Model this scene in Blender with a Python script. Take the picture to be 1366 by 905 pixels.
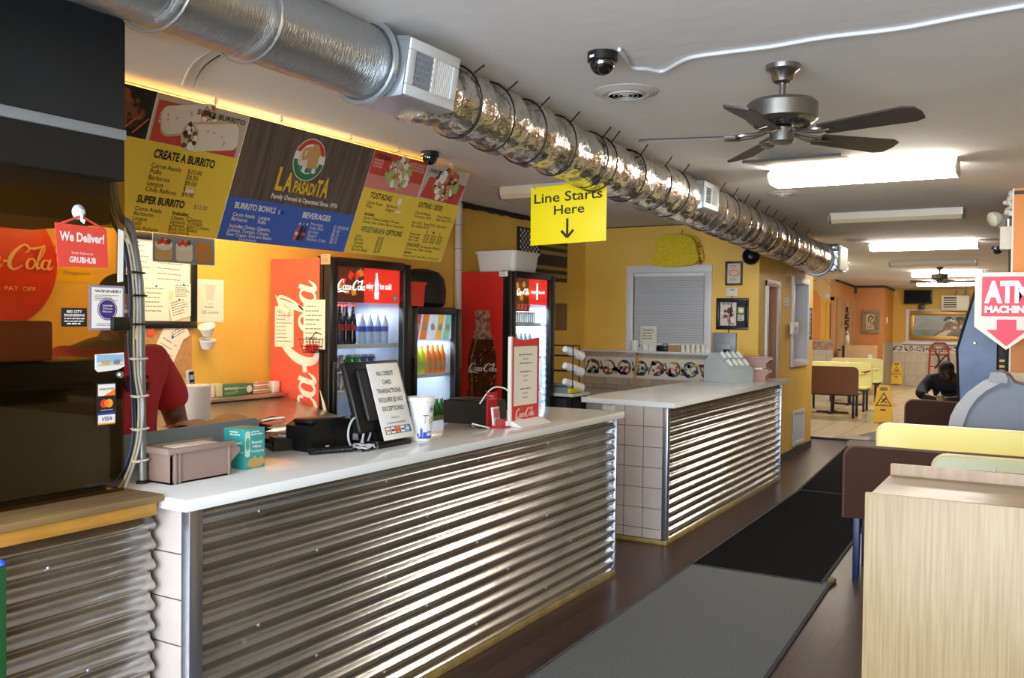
import bpy, bmesh, math, random
from mathutils import Matrix, Vector
for o in list(bpy.data.objects): bpy.data.objects.remove(o)
S = bpy.context.scene
COL = S.collection
PI = math.pi
random.seed(7)
EYE = 1.65
CEIL = 2.75

# ------------------------------------------------------------------ camera
def cam_axes(yaw, p, r):
    f = Vector((-math.sin(yaw)*math.cos(p), math.cos(yaw)*math.cos(p), math.sin(p)))
    rt = Vector((math.cos(yaw), math.sin(yaw), 0)); up = rt.cross(f)
    r2 = rt*math.cos(r)+up*math.sin(r); u2 = up*math.cos(r)-rt*math.sin(r)
    return r2, u2, f
FOC = 1220.0
AR, AU, AF = cam_axes(.530, -.0211, .0109)
cd = bpy.data.cameras.new('camera'); cam = bpy.data.objects.new('camera', cd); COL.objects.link(cam)
cam.matrix_world = Matrix(((AR.x, AU.x, -AF.x, 0), (AR.y, AU.y, -AF.y, 0), (AR.z, AU.z, -AF.z, EYE), (0, 0, 0, 1)))
cd.sensor_width = 36; cd.sensor_fit = 'HORIZONTAL'; cd.lens = FOC/1366*36; cd.clip_start = .05; cd.clip_end = 100
S.camera = cam
def U(x, y, ax, v):
    """survey: the point seen at photo pixel x,y that lies on the world plane ax = v"""
    d = AR*((x-683)/FOC)-AU*((y-452.5)/FOC)+AF
    c = Vector((0, 0, EYE)); i = 'XYZ'.index(ax)
    return c+d*((v-c[i])/d[i])

# ------------------------------------------------------------------ light, exposure
vs = S.view_settings
vs.view_transform = 'Standard'; vs.look = 'None'; vs.gamma = 1; vs.use_curve_mapping = False
vs.exposure = 0.62
TUBE = 27.0      # fluorescent lenses that are lit
DAY = 500        # daylight through the shop front
w = bpy.data.worlds.new('daylight'); S.world = w; w.use_nodes = True
bg = w.node_tree.nodes['Background']; bg.inputs[0].default_value = (.62, .78, 1, 1); bg.inputs[1].default_value = .9
def area(name, loc, rot, sx, sy, power, col):
    l = bpy.data.lights.new(name, 'AREA'); l.shape = 'RECTANGLE'; l.size = sx; l.size_y = sy; l.energy = power; l.color = col
    o = bpy.data.objects.new(name, l); o.location = loc; o.rotation_euler = rot; COL.objects.link(o); return o
area('shopfront_daylight', (-1.0, -2.6, 1.5), (PI/2, 0, 0), 6.4, 2.2, DAY, (.78, .89, 1))

# ------------------------------------------------------------------ materials
def lin(h):
    h = h.lstrip('#'); o = []
    for i in (0, 2, 4):
        c = int(h[i:i+2], 16)/255
        o.append(c/12.92 if c <= .04045 else ((c+.055)/1.055)**2.4)
    return (*o, 1)
MATS = {}
def mat(name, hx, rough=.5, metal=0., var=0., scale=6., bump=0., bscale=40., emit=0., stretch=None, hx2=None, alpha=1., spec=.5, coat=0.):
    if name in MATS: return MATS[name]
    m = bpy.data.materials.new(name); m.use_nodes = True; nt = m.node_tree; b = nt.nodes['Principled BSDF']
    c = lin(hx); b.inputs['Base Color'].default_value = c; b.inputs['Roughness'].default_value = rough
    b.inputs['Metallic'].default_value = metal; b.inputs['Specular IOR Level'].default_value = spec
    b.inputs['Coat Weight'].default_value = coat
    m.diffuse_color = c
    if var or hx2 or bump:
        tc = nt.nodes.new('ShaderNodeTexCoord'); mp = nt.nodes.new('ShaderNodeMapping')
        nt.links.new(tc.outputs['Object'], mp.inputs[0])
        if stretch: mp.inputs['Scale'].default_value = stretch
    if var or hx2:
        n = nt.nodes.new('ShaderNodeTexNoise'); n.inputs['Scale'].default_value = scale; n.inputs['Detail'].default_value = 6
        nt.links.new(mp.outputs[0], n.inputs[0])
        rp = nt.nodes.new('ShaderNodeValToRGB'); nt.links.new(n.outputs[0], rp.inputs[0])
        if hx2: a, z = c, lin(hx2)
        else: a = (*[max(0, q*(1-var)) for q in c[:3]], 1); z = (*[min(1, q*(1+var)) for q in c[:3]], 1)
        rp.color_ramp.elements[0].position = .35; rp.color_ramp.elements[1].position = .65
        rp.color_ramp.elements[0].color = a; rp.color_ramp.elements[1].color = z
        nt.links.new(rp.outputs[0], b.inputs['Base Color'])
    if bump:
        n2 = nt.nodes.new('ShaderNodeTexNoise'); n2.inputs['Scale'].default_value = bscale; n2.inputs['Detail'].default_value = 4
        nt.links.new(mp.outputs[0], n2.inputs[0])
        bp = nt.nodes.new('ShaderNodeBump'); bp.inputs['Strength'].default_value = bump; bp.inputs['Distance'].default_value = .02
        nt.links.new(n2.outputs[0], bp.inputs['Height']); nt.links.new(bp.outputs[0], b.inputs['Normal'])
    if emit:
        b.inputs['Emission Color'].default_value = c; b.inputs['Emission Strength'].default_value = emit
    MATS[name] = m; return m
def glass(name, tint, gloss=.08, rough=.02):
    """thin pane: tinted see-through with a little mirror"""
    if name in MATS: return MATS[name]
    m = bpy.data.materials.new(name); m.use_nodes = True; nt = m.node_tree; nt.nodes.clear()
    out = nt.nodes.new('ShaderNodeOutputMaterial'); mx = nt.nodes.new('ShaderNodeMixShader')
    t = nt.nodes.new('ShaderNodeBsdfTransparent'); t.inputs[0].default_value = (*tint, 1)
    g = nt.nodes.new('ShaderNodeBsdfGlossy'); g.inputs['Roughness'].default_value = rough
    mx.inputs[0].default_value = gloss
    nt.links.new(t.outputs[0], mx.inputs[1]); nt.links.new(g.outputs[0], mx.inputs[2]); nt.links.new(mx.outputs[0], out.inputs[0])
    MATS[name] = m; return m
def brickmat(name, c1, c2, mortar, bw, bh, msize=.006, off=0., rough=.4, axes='XY', var=.08, bump=.3, grain=None):
    """tiles or planks in object space; axes picks which two axes the courses run along"""
    if name in MATS: return MATS[name]
    m = bpy.data.materials.new(name); m.use_nodes = True; nt = m.node_tree; b = nt.nodes['Principled BSDF']
    tc = nt.nodes.new('ShaderNodeTexCoord'); sp = nt.nodes.new('ShaderNodeSeparateXYZ'); cb = nt.nodes.new('ShaderNodeCombineXYZ')
    nt.links.new(tc.outputs['Object'], sp.inputs[0])
    nt.links.new(sp.outputs[axes[0]], cb.inputs[0]); nt.links.new(sp.outputs[axes[1]], cb.inputs[1])
    br = nt.nodes.new('ShaderNodeTexBrick'); nt.links.new(cb.outputs[0], br.inputs[0])
    br.inputs['Color1'].default_value = lin(c1); br.inputs['Color2'].default_value = lin(c2); br.inputs['Mortar'].default_value = lin(mortar)
    br.inputs['Scale'].default_value = 1; br.inputs['Mortar Size'].default_value = msize; br.inputs['Brick Width'].default_value = bw; br.inputs['Row Height'].default_value = bh
    br.offset = off; br.inputs['Mortar Smooth'].default_value = .1
    no = nt.nodes.new('ShaderNodeTexNoise'); no.inputs['Scale'].default_value = 9; no.inputs['Detail'].default_value = 8
    mp = nt.nodes.new('ShaderNodeMapping'); nt.links.new(cb.outputs[0], mp.inputs[0]); nt.links.new(mp.outputs[0], no.inputs[0])
    if grain: mp.inputs['Scale'].default_value = grain
    mr = nt.nodes.new('ShaderNodeMapRange'); nt.links.new(no.outputs[0], mr.inputs[0]); mr.inputs[1].default_value = .3; mr.inputs[2].default_value = .7
    mr.inputs[3].default_value = 1-var*2; mr.inputs[4].default_value = 1+var
    mu = nt.nodes.new('ShaderNodeMix'); mu.data_type = 'RGBA'; mu.blend_type = 'MULTIPLY'; mu.inputs[0].default_value = 1
    nt.links.new(br.outputs[0], mu.inputs[6]); nt.links.new(mr.outputs[0], mu.inputs[7]); nt.links.new(mu.outputs[2], b.inputs['Base Color'])
    b.inputs['Roughness'].default_value = rough
    if bump:
        bp = nt.nodes.new('ShaderNodeBump'); bp.inputs['Strength'].default_value = bump; bp.inputs['Distance'].default_value = .003; bp.invert = True
        nt.links.new(br.outputs['Fac'], bp.inputs['Height']); nt.links.new(bp.outputs[0], b.inputs['Normal'])
    MATS[name] = m; return m

# ------------------------------------------------------------------ mesh builder
I4 = Matrix.Identity(4)
def fr(o, right, up):
    """frame on a surface: local x = right, y = up, z = out of the surface"""
    r = Vector(right).normalized(); u = Vector(up).normalized(); n = r.cross(u)
    return Matrix(((r.x, u.x, n.x, o[0]), (r.y, u.y, n.y, o[1]), (r.z, u.z, n.z, o[2]), (0, 0, 0, 1)))
def fx(x, y=0, z=0): return fr((x, y, z), (0, 1, 0), (0, 0, 1))      # surface facing +X
def fy(y, x=0, z=0): return fr((x, y, z), (1, 0, 0), (0, 0, 1))      # surface facing -Y
def fz(x, y, z): return Matrix.Translation((x, y, z))                # lying, facing up
def T(x, y, z): return Matrix.Translation((x, y, z))
def RZ(a): return Matrix.Rotation(a, 4, 'Z')
def RX(a): return Matrix.Rotation(a, 4, 'X')
def RY(a): return Matrix.Rotation(a, 4, 'Y')
_tx = {}
def text_geo(s, bold):
    k = (s, bold)
    if k not in _tx:
        c = bpy.data.curves.new('t', 'FONT'); c.body = s; c.size = 1; c.offset = bold; c.fill_mode = 'FRONT'; c.resolution_u = 3
        o = bpy.data.objects.new('t', c); COL.objects.link(o)
        dg = bpy.context.evaluated_depsgraph_get(); me = bpy.data.meshes.new_from_object(o.evaluated_get(dg))
        vs_ = [tuple(v.co) for v in me.vertices]; fs = [tuple(p.vertices) for p in me.polygons]
        bpy.data.objects.remove(o); bpy.data.curves.remove(c); bpy.data.meshes.remove(me)
        _tx[k] = (vs_, fs)
    return _tx[k]
def spline(pts, n=8, closed=False):
    P = [Vector(p) for p in pts]; out = []; N = len(P)
    for i in range(N if closed else N-1):
        g = lambda k: P[k % N] if closed else P[max(0, min(N-1, k))]
        a, b, c, d = g(i-1), g(i), g(i+1), g(i+2)
        for q in range(n):
            t = q/n
            out.append(.5*((2*b)+(c-a)*t+(2*a-5*b+4*c-d)*t*t+(3*b-a-3*c+d)*t**3))
    if not closed: out.append(P[-1])
    return out
class B:
    def __init__(s, M=I4): s.v = []; s.f = []; s.k = []; s.mats = []; s.M = M
    def mi(s, m):
        if m not in s.mats: s.mats.append(m)
        return s.mats.index(m)
    def add(s, vs_, fs, m, M=I4):
        n = len(s.v); X = s.M @ M; flip = X.to_3x3().determinant() < 0
        s.v += [X @ Vector(v) for v in vs_]; i = s.mi(m)
        for f in fs:
            s.f.append(tuple(n+q for q in (reversed(f) if flip else f))); s.k.append(i)
        return s
    def box(s, a, b, m, bev=0., M=I4, seg=2):
        lo = [min(p, q) for p, q in zip(a, b)]; hi = [max(p, q) for p, q in zip(a, b)]
        if not bev:
            v = [(x, y, z) for x in (lo[0], hi[0]) for y in (lo[1], hi[1]) for z in (lo[2], hi[2])]
            return s.add(v, [(0, 1, 3, 2), (4, 6, 7, 5), (0, 4, 5, 1), (2, 3, 7, 6), (0, 2, 6, 4), (1, 5, 7, 3)], m, M)
        bm = bmesh.new(); bmesh.ops.create_cube(bm, size=1)
        for v in bm.verts: v.co = Vector([lo[i]+(v.co[i]+.5)*(hi[i]-lo[i]) for i in range(3)])
        bev = min(bev, .49*min(hi[i]-lo[i] for i in range(3)))
        bmesh.ops.bevel(bm, geom=list(bm.edges), offset=bev, segments=seg, affect='EDGES', profile=.5)
        s.bm(bm, m, M); return s
    def bm(s, bm, m, M=I4):
        bm.verts.index_update(); s.add([v.co.copy() for v in bm.verts], [tuple(v.index for v in f.verts) for f in bm.faces], m, M); bm.free()
    def lathe(s, prof, m, M=I4, seg=20, a0=0, a1=2*PI):
        """prof: (radius, height) pairs from bottom to top"""
        full = abs(a1-a0-2*PI) < 1e-6; n = seg if full else seg+1; v = []
        for r, z in prof:
            for i in range(n):
                a = a0+(a1-a0)*i/seg; v.append((r*math.cos(a), r*math.sin(a), z))
        f = []
        for j in range(len(prof)-1):
            for i in range(seg):
                k = (i+1) % n; f.append((j*n+i, j*n+k, (j+1)*n+k, (j+1)*n+i))
        if full:
            if prof[0][0] > 1e-6: f.append(tuple(reversed(range(n))))
            if prof[-1][0] > 1e-6: f.append(tuple((len(prof)-1)*n+i for i in range(n)))
        return s.add(v, f, m, M)
    def cyl(s, p, q, r, m, seg=12, r2=None): return s.tube([p, q], [r, r if r2 is None else r2], m, seg)
    def tube(s, pts, r, m, seg=8, closed=False, M=I4, flat=1.):
        P = [Vector(p) for p in pts]; N = len(P); rs = r if isinstance(r, (list, tuple)) else [r]*N
        v = []; f = []; up = None
        for i in range(N):
            t = (P[(i+1) % N]-P[i-1]) if closed else (P[min(N-1, i+1)]-P[max(0, i-1)])
            if t.length < 1e-9: t = Vector((0, 0, 1))
            t.normalize()
            if up is None:
                up = Vector((0, 0, 1)) if abs(t.z) < .9 else Vector((1, 0, 0))
            x = up-t*up.dot(t)
            if x.length < 1e-5: x = t.orthogonal()
            x.normalize(); y = t.cross(x); up = x
            for k in range(seg):
                a = 2*PI*k/seg; v.append(P[i]+(x*math.cos(a)*flat+y*math.sin(a))*rs[i])
        for i in range(N if closed else N-1):
            for k in range(seg):
                a, b = i*seg+k, i*seg+(k+1) % seg; j = ((i+1) % N)*seg; f.append((a, b, j+(k+1) % seg, j+k))
        if not closed: f.append(tuple(reversed(range(seg)))); f.append(tuple((N-1)*seg+k for k in range(seg)))
        return s.add(v, f, m, M)
    def prism(s, poly, z0, z1, m, M=I4):
        n = len(poly); ar = sum(poly[i][0]*poly[(i+1) % n][1]-poly[(i+1) % n][0]*poly[i][1] for i in range(n))
        if ar < 0: poly = list(reversed(poly))
        v = [(p[0], p[1], z0) for p in poly]+[(p[0], p[1], z1) for p in poly]
        f = [tuple(reversed(range(n))), tuple(range(n, 2*n))]+[(i, (i+1) % n, n+(i+1) % n, n+i) for i in range(n)]
        return s.add(v, f, m, M)
    def flat(s, poly, z, m, M=I4):
        n = len(poly); ar = sum(poly[i][0]*poly[(i+1) % n][1]-poly[(i+1) % n][0]*poly[i][1] for i in range(n))
        if ar < 0: poly = list(reversed(poly))
        return s.add([(p[0], p[1], z) for p in poly], [tuple(range(n))], m, M)
    def rect(s, x0, y0, x1, y1, z, m, M=I4): return s.flat([(x0, y0), (x1, y0), (x1, y1), (x0, y1)], z, m, M)
    def disc(s, x, y, r, z, m, ry=None, n=20, M=I4, a0=0):
        ry = ry or r; return s.flat([(x+r*math.cos(2*PI*i/n+a0), y+ry*math.sin(2*PI*i/n+a0)) for i in range(n)], z, m, M)
    def blob(s, x, y, r, z, m, jag=.2, n=12, ry=None, M=I4):
        ry = ry or r; P = []
        for i in range(n):
            k = 1+random.uniform(-jag, jag); P.append((x+r*k*math.cos(2*PI*i/n), y+ry*k*math.sin(2*PI*i/n)))
        return s.flat(P, z, m, M)
    def rib(s, pts, w, z, m, M=I4, n=6, closed=False):
        """flat brush stroke through pts; w one width per point (or one for all)"""
        ws = w if isinstance(w, (list, tuple)) else [w]*len(pts)
        Q = spline([(p[0], p[1], ws[i]) for i, p in enumerate(pts)], n, closed); N = len(Q); v = []; f = []
        for i in range(N):
            t = (Q[(i+1) % N]-Q[i-1]) if closed else (Q[min(N-1, i+1)]-Q[max(0, i-1)])
            l = math.hypot(t.x, t.y) or 1; nx, ny = -t.y/l, t.x/l; h = max(Q[i].z, .0001)/2
            v += [(Q[i].x+nx*h, Q[i].y+ny*h, z), (Q[i].x-nx*h, Q[i].y-ny*h, z)]
        for i in range(N if closed else N-1):
            j = (i+1) % N; f.append((2*i, 2*i+1, 2*j+1, 2*j))
        return s.add(v, f, m, M)
    def text(s, t, size, x, y, z, m, M=I4, al='L', bold=0., sx=1., shear=0.):
        vs_, fs = text_geo(t, bold)
        if not vs_: return s
        x0 = min(v[0] for v in vs_); x1 = max(v[0] for v in vs_)
        ox = {'L': 0, 'C': -(x0+x1)/2, 'R': -x1}[al]
        return s.add([(x+(v[0]+ox+shear*v[1])*size*sx, y+v[1]*size, z) for v in vs_], fs, m, M)
    def fit(s, t, x0, x1, y, h, z, m, M=I4, bold=0., shear=0.):
        """text stretched to run from x0 to x1 with capitals h high"""
        vs_, fs = text_geo(t, bold); a = min(v[0] for v in vs_); b = max(v[0] for v in vs_); c = max(v[1] for v in text_geo('H', bold)[0])
        return s.add([(x0+(v[0]-a)/(b-a)*(x1-x0)+shear*v[1]/c*h, y+v[1]/c*h, z) for v in vs_], fs, m, M)
    def lines(s, x0, y0, x1, n, dy, h, z, m, M=I4, jag=.35):
        """rows of print too small to read"""
        for i in range(n):
            y = y0-i*dy; x = x0; e = x1-random.random()*jag*(x1-x0)
            while x < e:
                w_ = random.uniform(1.2, 4.)*h; s.rect(x, y, min(x+w_, e), y+h, z, m, M); x += w_+h*.7
        return s
    def build(s, name, parent=None, smooth=35):
        me = bpy.data.meshes.new(name)
        off = Vector((0, 0, 0)); q = parent
        while q is not None: off += q.location; q = q.parent
        own = off
        me.from_pydata([v-own for v in s.v], [], s.f)
        for m in s.mats: me.materials.append(m)
        me.polygons.foreach_set('material_index', s.k)
        if smooth:
            me.polygons.foreach_set('use_smooth', [True]*len(s.f)); me.set_sharp_from_angle(angle=math.radians(smooth))
        me.update(); o = bpy.data.objects.new(name, me); COL.objects.link(o)
        if parent is not None: o.parent = parent
        return o
def tag(o, label=None, cat=None, group=None, kind=None):
    if label: o['label'] = label
    if cat: o['category'] = cat
    if group: o['group'] = group
    if kind: o['kind'] = kind
    return o
def thing(name, label, cat, loc=(0, 0, 0), group=None):
    o = bpy.data.objects.new(name, None); COL.objects.link(o); o.location = loc; o.empty_display_size = .1
    return tag(o, label, cat, group)
def struct(o): o['kind'] = 'structure'; return o
def dup(root, loc, rz=None, label=None, group=None):
    r = root.copy(); COL.objects.link(r); r.location = loc
    if rz is not None: r.rotation_euler = (0, 0, rz)
    if label: r['label'] = label
    if group: r['group'] = group
    for ch in [c for c in bpy.data.objects if c.parent == root]:
        c = ch.copy(); COL.objects.link(c); c.parent = r
        for g in [d for d in bpy.data.objects if d.parent == ch]:
            d = g.copy(); COL.objects.link(d); d.parent = c
    return r
def rrect(x0, y0, x1, y1, r, n=5, corners='abcd'):
    """rounded rectangle outline; corners a=low-left b=low-right c=up-right d=up-left"""
    P = []
    for (cx, cy, a, k, px, py) in ((x0+r, y0+r, PI, 'a', x0, y0), (x1-r, y0+r, 1.5*PI, 'b', x1, y0), (x1-r, y1-r, 0, 'c', x1, y1), (x0+r, y1-r, .5*PI, 'd', x0, y1)):
        if k in corners: P += [(cx+r*math.cos(a+i/n*PI/2), cy+r*math.sin(a+i/n*PI/2)) for i in range(n+1)]
        else: P.append((px, py))
    return P

WHITE = mat('white_paint', '#E6E4E0', .45); BLACK = mat('black_plastic', '#0E0E10', .35); INK = mat('ink', '#17171A', .6)
PAPER = mat('paper', '#E9E6DF', .7); GREY = mat('grey_plastic', '#8C9299', .5); STEEL = mat('brushed_steel', '#B9B9BA', .32, .9, var=.06, scale=20, stretch=(1, 1, 12))
SIGNW = mat('sign_white', '#E6E3DE', .45); RED = mat('cola_red', '#D8231C', .35); GINK = mat('grey_ink', '#6D6C6A', .7)
YEL = mat('wall_yellow', '#EABD56', .5, var=.04, scale=2.5)
# ================================================================== the room
XL, YW, XD, YT, YE = -4.78, 9.87, -2.70, 13.45, 26.5
def zc(y): return CEIL if y < 20 else CEIL-.165*(y-20)/6.5
VINYL = brickmat('vinyl_planks', '#46312B', '#3C2A26', '#241A18', 1.2, .15, .003, .37, .3, 'YX', .22, .15, grain=(1, 9, 1))
TILEF = brickmat('beige_floor_tile', '#D8C3A0', '#CDB591', '#8A7761', .43, .43, .009, 0, .3, 'XY', .06, .2)
CEILM = mat('ceiling_paint', '#DAD6D4', .8, var=.03, scale=1.2, bump=.12, bscale=9)
TILEW = brickmat('stone_wall_tile', '#B9A995', '#AD9D8B', '#8E8272', .3, .3, .004, .5, .45, 'XZ', .1, .2)
TILEE = brickmat('cream_wall_tile', '#CFC6AC', '#C8BEA4', '#A89E88', .3, .3, .004, 0, .4, 'XZ', .05, .2)
ORANGE = mat('wall_orange', '#CB8F56', .55, var=.04, scale=2); CREAMW = mat('wall_cream', '#E3BE78', .55, var=.04, scale=2)
TRIMW = mat('trim_white', '#DAD8DA', .4); DARKTRIM_SHADE = mat('dark_trim_and_shadow', '#2A2728', .5)
b = B(); b.box((-9, -2.4, -.1), (2.6, YT, 0), VINYL); struct(b.build('floor'))
b = B(); b.box((-9, YT, -.1), (2.6, 30, .012), TILEF); struct(b.build('floor_tiled'))
b = B(); b.prism([(-2.4, CEIL), (20, CEIL), (30, zc(30)), (30, 3.1), (-2.4, 3.1)], 0, 11.6, CEILM, fr((-9, 0, 0), (0, 1, 0), (0, 0, 1))); struct(b.build('ceiling'))
b = B(); b.box((XL-.15, -2.4, 0), (XL, YW+.15, CEIL), YEL); struct(b.build('wall_left'))
b = B(); b.box((2.4, -2.4, 0), (2.55, 30, CEIL), mat('wall_right_paint', '#E2B85A', .6)); b.box((2.37, -2.4, 0), (2.4, 30, 1.25), mat('added_wainscot', '#2E2A27', .5, var=.15, scale=4, stretch=(8, 8, .6))); struct(b.build('wall_right'))  # unseen; dark wainscot added to darken the reflections in the zinc
# shop front behind the camera with its big windows
b = B()
for q in (((-9, -2.4, 0), (2.6, -2.25, .45)), ((-9, -2.4, 2.55), (2.6, -2.25, CEIL)), ((-9, -2.4, .45), (-4.2, -2.25, 2.55)), ((2.1, -2.4, .45), (2.6, -2.25, 2.55)), ((-1.1, -2.4, .45), (-.95, -2.25, 2.55))):
    b.box(*q, mat('shopfront_dark', '#4A4542', .5))
struct(b.build('wall_front'))
# wall with the blinds: hole for the window
WX0, WX1 = U(840, 400, 'Y', YW).x, U(946, 400, 'Y', YW).x
WZ0, WZ1 = U(840, 468, 'Y', YW).z, U(842, 359, 'Y', YW).z
b = B()
for q in (((XL, WZ1), (XD, CEIL)), ((XL, 0), (XD, WZ0)), ((XL, WZ0), (WX0, WZ1)), ((WX1, WZ0), (XD, WZ1))):
    b.box((q[0][0], YW, q[0][1]), (q[1][0], YW+.019 if q[0][0] > -3.5 or q[1][0] > -3 else YW+.15, q[1][1]), YEL)
b.box((XL, YW-.012, 0), (-3.2, YW, 1.285), TILEW)
b.rect(XL, CEIL-.014, XD, CEIL-.002, .004, DARKTRIM_SHADE, fy(YW))
struct(b.build('wall_back'))
# floral border in the wainscot
CREAM = mat('border_cream', '#D8D2C4', .35); VINE = mat('vine_green', '#4E5A4A', .5); NAVY = mat('leaf_navy', '#252C45', .5); OCHRE = mat('leaf_ochre', '#C39A45', .5); RUST = mat('flower_rust', '#A8532F', .5); TEALD = mat('flower_teal', '#6C8A80', .5); BUFF = mat('tile_buff', '#BBA988', .5)
def border(b, x0, x1, z0, h, M, rep):
    b.rect(x0, z0, x1, z0+h, .002, CREAM, M)
    b.rect(x0, z0-.012, x1, z0, .004, BUFF, M); b.rect(x0, z0+h, x1, z0+h+.012, .004, BUFF, M)
    n = max(1, int((x1-x0)/rep)); st = (x1-x0)/n
    for i in range(n):
        cx = x0+(i+.5)*st; cy = z0+h/2; s = h*.34; up = 1 if i % 2 else -1
        b.rib([(cx+s*1.0*math.cos(a), cy+up*s*math.sin(a)) for a in [k*.55-2.6 for k in range(10)]], [.1*h]*7+[.07*h, .04*h, .01*h], .003, VINE, M, 3)
        b.rib([(cx-st*.5, cy+up*s*.9), (cx-st*.38, cy), (cx-s*.5, cy-up*s*.95)], .07*h, .003, VINE, M, 3)
        for k in range(5): b.blob(cx+random.uniform(-.25, .25)*h, cy+random.uniform(-.18, .18)*h, .09*h, .0035, (RUST if i % 3 else TEALD), M=M, jag=.4, n=7)
        b.blob(cx, cy, .05*h, .004, OCHRE, M=M)
        for k in range(7):
            a = random.uniform(0, 6.28); b.blob(cx+st*.42*math.cos(a), cy+s*.85*math.sin(a), .135*h, .0032, (NAVY, NAVY, OCHRE, VINE)[k % 4], M=M, jag=.45, n=8, ry=.09*h)
zb0, zb1 = U(860, 505, 'Y', YW).z, U(860, 478, 'Y', YW).z
b = B(); border(b, XL+.02, -2.75, zb0, zb1-zb0, fy(YW-.012), .2); struct(b.build('trim_1'))
# window with blinds
def casing(b, x0, z0, x1, z1, w, M, m, t=.025):
    for q in ((x0, z1-w, x1, z1), (x0, z0, x1, z0+w), (x0, z0+w, x0+w, z1-w), (x1-w, z0+w, x1, z1-w)):
        b.box((q[0], q[1], 0), (q[2], q[3], t), m, .004, M)
b = B(); casing(b, WX0-.035, WZ0-.035, WX1+.035, WZ1+.035, .085, fy(YW), TRIMW)
b.rect(WX0, WZ0, WX1, WZ1, -.14, mat('window_backing', '#7E858C', .3), fy(YW)); struct(b.build('window_1'))  # flat grey sheet behind the blind
b = B(); b.box((XL+.01, YW-.10, 1.288), (-3.2, YW+.0, 1.308), TRIMW, .003); struct(b.build('trim_2'))   # the long sill
BL = thing('window_blind', 'white horizontal slat blind lowered in the white-framed window', 'blind', ((WX0+WX1)/2, YW+.02, WZ0+.1))
SLAT = mat('blind_slat', '#C9CACD', .4); b = B()
n = 30; zt, zl = WZ1-.075, WZ0+.10
for i in range(n):
    z = zl+(zt-zl)*i/(n-1)
    b.box((WX0+.06, YW-.002, z-.0135), (WX1-.06, YW+.0, z+.0135), SLAT, M=T(0, YW, z) @ RX(.5) @ T(0, -YW, -z))
b.build('slats', BL, 0)
b = B(); b.box((WX0+.055, YW-.012, WZ1-.09), (WX1-.055, YW+.02, WZ1-.052), WHITE, .004); b.build('head_rail', BL)
b = B(); b.box((WX0+.06, YW-.01, zl-.028), (WX1-.06, YW+.008, zl-.012), WHITE, .003); b.build('bottom_rail', BL)
# wall with the wooden door, the hatch window and the vent
DY0, DY1 = U(1023, 400, 'X', XD).y, U(1036, 400, 'X', XD).y
DZ = 2.05
HY0, HY1, HZ0, HZ1 = U(1057, 430, 'X', XD).y, U(1075, 430, 'X', XD).y, 1.2, 2.16
HZ0 = U(1066, 481, 'X', XD).z; HZ1 = U(1066, 378, 'X', XD).z
b = B(fr((XD, 0, 0), (0, 1, 0), (0, 0, 1)))
for q in ((YW+.02, 0, DY0, CEIL), (DY0, DZ, DY1, CEIL), (DY1, 0, HY0, CEIL), (HY0, HZ1, HY1, CEIL), (HY0, 0, HY1, HZ0), (HY1, 0, 12.5, CEIL)):
    b.box((q[0], q[1], -.16), (q[2], q[3], 0), YEL)
struct(b.build('wall_door'))
b = B(); b.box((XD-.16, 12.42, 0), (-9, 12.5, CEIL), CREAMW); b.box((XD-.9, YW+.15, 0), (XD-.82, 12.42, CEIL), mat('inner_room', '#D5DBE2', .6)); struct(b.build('wall_inner'))
b = B(); b.box((XD-.01, 9.72, 0), (XD+.012, 12.5, .09), DARKTRIM_SHADE); struct(b.build('baseboard_door_side'))
b = B(fx(XD)); PINK = mat('casing_pinkish', '#CDB9A8', .45)
b.box((DY0-.07, 0, 0), (DY0, DZ+.07, .025), TRIMW, .004); b.box((DY1, 0, 0), (DY1+.09, DZ+.07, .025), PINK, .004); b.box((DY0-.07, DZ, 0), (DY1+.09, DZ+.075, .028), PINK, .004)
b.box((DY0, 0, -.16), (DY0+.02, DZ, 0), PINK); b.box((DY1-.02, 0, -.16), (DY1, DZ, 0), mat('jamb_wood', '#A5795A', .5))
struct(b.build('trim_3'))
DOORW = mat('door_wood', '#BF8958', .4, var=.12, scale=5, stretch=(8, 8, .7))
b = B(fx(XD)); b.box((DY0+.02, .01, -.13), (DY1-.02, DZ-.005, -.09), DOORW)
for (z0, z1) in ((.25, .85), (.98, 1.55), (1.68, 1.92)):
    for (u0, u1) in ((.13, .44), (.56, .87)):
        wy = DY1-DY0; b.box((DY0+u0*wy, z0, -.09), (DY0+u1*wy, z1, -.082), DOORW, .008)
d1 = struct(b.build('door_1'))
b = B(fx(XD)); b.box((DY0+.05, 1.46, -.09), (DY0+.13, 1.56, -.075), mat('old_brass', '#8C7A3E', .35, .8), .004); b.build('door_lock', d1)
b = B(fx(XD)); casing(b, HY0-.07, HZ0-.07, HY1+.07, HZ1+.07, .075, I4, TRIMW, .03)
for q in ((HY0, HZ0, HY0+.015, HZ1), (HY1-.015, HZ0, HY1, HZ1), (HY0, HZ0, HY1, HZ0+.015), (HY0, HZ1-.015, HY1, HZ1)): b.box((q[0], q[1], -.16), (q[2], q[3], 0), TRIMW)
b.box(((HY0+HY1)/2-.02, HZ0, -.1), ((HY0+HY1)/2+.02, HZ1, -.06), TRIMW)
w2 = struct(b.build('window_2'))
b = B(fx(XD)); b.rect(HY0, HZ0, HY1, HZ1, -.12, glass('clear_glass', (.93, .96, .97), .12)); b.build('window_pane', w2)
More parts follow.
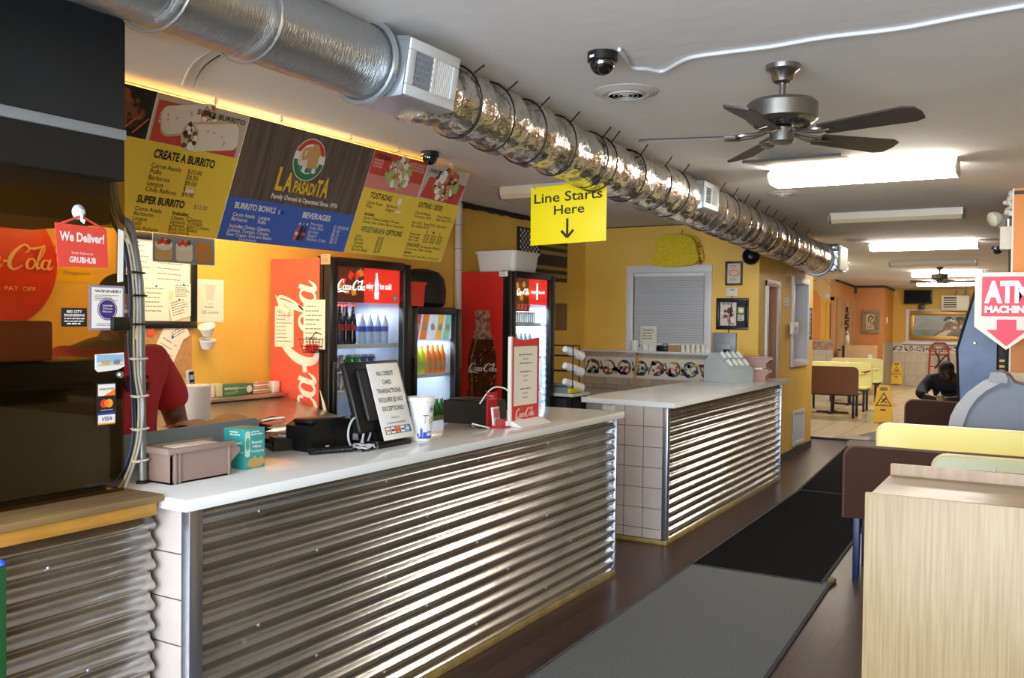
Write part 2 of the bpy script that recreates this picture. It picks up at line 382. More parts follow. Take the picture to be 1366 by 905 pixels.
# low wood partition past the wall end, tiled step
b = B(); b.box((-3.28, 13.3, 0), (-2.93, 13.36, 1.12), mat('partition_wood', '#C09A63', .45, var=.08, scale=4, stretch=(6, 6, .6)), .006)
tag(b.build('low_partition'), 'low light wood partition panel at the end of the yellow wall', 'partition')
b = B(); b.box((-4, YT-.05, 0), (-1.9, YT, .03), DARKTRIM_SHADE); struct(b.build('trim_4'))
b = B(); b.prism([(0, 0), (.5, .03), (.48, .42), (.2, .45), (.02, .3)], .012, .03, mat('chipped_tile', '#9B8E72', .7, var=.2, scale=20), T(-2.62, YT-.02, 0)); tag(b.build('loose_floor_tile'), 'chipped grey-beige tile at the step into the tiled floor', 'tile')
# ---- far dining room
XB, YC, YM, XDD = -4.34, 24.9, 22.4, -3.615
b = B(); b.box((-9, YM, 0), (XB-.02, YM+.1, CEIL), CREAMW)
M = fy(YM)
zM = lambda x, y: U(x, y, 'Y', YM)
b.box((-9, YM-.015, 0), (XB-.02, YM, zM(1100, 463).z), TILEE)
b.rect(-9, zM(1100, 467).z, XB-.02, zM(1100, 456).z, .017, mat('border_salmon', '#B98A72', .6, var=.25, scale=14), M)
b.rect(-9, zM(1100, 456).z, XB-.02, zM(1100, 454).z, .02, BUFF, M)
OR2 = mat('mural_orange', '#F0913A', .6); YE2 = mat('mural_yellow', '#F2B62C', .6); CR2 = mat('mural_line', '#B98F50', .6)
x0 = zM(1081, 400).x; x1 = zM(1095, 400).x; z0 = zM(1090, 454).z; zt = zM(1090, 398).z
b.flat([(x0-.6, z0), (x1, z0), (x1, zt), (x1-.1, zt+.17), (x0, zt+.24), (x0-.6, zt+.24)], .002, OR2, M)
x2, x3 = zM(1096, 400).x, zM(1112, 400).x
b.rect(x2, z0, x3, zt-.05, .003, YE2, M); b.rect(x2-.03, zt-.05, x3+.02, zt+.03, .004, CREAMW, M)
for u in (.3, .62): b.rect(x2+(x3-x2)*u, z0+.05, x2+(x3-x2)*u+.05, zt-.1, .004, mat('mural_shade', '#E2A23C', .6), M)
for P in (((x0-.3, zt+.5), (x0+.1, zt+.42), (x1, zt+.55)), ((x1, zt+.55), (x1+.12, zt+.4), (x2+.2, zt+.3)), ((x1-.05, zt+.75), (x1, zt+.55))): b.rib(P, .02, .003, CR2, M)
b.disc(zM(1104, 395).x, zM(1104, 395).z, .045, .006, WHITE, M=M)
struct(b.build('wall_mural'))
b = B(); b.box((XB-.1, YM-.004, 0), (XB, YC-.004, CEIL), ORANGE); struct(b.build('wall_orange_side'))
b = B(); b.box((XB-.1, YC, 0), (XDD, YC+.1, CEIL), mat('wall_terracotta', '#C07F49', .55, var=.03, scale=2)); struct(b.build('wall_orange_back'))
b = B(); b.box((XDD-.1, YC+.1, 0), (XDD, YE, CEIL), mat('wall_ochre', '#CF8F3C', .55)); b.box((XDD, YC, 0), (XDD+.012, YE, U(1185, 458, 'Y', 25.7).z), TILEE); struct(b.build('wall_ochre_side'))
b = B(); b.box((XDD-.1, YE, 0), (2.6, YE+.1, CEIL), mat('wall_far_yellow', '#CFA43C', .55, var=.03, scale=2))
zE = lambda x, y: U(x, y, 'Y', YE)
b.box((XDD, YE-.015, 0), (2.5, YE, zE(1240, 457).z), TILEE); struct(b.build('wall_far'))
b = B(); border(b, XDD+.02, 1.2, zE(1240, 471).z, zE(1240, 461).z-zE(1240, 471).z, fy(YE-.015), .27); struct(b.build('trim_5'))
b = B()
b.tube([(XB+.02, YM+.02, zc(YM)-.03), (XB+.02, YC-.02, zc(YC)-.03), (XDD+.02, YC-.02, zc(YC)-.03), (XDD+.02, YE-.02, zc(YE)-.03)], .025, DARKTRIM_SHADE, 6)
b.cyl((XB+.03, YC-.03, zc(YC)-.02), (XB+.03, YC-.03, zc(YC)-.2), .035, DARKTRIM_SHADE); struct(b.build('trim_6'))
# dark uneven line along the left wall top
b = B(); P = [(XL+.015, y, CEIL-.02-.01*random.random()) for y in [6.9+.1*i for i in range(30)]]; b.tube(P, [.02+.012*random.random() for _ in P], mat('edge_line_black', '#1C1B1F', .8), 6); struct(b.build('trim_7'))
# orange pillar on the right
PX = U(1352, 300, 'Y', 8.4).x
b = B(); b.box((PX, 8.4, 0), (.9, 8.95, CEIL), mat('pillar_orange', '#D9893F', .55, var=.03, scale=2)); b.box((PX-.012, 8.41, 0), (PX, 8.95, CEIL), TRIMW)
b.box((PX-.02, 8.37, 1.19), (.9, 8.4, 1.27), mat('chair_rail', '#D9C7A8', .5), .006); b.rect(PX, CEIL-.05, .9, CEIL-.02, .006, DARKTRIM_SHADE, fy(8.4)); struct(b.build('wall_pillar'))

# ================================================================== counters
ZINC = mat('corrugated_zinc', '#C2C0BC', .21, .93, hx2='#A8A5A1', scale=7, bump=.03, bscale=60, stretch=(1, .35, 1))
TRIMM = mat('trim_metal', '#9A9CA6', .3, .85); BRASS = mat('base_brass', '#A08A4E', .5, .3, var=.2, scale=12); SLABM = mat('quartz_white', '#E6E8E8', .18, coat=.3)
ENDT = mat('end_tile', '#BFB3AC', .4, var=.05, scale=6); GROUT = mat('grout', '#5E5049', .8)
def corrugated(b, xf, y0, y1, z0, z1, m):
    """zinc sheet with horizontal corrugations; xf is the crest plane"""
    per, amp = .0676, .0135; n = int((z1-z0)/per*14); v = []; f = []; ny = 6
    for i in range(n+1):
        z = z0+(z1-z0)*i/n
        for j in range(ny+1):
            y = y0+(y1-y0)*j/ny
            v.append((xf-amp+amp*math.sin(2*PI*z/per)+.0025*math.sin(3*y+z*9), y, z))
    for i in range(n):
        for j in range(ny):
            a = i*(ny+1)+j; f.append((a, a+1, a+ny+2, a+ny+1))
    b.add(v, f, m)
    e = len(v)
    for j in (0, ny):                                     # closed ends
        ring = [v[i*(ny+1)+j] for i in range(n+1)]+[(xf-.03, v[j][1], z1), (xf-.03, v[j][1], z0)]
        b.add(ring, [tuple(range(len(ring))) if j == 0 else tuple(reversed(range(len(ring))))], m)
def tiled_end(b, x0, x1, z0, z1, y, m, size):
    b.box((x0, y, z0), (x1, y+.03, z1), GROUT)
    x = x1; g = .004
    while x > x0+.01:
        a = max(x0, x-size); z = z1
        while z > z0+.005:
            c = max(z0, z-size); b.box((a+g/2, y-.004, c+g/2), (x-g/2, y, z-g/2), m, .002, seg=1); z -= size
        x -= size
def screws(parent, pts):
    for p in pts:
        b = B(fr(p, (0, 1, 0), (0, 0, 1))); b.lathe([(.007, 0), (.007, .003), (.004, .006), (.0, .006)], STEEL, seg=8); b.build('screw', parent)
def counter(name, label, xf, y0, y1, depth, top, seed):
    random.seed(seed); t = thing(name, label, 'counter', (xf-depth/2, (y0+y1)/2, 0))
    b = B(); b.box((xf-depth, y0+.03, .0), (xf-.03, y1, top), mat('counter_core', '#3B3937', .7)); b.build('carcass', t)
    b = B(); corrugated(b, xf, y0+.05, y1-.012, .035, top, ZINC); b.build('corrugated_panel', t, 60)
    b = B(); tiled_end(b, xf-depth, xf-.035, .035, top, y0, ENDT, .152); b.build('tiled_end', t)
    b = B(); b.box((xf-.037, y0-.006, .03), (xf+.004, y0+.05, top), TRIMM, .003); b.build('corner_trim', t)
    b = B(); b.box((xf-.03, y1-.012, .03), (xf+.004, y1+.004, top), TRIMM, .002); b.build('edge_trim', t)
    b = B(); b.box((xf-.03, y0-.01, 0), (xf+.006, y1, .032), BRASS, .003); b.box((xf-depth, y0-.01, 0), (xf-.03, y0+.03, .032), BRASS, .003); b.build('base_strip', t)
    per = .0676; pts = []
    for zk in (14, 11, 8, 5, 2):
        for i in range(int((y1-y0)/.72)):
            pts.append((xf, y0+.3+.72*i+(zk % 2)*.3, per*(zk+.25)))
    screws(t, [p for p in pts if p[1] < y1-.1]); return t
counter('service_counter', 'long front counter clad in horizontal corrugated zinc with a white top', -2.395, 2.03, 5.44, .62, 1.02, 3)
b = B(); b.box((-3.05, 1.99, 1.02), (-2.365, 5.50, 1.06), SLABM, .004); tag(b.build('countertop'), 'glossy white countertop with card sign and cup, on the long near counter', 'countertop')
counter('pickup_counter', 'shorter corrugated zinc counter with a tan tiled end, beyond the gap', -2.395, 6.36, 9.68, .42, 1.02, 4)
b = B(); b.prism([(-3.12, 6.78), (-3.1, 6.36), (-2.325, 6.30), (-2.34, 9.80), (-3.02, 9.80)], 1.02, 1.058, SLABM); tag(b.build('countertop'), 'pale cream countertop carrying the cutlery dispenser by the door', 'countertop')
b = B(); b.tube([(-2.84, 6.40, 1.012), (-2.84, 6.40, .95), (-2.84, 6.5, .93), (-2.84, 6.5, .6)], .022, WHITE, 10); b.tube([(-2.93, 6.42, .985), (-2.84, 6.40, .975)], .03, WHITE, 10); tag(b.build('drain_pipe'), 'white plastic elbow pipe under the end of the cream countertop', 'pipe')
# near left counter under the tinted glass
t = thing('side_counter', 'corrugated zinc counter with a raw timber ledge at lower left', 'counter', (-2.75, 1.2, 0))
b = B(); b.box((-2.70, .3, 0), (-2.55, 1.985, 1.0), mat('counter_core', '#3B3937')); b.build('carcass', t)
b = B(); corrugated(b, -2.52, .3, 1.995, .02, .995, ZINC); b.build('corrugated_panel', t, 60)
TIMB = mat('raw_timber', '#96794A', .65, hx2='#786444', scale=5, stretch=(8, .8, 8))
b = B(); b.box((-2.66, .3, 1.005), (-2.475, 1.965, 1.048), mat('timber_face', '#BE8A38', .6, var=.12, scale=9, stretch=(6, .8, 6)), .004); b.box((-2.68, .3, 1.048), (-2.465, 1.985, 1.072), TIMB, .004); b.build('timber_ledge', t)
screws(t, [(-2.52, 1.62, .965*.0676/.0676-.06), (-2.52, 1.75, .56)])
# ================================================================== dark screen at left
SOFF = mat('soffit_black', '#14181C', .55, var=.15, scale=3); XG = -2.62
b = B(); b.box((XG-.5, -.4, 2.255), (XG, 1.95, CEIL), SOFF); b.box((XG-.5, -.4, 1.95), (XG-.06, 1.94, 2.255), mat('hood_brown', '#3A2A18', .6)); b.box((XG-.12, -.4, 2.09), (XG-.005, 1.952, 2.225), mat('soffit_low', '#0D0E0F', .5)); struct(b.build('wall_soffit'))
b = B(); b.box((XG-.02, -.4, 2.222), (XG+.006, 1.953, 2.256), mat('strip_grey', '#8A9096', .4), .003); struct(b.build('trim_8'))
t = thing('tinted_screen', 'tall smoky tinted glass screen covered in stickers at far left', 'glass screen', (XG, 1.0, 1.073))
b = B(); b.box((XG-.008, -.4, 1.073), (XG, 1.95, 2.092), glass('smoked_glass', (.68, .58, .40), .04, .03)); b.build('glass_pane', t)
b = B(fx(XG)); b.box((1.895, 1.60, 0), (1.96, 1.645, .02), BLACK, .004); b.build('clamp', t)
b = B(fr((XG, U(159, 500, 'X', XG).y, U(159, 500, 'X', XG).z), (0, 1, 0), (0, 0, 1))); b.lathe([(.011, 0), (.011, .008), (.006, .014), (0, .014)], STEEL, seg=12); b.build('bolt', t)
def P_(x, y): q = U(x, y, 'X', XG+.002); return q.y, q.z
def sticker(name, label, cat, x0, y0, x1, y1, art, group=None):
    """a sticker on the glass; art(b, w, h) draws in a frame with origin low-left"""
    (a, d), (c, e) = P_(x0, (y0+y1)/2), P_(x1, (y0+y1)/2); z1 = P_((x0+x1)/2, y0)[1]; z0 = P_((x0+x1)/2, y1)[1]
    b = B(fx(XG+.0005, a, z0)); art(b, c-a, z1-z0); return tag(b.build(name), label, cat, group)
PURP = mat('purple_ink', '#3B2A6E', .5); MAUVE = mat('mauve_border', '#8A7F93', .5); SKYB = mat('photo_sky', '#8FB8DA', .5); TAN = mat('photo_tan', '#B9A47E', .5)
def winner(b, w, h):
    b.box((0, 0, 0), (w, h, .002), MAUVE); b.rect(w*.06, h*.05, w*.94, h*.95, .0025, SIGNW); b.fit('WINNER!', w*.14, w*.88, h*.84, h*.06, .003, INK, bold=.02)
    b.lines(w*.14, h*.77, w*.88, 4, h*.035, h*.015, .003, GINK); b.disc(w*.5, h*.47, w*.28, .003, PURP, n=28); b.disc(w*.5, h*.47, w*.255, .0031, SIGNW, n=28); b.disc(w*.5, h*.47, w*.24, .0032, PURP, n=28)
    for i, s in enumerate(('2008', 'Whatz', 'Flavor')): b.fit(s, w*.36, w*.64, h*(.53-.065*i), h*.04, .0035, SIGNW, bold=.01)
    b.lines(w*.2, h*.14, w*.8, 2, h*.035, h*.015, .003, GINK)
sticker('award_sticker', 'white WINNER award sticker with a purple round seal on tinted glass', 'sticker', 119, 381, 166, 441, winner)
def bigcity(b, w, h):
    b.box((0, 0, 0), (w, h, .002), INK)
    b.fit('BIG CITY', w*.2, w*.8, h*.74, h*.14, .0025, SIGNW, bold=.03); b.fit('ENGINEERING', w*.1, w*.9, h*.55, h*.13, .0025, SIGNW, bold=.03); b.lines(w*.1, h*.4, w*.92, 2, h*.14, h*.06, .0025, SIGNW, jag=.1); b.lines(w*.2, h*.12, w*.8, 1, h*.14, h*.08, .0025, SIGNW, jag=.1)
sticker('engineering_sticker', 'small black sticker with white lettering left of the award sticker', 'sticker', 82, 411, 116, 436, bigcity)
def photo(b, w, h):
    b.prism([(0, h*.15), (w*.1, 0), (w*.75, .08*h), (w, h*.25), (w*.97, h), (0, h*.93)], 0, .002, SIGNW)
    b.rect(w*.04, h*.5, w*.95, h*.9, .0025, SKYB); b.blob(w*.35, h*.5, w*.2, .003, TAN, ry=h*.14); b.blob(w*.72, h*.5, w*.14, .003, mat('photo_grey', '#6E8494', .5), ry=h*.16)
    b.rect(w*.08, h*.32, w*.95, h*.42, .0028, mat('photo_sand', '#CBBFA6', .6))
sticker('photo_sticker', 'torn photo sticker of parked cars on the tinted glass', 'sticker', 127, 471, 166, 496, photo)
def cards(b, w, h):
    b.box((0, 0, 0), (w, h, .0015), INK); g = w*.06
    h3 = h/3; o = mat('card_orange', '#F07A1E', .4); r_ = mat('card_red', '#E0372A', .4); y_ = mat('card_amber', '#F0A030', .4); bl = mat('card_blue', '#1E3C96', .4)
    b.rect(g, 2*h3+g, w-g, h-g, .002, SIGNW); b.flat([(w*.35, 2*h3+g), (w-g, 2*h3+g), (w-g, 2*h3+h3*.55)], .0022, o); b.fit('DISCOVER', w*.14, w*.88, 2*h3+h3*.5, h3*.14, .0026, INK, bold=.01)
    b.disc(w*.37, h3*1.56, h3*.30, .002, r_); b.disc(w*.63, h3*1.56, h3*.30, .0021, y_); b.disc(w*.5, h3*1.56, h3*.2, .0023, o, ry=h3*.24); b.fit('mastercard', w*.2, w*.8, h3*1.06, h3*.1, .0024, SIGNW)
    b.rect(g, g, w-g, h3-g*.6, .002, SIGNW); b.rect(g, h3*.76, w-g, h3-g*.6, .0022, bl); b.rect(g, g, w-g, h3*.2, .0022, y_); b.fit('VISA', w*.22, w*.78, h3*.34, h3*.28, .0024, bl, bold=.02, shear=.2)
sticker('card_sticker', 'strip of payment card stickers reading DISCOVER, mastercard and VISA', 'sticker', 129, 511, 155, 568, cards)
def tape(b, w, h): b.prism([(w*.1, h), (w*.9, h*.97), (w*.8, h*.02), (0, 0)], 0, .0015, SIGNW)
sticker('tape_strip', 'vertical strip of white tape on the glass right of the red sign', 'tape', 157, 306, 166, 377, tape)
# We Deliver sign hung on a suction hook
t = thing('delivery_sign', 'red We Deliver sign hanging from a suction hook on tinted glass', 'sign', (XG+.02, P_(106, 330)[0], P_(106, 357)[1]))
(y0, z0), (y1, z1) = P_(72, 357), P_(143, 304); w, h = y1-y0, z1-z0
RS = mat('deliver_red', '#DB4A3E', .45)
b = B(fx(XG+.004, y0, z0) @ Matrix.Shear('XZ', 4, (0, 0)))
b.prism([(.06*w, .03*h), (w, .06*h), (.97*w, .97*h), (0, h)], 0, .003, RS)
b.build('board', t)
b = B(fx(XG+.0072, y0, z0)); b.fit('We Deliver!', w*.08, w*.92, h*.62, h*.2, .0005, SIGNW, bold=.035); b.fit('Order from us on', w*.3, w*.7, h*.33, h*.055, .0005, SIGNW); b.fit('GRUBHUB', w*.26, w*.76, h*.14, h*.13, .0005, SIGNW, bold=.03); b.build('lettering', t, 0)
b = B(fx(XG+.006, y0, z0)); hk = (w*.46, h*1.2)
b.tube([(w*.04, h*.95, 0), (hk[0], hk[1], .004), (w*.95, h*.93, 0)], .004, RS, 6, flat=.5); b.build('strap', t)
b = B(fx(XG, y0+hk[0], z0+hk[1]+.012)); b.lathe([(.024, 0), (.02, .004), (.012, .012), (.008, .02), (0, .021)], mat('clear_plastic', '#C9CDD0', .15), seg=16); b.tube([(0, -.004, .015), (0, -.03, .016), (0, -.034, .024), (0, -.024, .028)], .004, SIGNW, 6); b.build('suction_hook', t)
# ------------------------------------------------------------------ flowing cola script, drawn with brush strokes
def cola(b, x0, y0, width, z, m, M=I4, fat=1., tail=True, sl=.22):
    k = width/10.2; zz = [z]
    def st(pts, ws, closed=False):
        b.rib([(x0+(x+sl*y)*k, y0+y*k) for x, y in pts], [q*k*fat for q in ws] if isinstance(ws, (list, tuple)) else ws*k*fat, zz[0], m, M, 5, closed); zz[0] += .00012
    def big(o):
        st([(o+1.62, 1.55), (o+1.95, 1.75), (o+1.85, 2.2), (o+1.35, 2.3), (o+.7, 1.75), (o+.3, .95), (o+.42, .15), (o+1.0, -.1), (o+1.7, .35)], [.06, .14, .1, .16, .34, .44, .36, .2, .07])
    def oo(c): st([(c+.42*math.cos(a), .5+.5*math.sin(a)) for a in [q*PI/4 for q in range(8)]], [.2, .15, .1, .2, .28, .24, .14, .18], True)
    def aa(c):
        st([(c+.36*math.cos(a), .48+.46*math.sin(a)) for a in [q*PI/4 for q in range(8)]], [.12, .13, .1, .2, .28, .2, .12, .12], True)
        st([(c+.44, 1.02), (c+.36, .4), (c+.44, .05), (c+.68, .12), (c+.85, .42)], [.2, .26, .22, .14, .05])
    big(0); oo(2.45); st([(2.85, .75), (3.05, .72)], .1)
    st([(3.62, .72), (3.6, .95), (3.3, 1.0), (3.0, .5), (3.15, .03), (3.5, .02), (3.8, .4)], [.12, .16, .13, .26, .24, .15, .06])
    aa(4.2); st([(5.02, .62), (5.4, .66)], .22)
    big(5.35); st([(6.9, 2.28), (7.5, 2.0), (8.2, 2.1), (8.9, 2.5)], [.06, .2, .22, .03])
    oo(7.8); st([(8.3, .5), (8.75, 1.3), (8.9, 2.1), (8.72, 2.3), (8.55, 1.7), (8.45, .5), (8.6, .03), (8.95, .3)], [.06, .1, .14, .1, .24, .26, .2, .06]); aa(9.3)
    if tail: st([(.45, .1), (.15, -.3), (.45, -.62), (1.2, -.5), (2.1, -.38), (3.1, -.62), (4.3, -.3)], [.08, .14, .24, .34, .3, .2, .02])
# things on the wall and floor behind the glass
DISC = U(0, 352, 'X', XL+.01)
t = thing('cola_disc', 'round red cola sign on the yellow wall seen through tinted glass', 'sign', (XL+.01, DISC.y-.02, DISC.z-.3))
b = B(fx(XL+.003, DISC.y-.02, DISC.z)); R0 = .34
b.lathe([(R0, 0), (R0, .01), (R0*.9, .03), (0, .045)], RED, seg=40); b.build('disc', t)

b = B(fx(XL+.05, DISC.y-.02, DISC.z)); CC = mat('disc_lettering', '#F2C98B', .5)
cola(b, -.27, -.02, .56, 0, CC); b.fit('TRADE MARK', -.1, .12, .19, .02, 0, CC); b.fit('REG. U.S. PAT. OFF.', -.16, .2, -.14, .022, 0, CC); b.build('lettering', t, 0)
def wallsheet(name, label, cat, x0, y0, x1, y1, m, art=None, group=None, ax='X', c=None, th=.003, bev=0):
    """something flat fixed to a wall, spanning photo pixels; art draws in a frame with origin low-left"""
    c = XL if c is None else c; ym = (y0+y1)/2; xm = (x0+x1)/2; d = th if ax == 'X' else -th
    p, q = U(x0, ym, ax, c), U(x1, ym, ax, c); z1, z0 = U(xm, y0, ax, c).z, U(xm, y1, ax, c).z
    M = fx(c, p.y, z0) if ax == 'X' else fy(c, p.x, z0); w_ = (q.y-p.y) if ax == 'X' else (q.x-p.x)
    b = B(M); b.box((0, 0, .0005), (w_, z1-z0, th), m, bev)
    if art: art(b, w_, z1-z0)
    return tag(b.build(name), label, cat, group)
def mgmt(b, w, h):
    for i, s_ in enumerate(('We reserve', 'the right to', 'refuse service.', 'Management')): b.fit(s_, w*(.12 if i < 3 else .35), w*(.9 if i < 3 else .92), h*(.78-.2*i), h*.09, .004, GINK)
wallsheet('notice_sheet', 'yellow printed notice on the wall behind the smoky glass', 'notice', 62, 322, 124, 376, mat('notice_yellow', '#F3C21C', .6), mgmt)
b = B(); b.box((XL, 2.62, 1.42), (XL+.11, 2.86, 1.60), mat('dispenser_white', '#CFC8B4', .4), .03); tag(b.build('towel_dispenser'), 'cream towel dispenser on the wall behind the smoky glass', 'dispenser')
t = thing('added_oven', 'black oven with a dark red front added to darken the smoky glass', 'oven', (-3.0, 1.2, 0))  # added dark bulk, keeps the lower glass black and hides the worker
b = B(); b.box((-3.25, .3, 0), (-2.76, 1.985, 1.07), mat('oven_black', '#0C0B0B', .4), .01); b.box((-3.25, .3, 1.07), (-2.76, 2.05, 1.50), mat('oven_black', '#0C0B0B', .4), .01); b.build('body', t)
b = B(); b.box((-3.22, .3, 1.502), (-2.74, 1.78, 1.63), mat('oven_red', '#8A1A14', .4), .01); b.build('hood', t)
b = B(); b.cyl((-2.72, 1.0, 1.42), (-2.72, 1.9, 1.42), .010, mat('dull_steel', '#4A4846', .4, .8)); b.box((-2.76, 1.02, 1.41), (-2.715, 1.04, 1.43), BLACK); b.box((-2.76, 1.86, 1.41), (-2.715, 1.88, 1.43), BLACK); b.build('handle', t)
# ================================================================== conduit with cables at the end of the counter
CY = 2.113
t = thing('conduit_pipe', 'grey conduit pipe with zip-tied cables rising from the white countertop', 'pipe', (-2.74, CY, 1.06))
ST2 = mat('galvanised', '#90979C', .4, .8)
pth = [(-2.74, CY, 1.062), (-2.748, CY, 1.44), (-2.755, CY, 1.72), (-2.765, CY, 1.80), (-2.79, CY, 1.90), (-2.815, CY, 1.97), (-2.86, CY-.03, 2.09), (-2.86, CY-.05, 2.75)]
b = B(); b.tube(spline(pth, 5), .015, ST2, 12); b.lathe([(.022, 0), (.022, .006), (.013, .012)], BLACK, T(-2.74, CY, 1.061)); b.build('pipe', t)
CBW = mat('cable_grey', '#B9BCC0', .5); CBB = mat('cable_blue', '#2B4FA8', .4); CBK = mat('cable_black', '#17181B', .5)
for nm, m, dx, dy, r in (('cable', CBW, .012, -.020, .0045), ('cable', CBW, .004, -.027, .004), ('cable', CBK, -.016, -.018, .008), ('cable', CBB, -.014, -.032, .003)):
    P = [(-2.70+dx*2, CY+dy-.10, 1.066), (-2.735+dx, CY+dy-.03, 1.13), (-2.738+dx, CY+dy, 1.22), (-2.742+dx*1.6, CY+dy+.008, 1.34), (-2.748+dx, CY+dy, 1.44), (-2.75+dx*1.3, CY+dy-.006, 1.56), (-2.755+dx, CY+dy, 1.72), (-2.79+dx, CY+dy, 1.90), (-2.86+dx, CY-.03+dy, 2.09), (-2.86+dx, CY-.05+dy, 2.73)]
    b = B(); b.tube(spline(P, 5), r, m, 8); b.build(nm, t)
for z, dx in ((1.145, 0), (1.255, 0), (1.37, -.002), (1.50, -.008), (1.62, -.01), (1.72, -.013), (1.80, -.022)):
    b = B(); b.tube([(-2.738+dx+.027*math.cos(a), CY-.012+.03*math.sin(a), z) for a in [q*PI/6 for q in range(12)]], .0035, (WHITE if z < 1.6 else BLACK), 6, True); b.box((-2.73+dx, CY-.05, z-.004), (-2.705+dx, CY-.035, z+.004), WHITE if z < 1.6 else BLACK); b.build('zip_tie', t)
# ================================================================== menu boards hung from the ceiling
UPV = Vector((.249, 0, .632)).normalized(); MB0 = Vector((-3.87, 0, 2.068)); MH = .679
def mfr(y): return fr((MB0.x, y, MB0.z), (0, 1, 0), UPV)
MY = mat('menu_yellow', '#EDCB45', .45); MBL = mat('menu_blue', '#3C60BE', .45); MPH = mat('menu_black', '#161313', .5); BRW = mat('menu_wood', '#4A3F3B', .5, hx2='#6A5B54', scale=3, stretch=(1, 14, .5))
BASK = mat('basket_red', '#C9463A', .5); BASKL = mat('basket_light', '#E0A893', .5); TORT = mat('tortilla', '#E7D9C6', .6); TOR2 = mat('tortilla_shade', '#C9B08F', .6); LETT = mat('lettuce', '#A9B468', .6); MEAT = mat('grilled_meat', '#7A4530', .6); MEA2 = mat('meat_dark', '#40251C', .6); TOMA = mat('tomato', '#CF5A3C', .6); CREM = mat('crema', '#F0EADF', .6); BEAN = mat('beans_dark', '#4A3328', .6)
def dish(b, cx, cy, r, cols, n, z):
    for i in range(n):
        a = random.uniform(0, 6.28); q = r*math.sqrt(random.random()); b.blob(cx+q*math.cos(a), cy+q*.8*math.sin(a), r*random.uniform(.1, .24), z+.00004*i, random.choice(cols), jag=.45, n=8)
def basket(b, x0, y0, x1, y1, z):
    b.rect(x0, y0, x1, y1, z, BASK); 
    for i in range(9):
        for j in range(3):
            u = x1-(.03+.024*i); v = y1-.03-.02*j
            if u > x0+.02: b.rect(u-.008, v-.008, u+.008, v+.006, z+.0003, BASKL)
            u = x0+.03+.024*i
            if i < 4: b.rect(u-.008, v-.03-.008, u+.008, v-.03+.006, z+.0003, BASKL)
def burrito(b, cx, cy, L, W, ang, z):
    M = Matrix.Translation((cx, cy, 0)) @ Matrix.Rotation(ang, 4, 'Z')
    b.flat(rrect(-L*.5, -W*.5, L*.5, W*.5, W*.3), z, TOR2, M); b.flat(rrect(-L*.48, -W*.42, L*.46, W*.5, W*.28), z+.0002, TORT, M)
    for i in range(5): b.blob(random.uniform(-.4, .2)*L, random.uniform(-.3, .3)*W, W*.05, z+.0004, TOR2, M=M)
    b.disc(L*.44, 0, W*.34, z+.0005, TOR2, ry=W*.48, M=M)
    for i in range(26):
        a = random.uniform(0, 6.28); q = math.sqrt(random.random()); b.blob(L*.44+q*W*.28*math.cos(a), q*W*.42*math.sin(a), W*.09, z+.0006+.00002*i, random.choice((LETT, MEAT, MEA2, CREM, TOMA, LETT)), jag=.4, n=7, M=M)
Y0, Y1, Y2, Y3 = 2.42, 3.448, 4.48, 5.555
def board(name, label, ya, yb, art):
    t = thing(name, label, 'menu board', (MB0.x, (ya+yb)/2, MB0.z), 'menu boards above the counter')
    b = B(mfr(ya)); b.box((0, 0, -.008), (yb-ya, MH, 0), SIGNW); b.build('panel', t)
    b = B(mfr(ya)); art(b, yb-ya, MH); b.build('print', t, 0)
    for u in (.22, .78):
        b = B(); top = MB0+UPV*MH; y = ya+(yb-ya)*u; b.tube([(top.x-.004, y, top.z-.012), (top.x-.004, y, CEIL-.004)], .003, STEEL, 6); b.tube([(top.x-.004, y+.012*math.sin(a), CEIL-.018+.014*math.cos(a)) for a in [q*.6 for q in range(9)]], .003, STEEL, 6); b.build('hook', t)
def col(b, x, y, items, size, dy, m, z=.002, bold=0.):
    for i, s_ in enumerate(items): b.text(s_, size, x, y-i*dy, z, m, bold=bold)
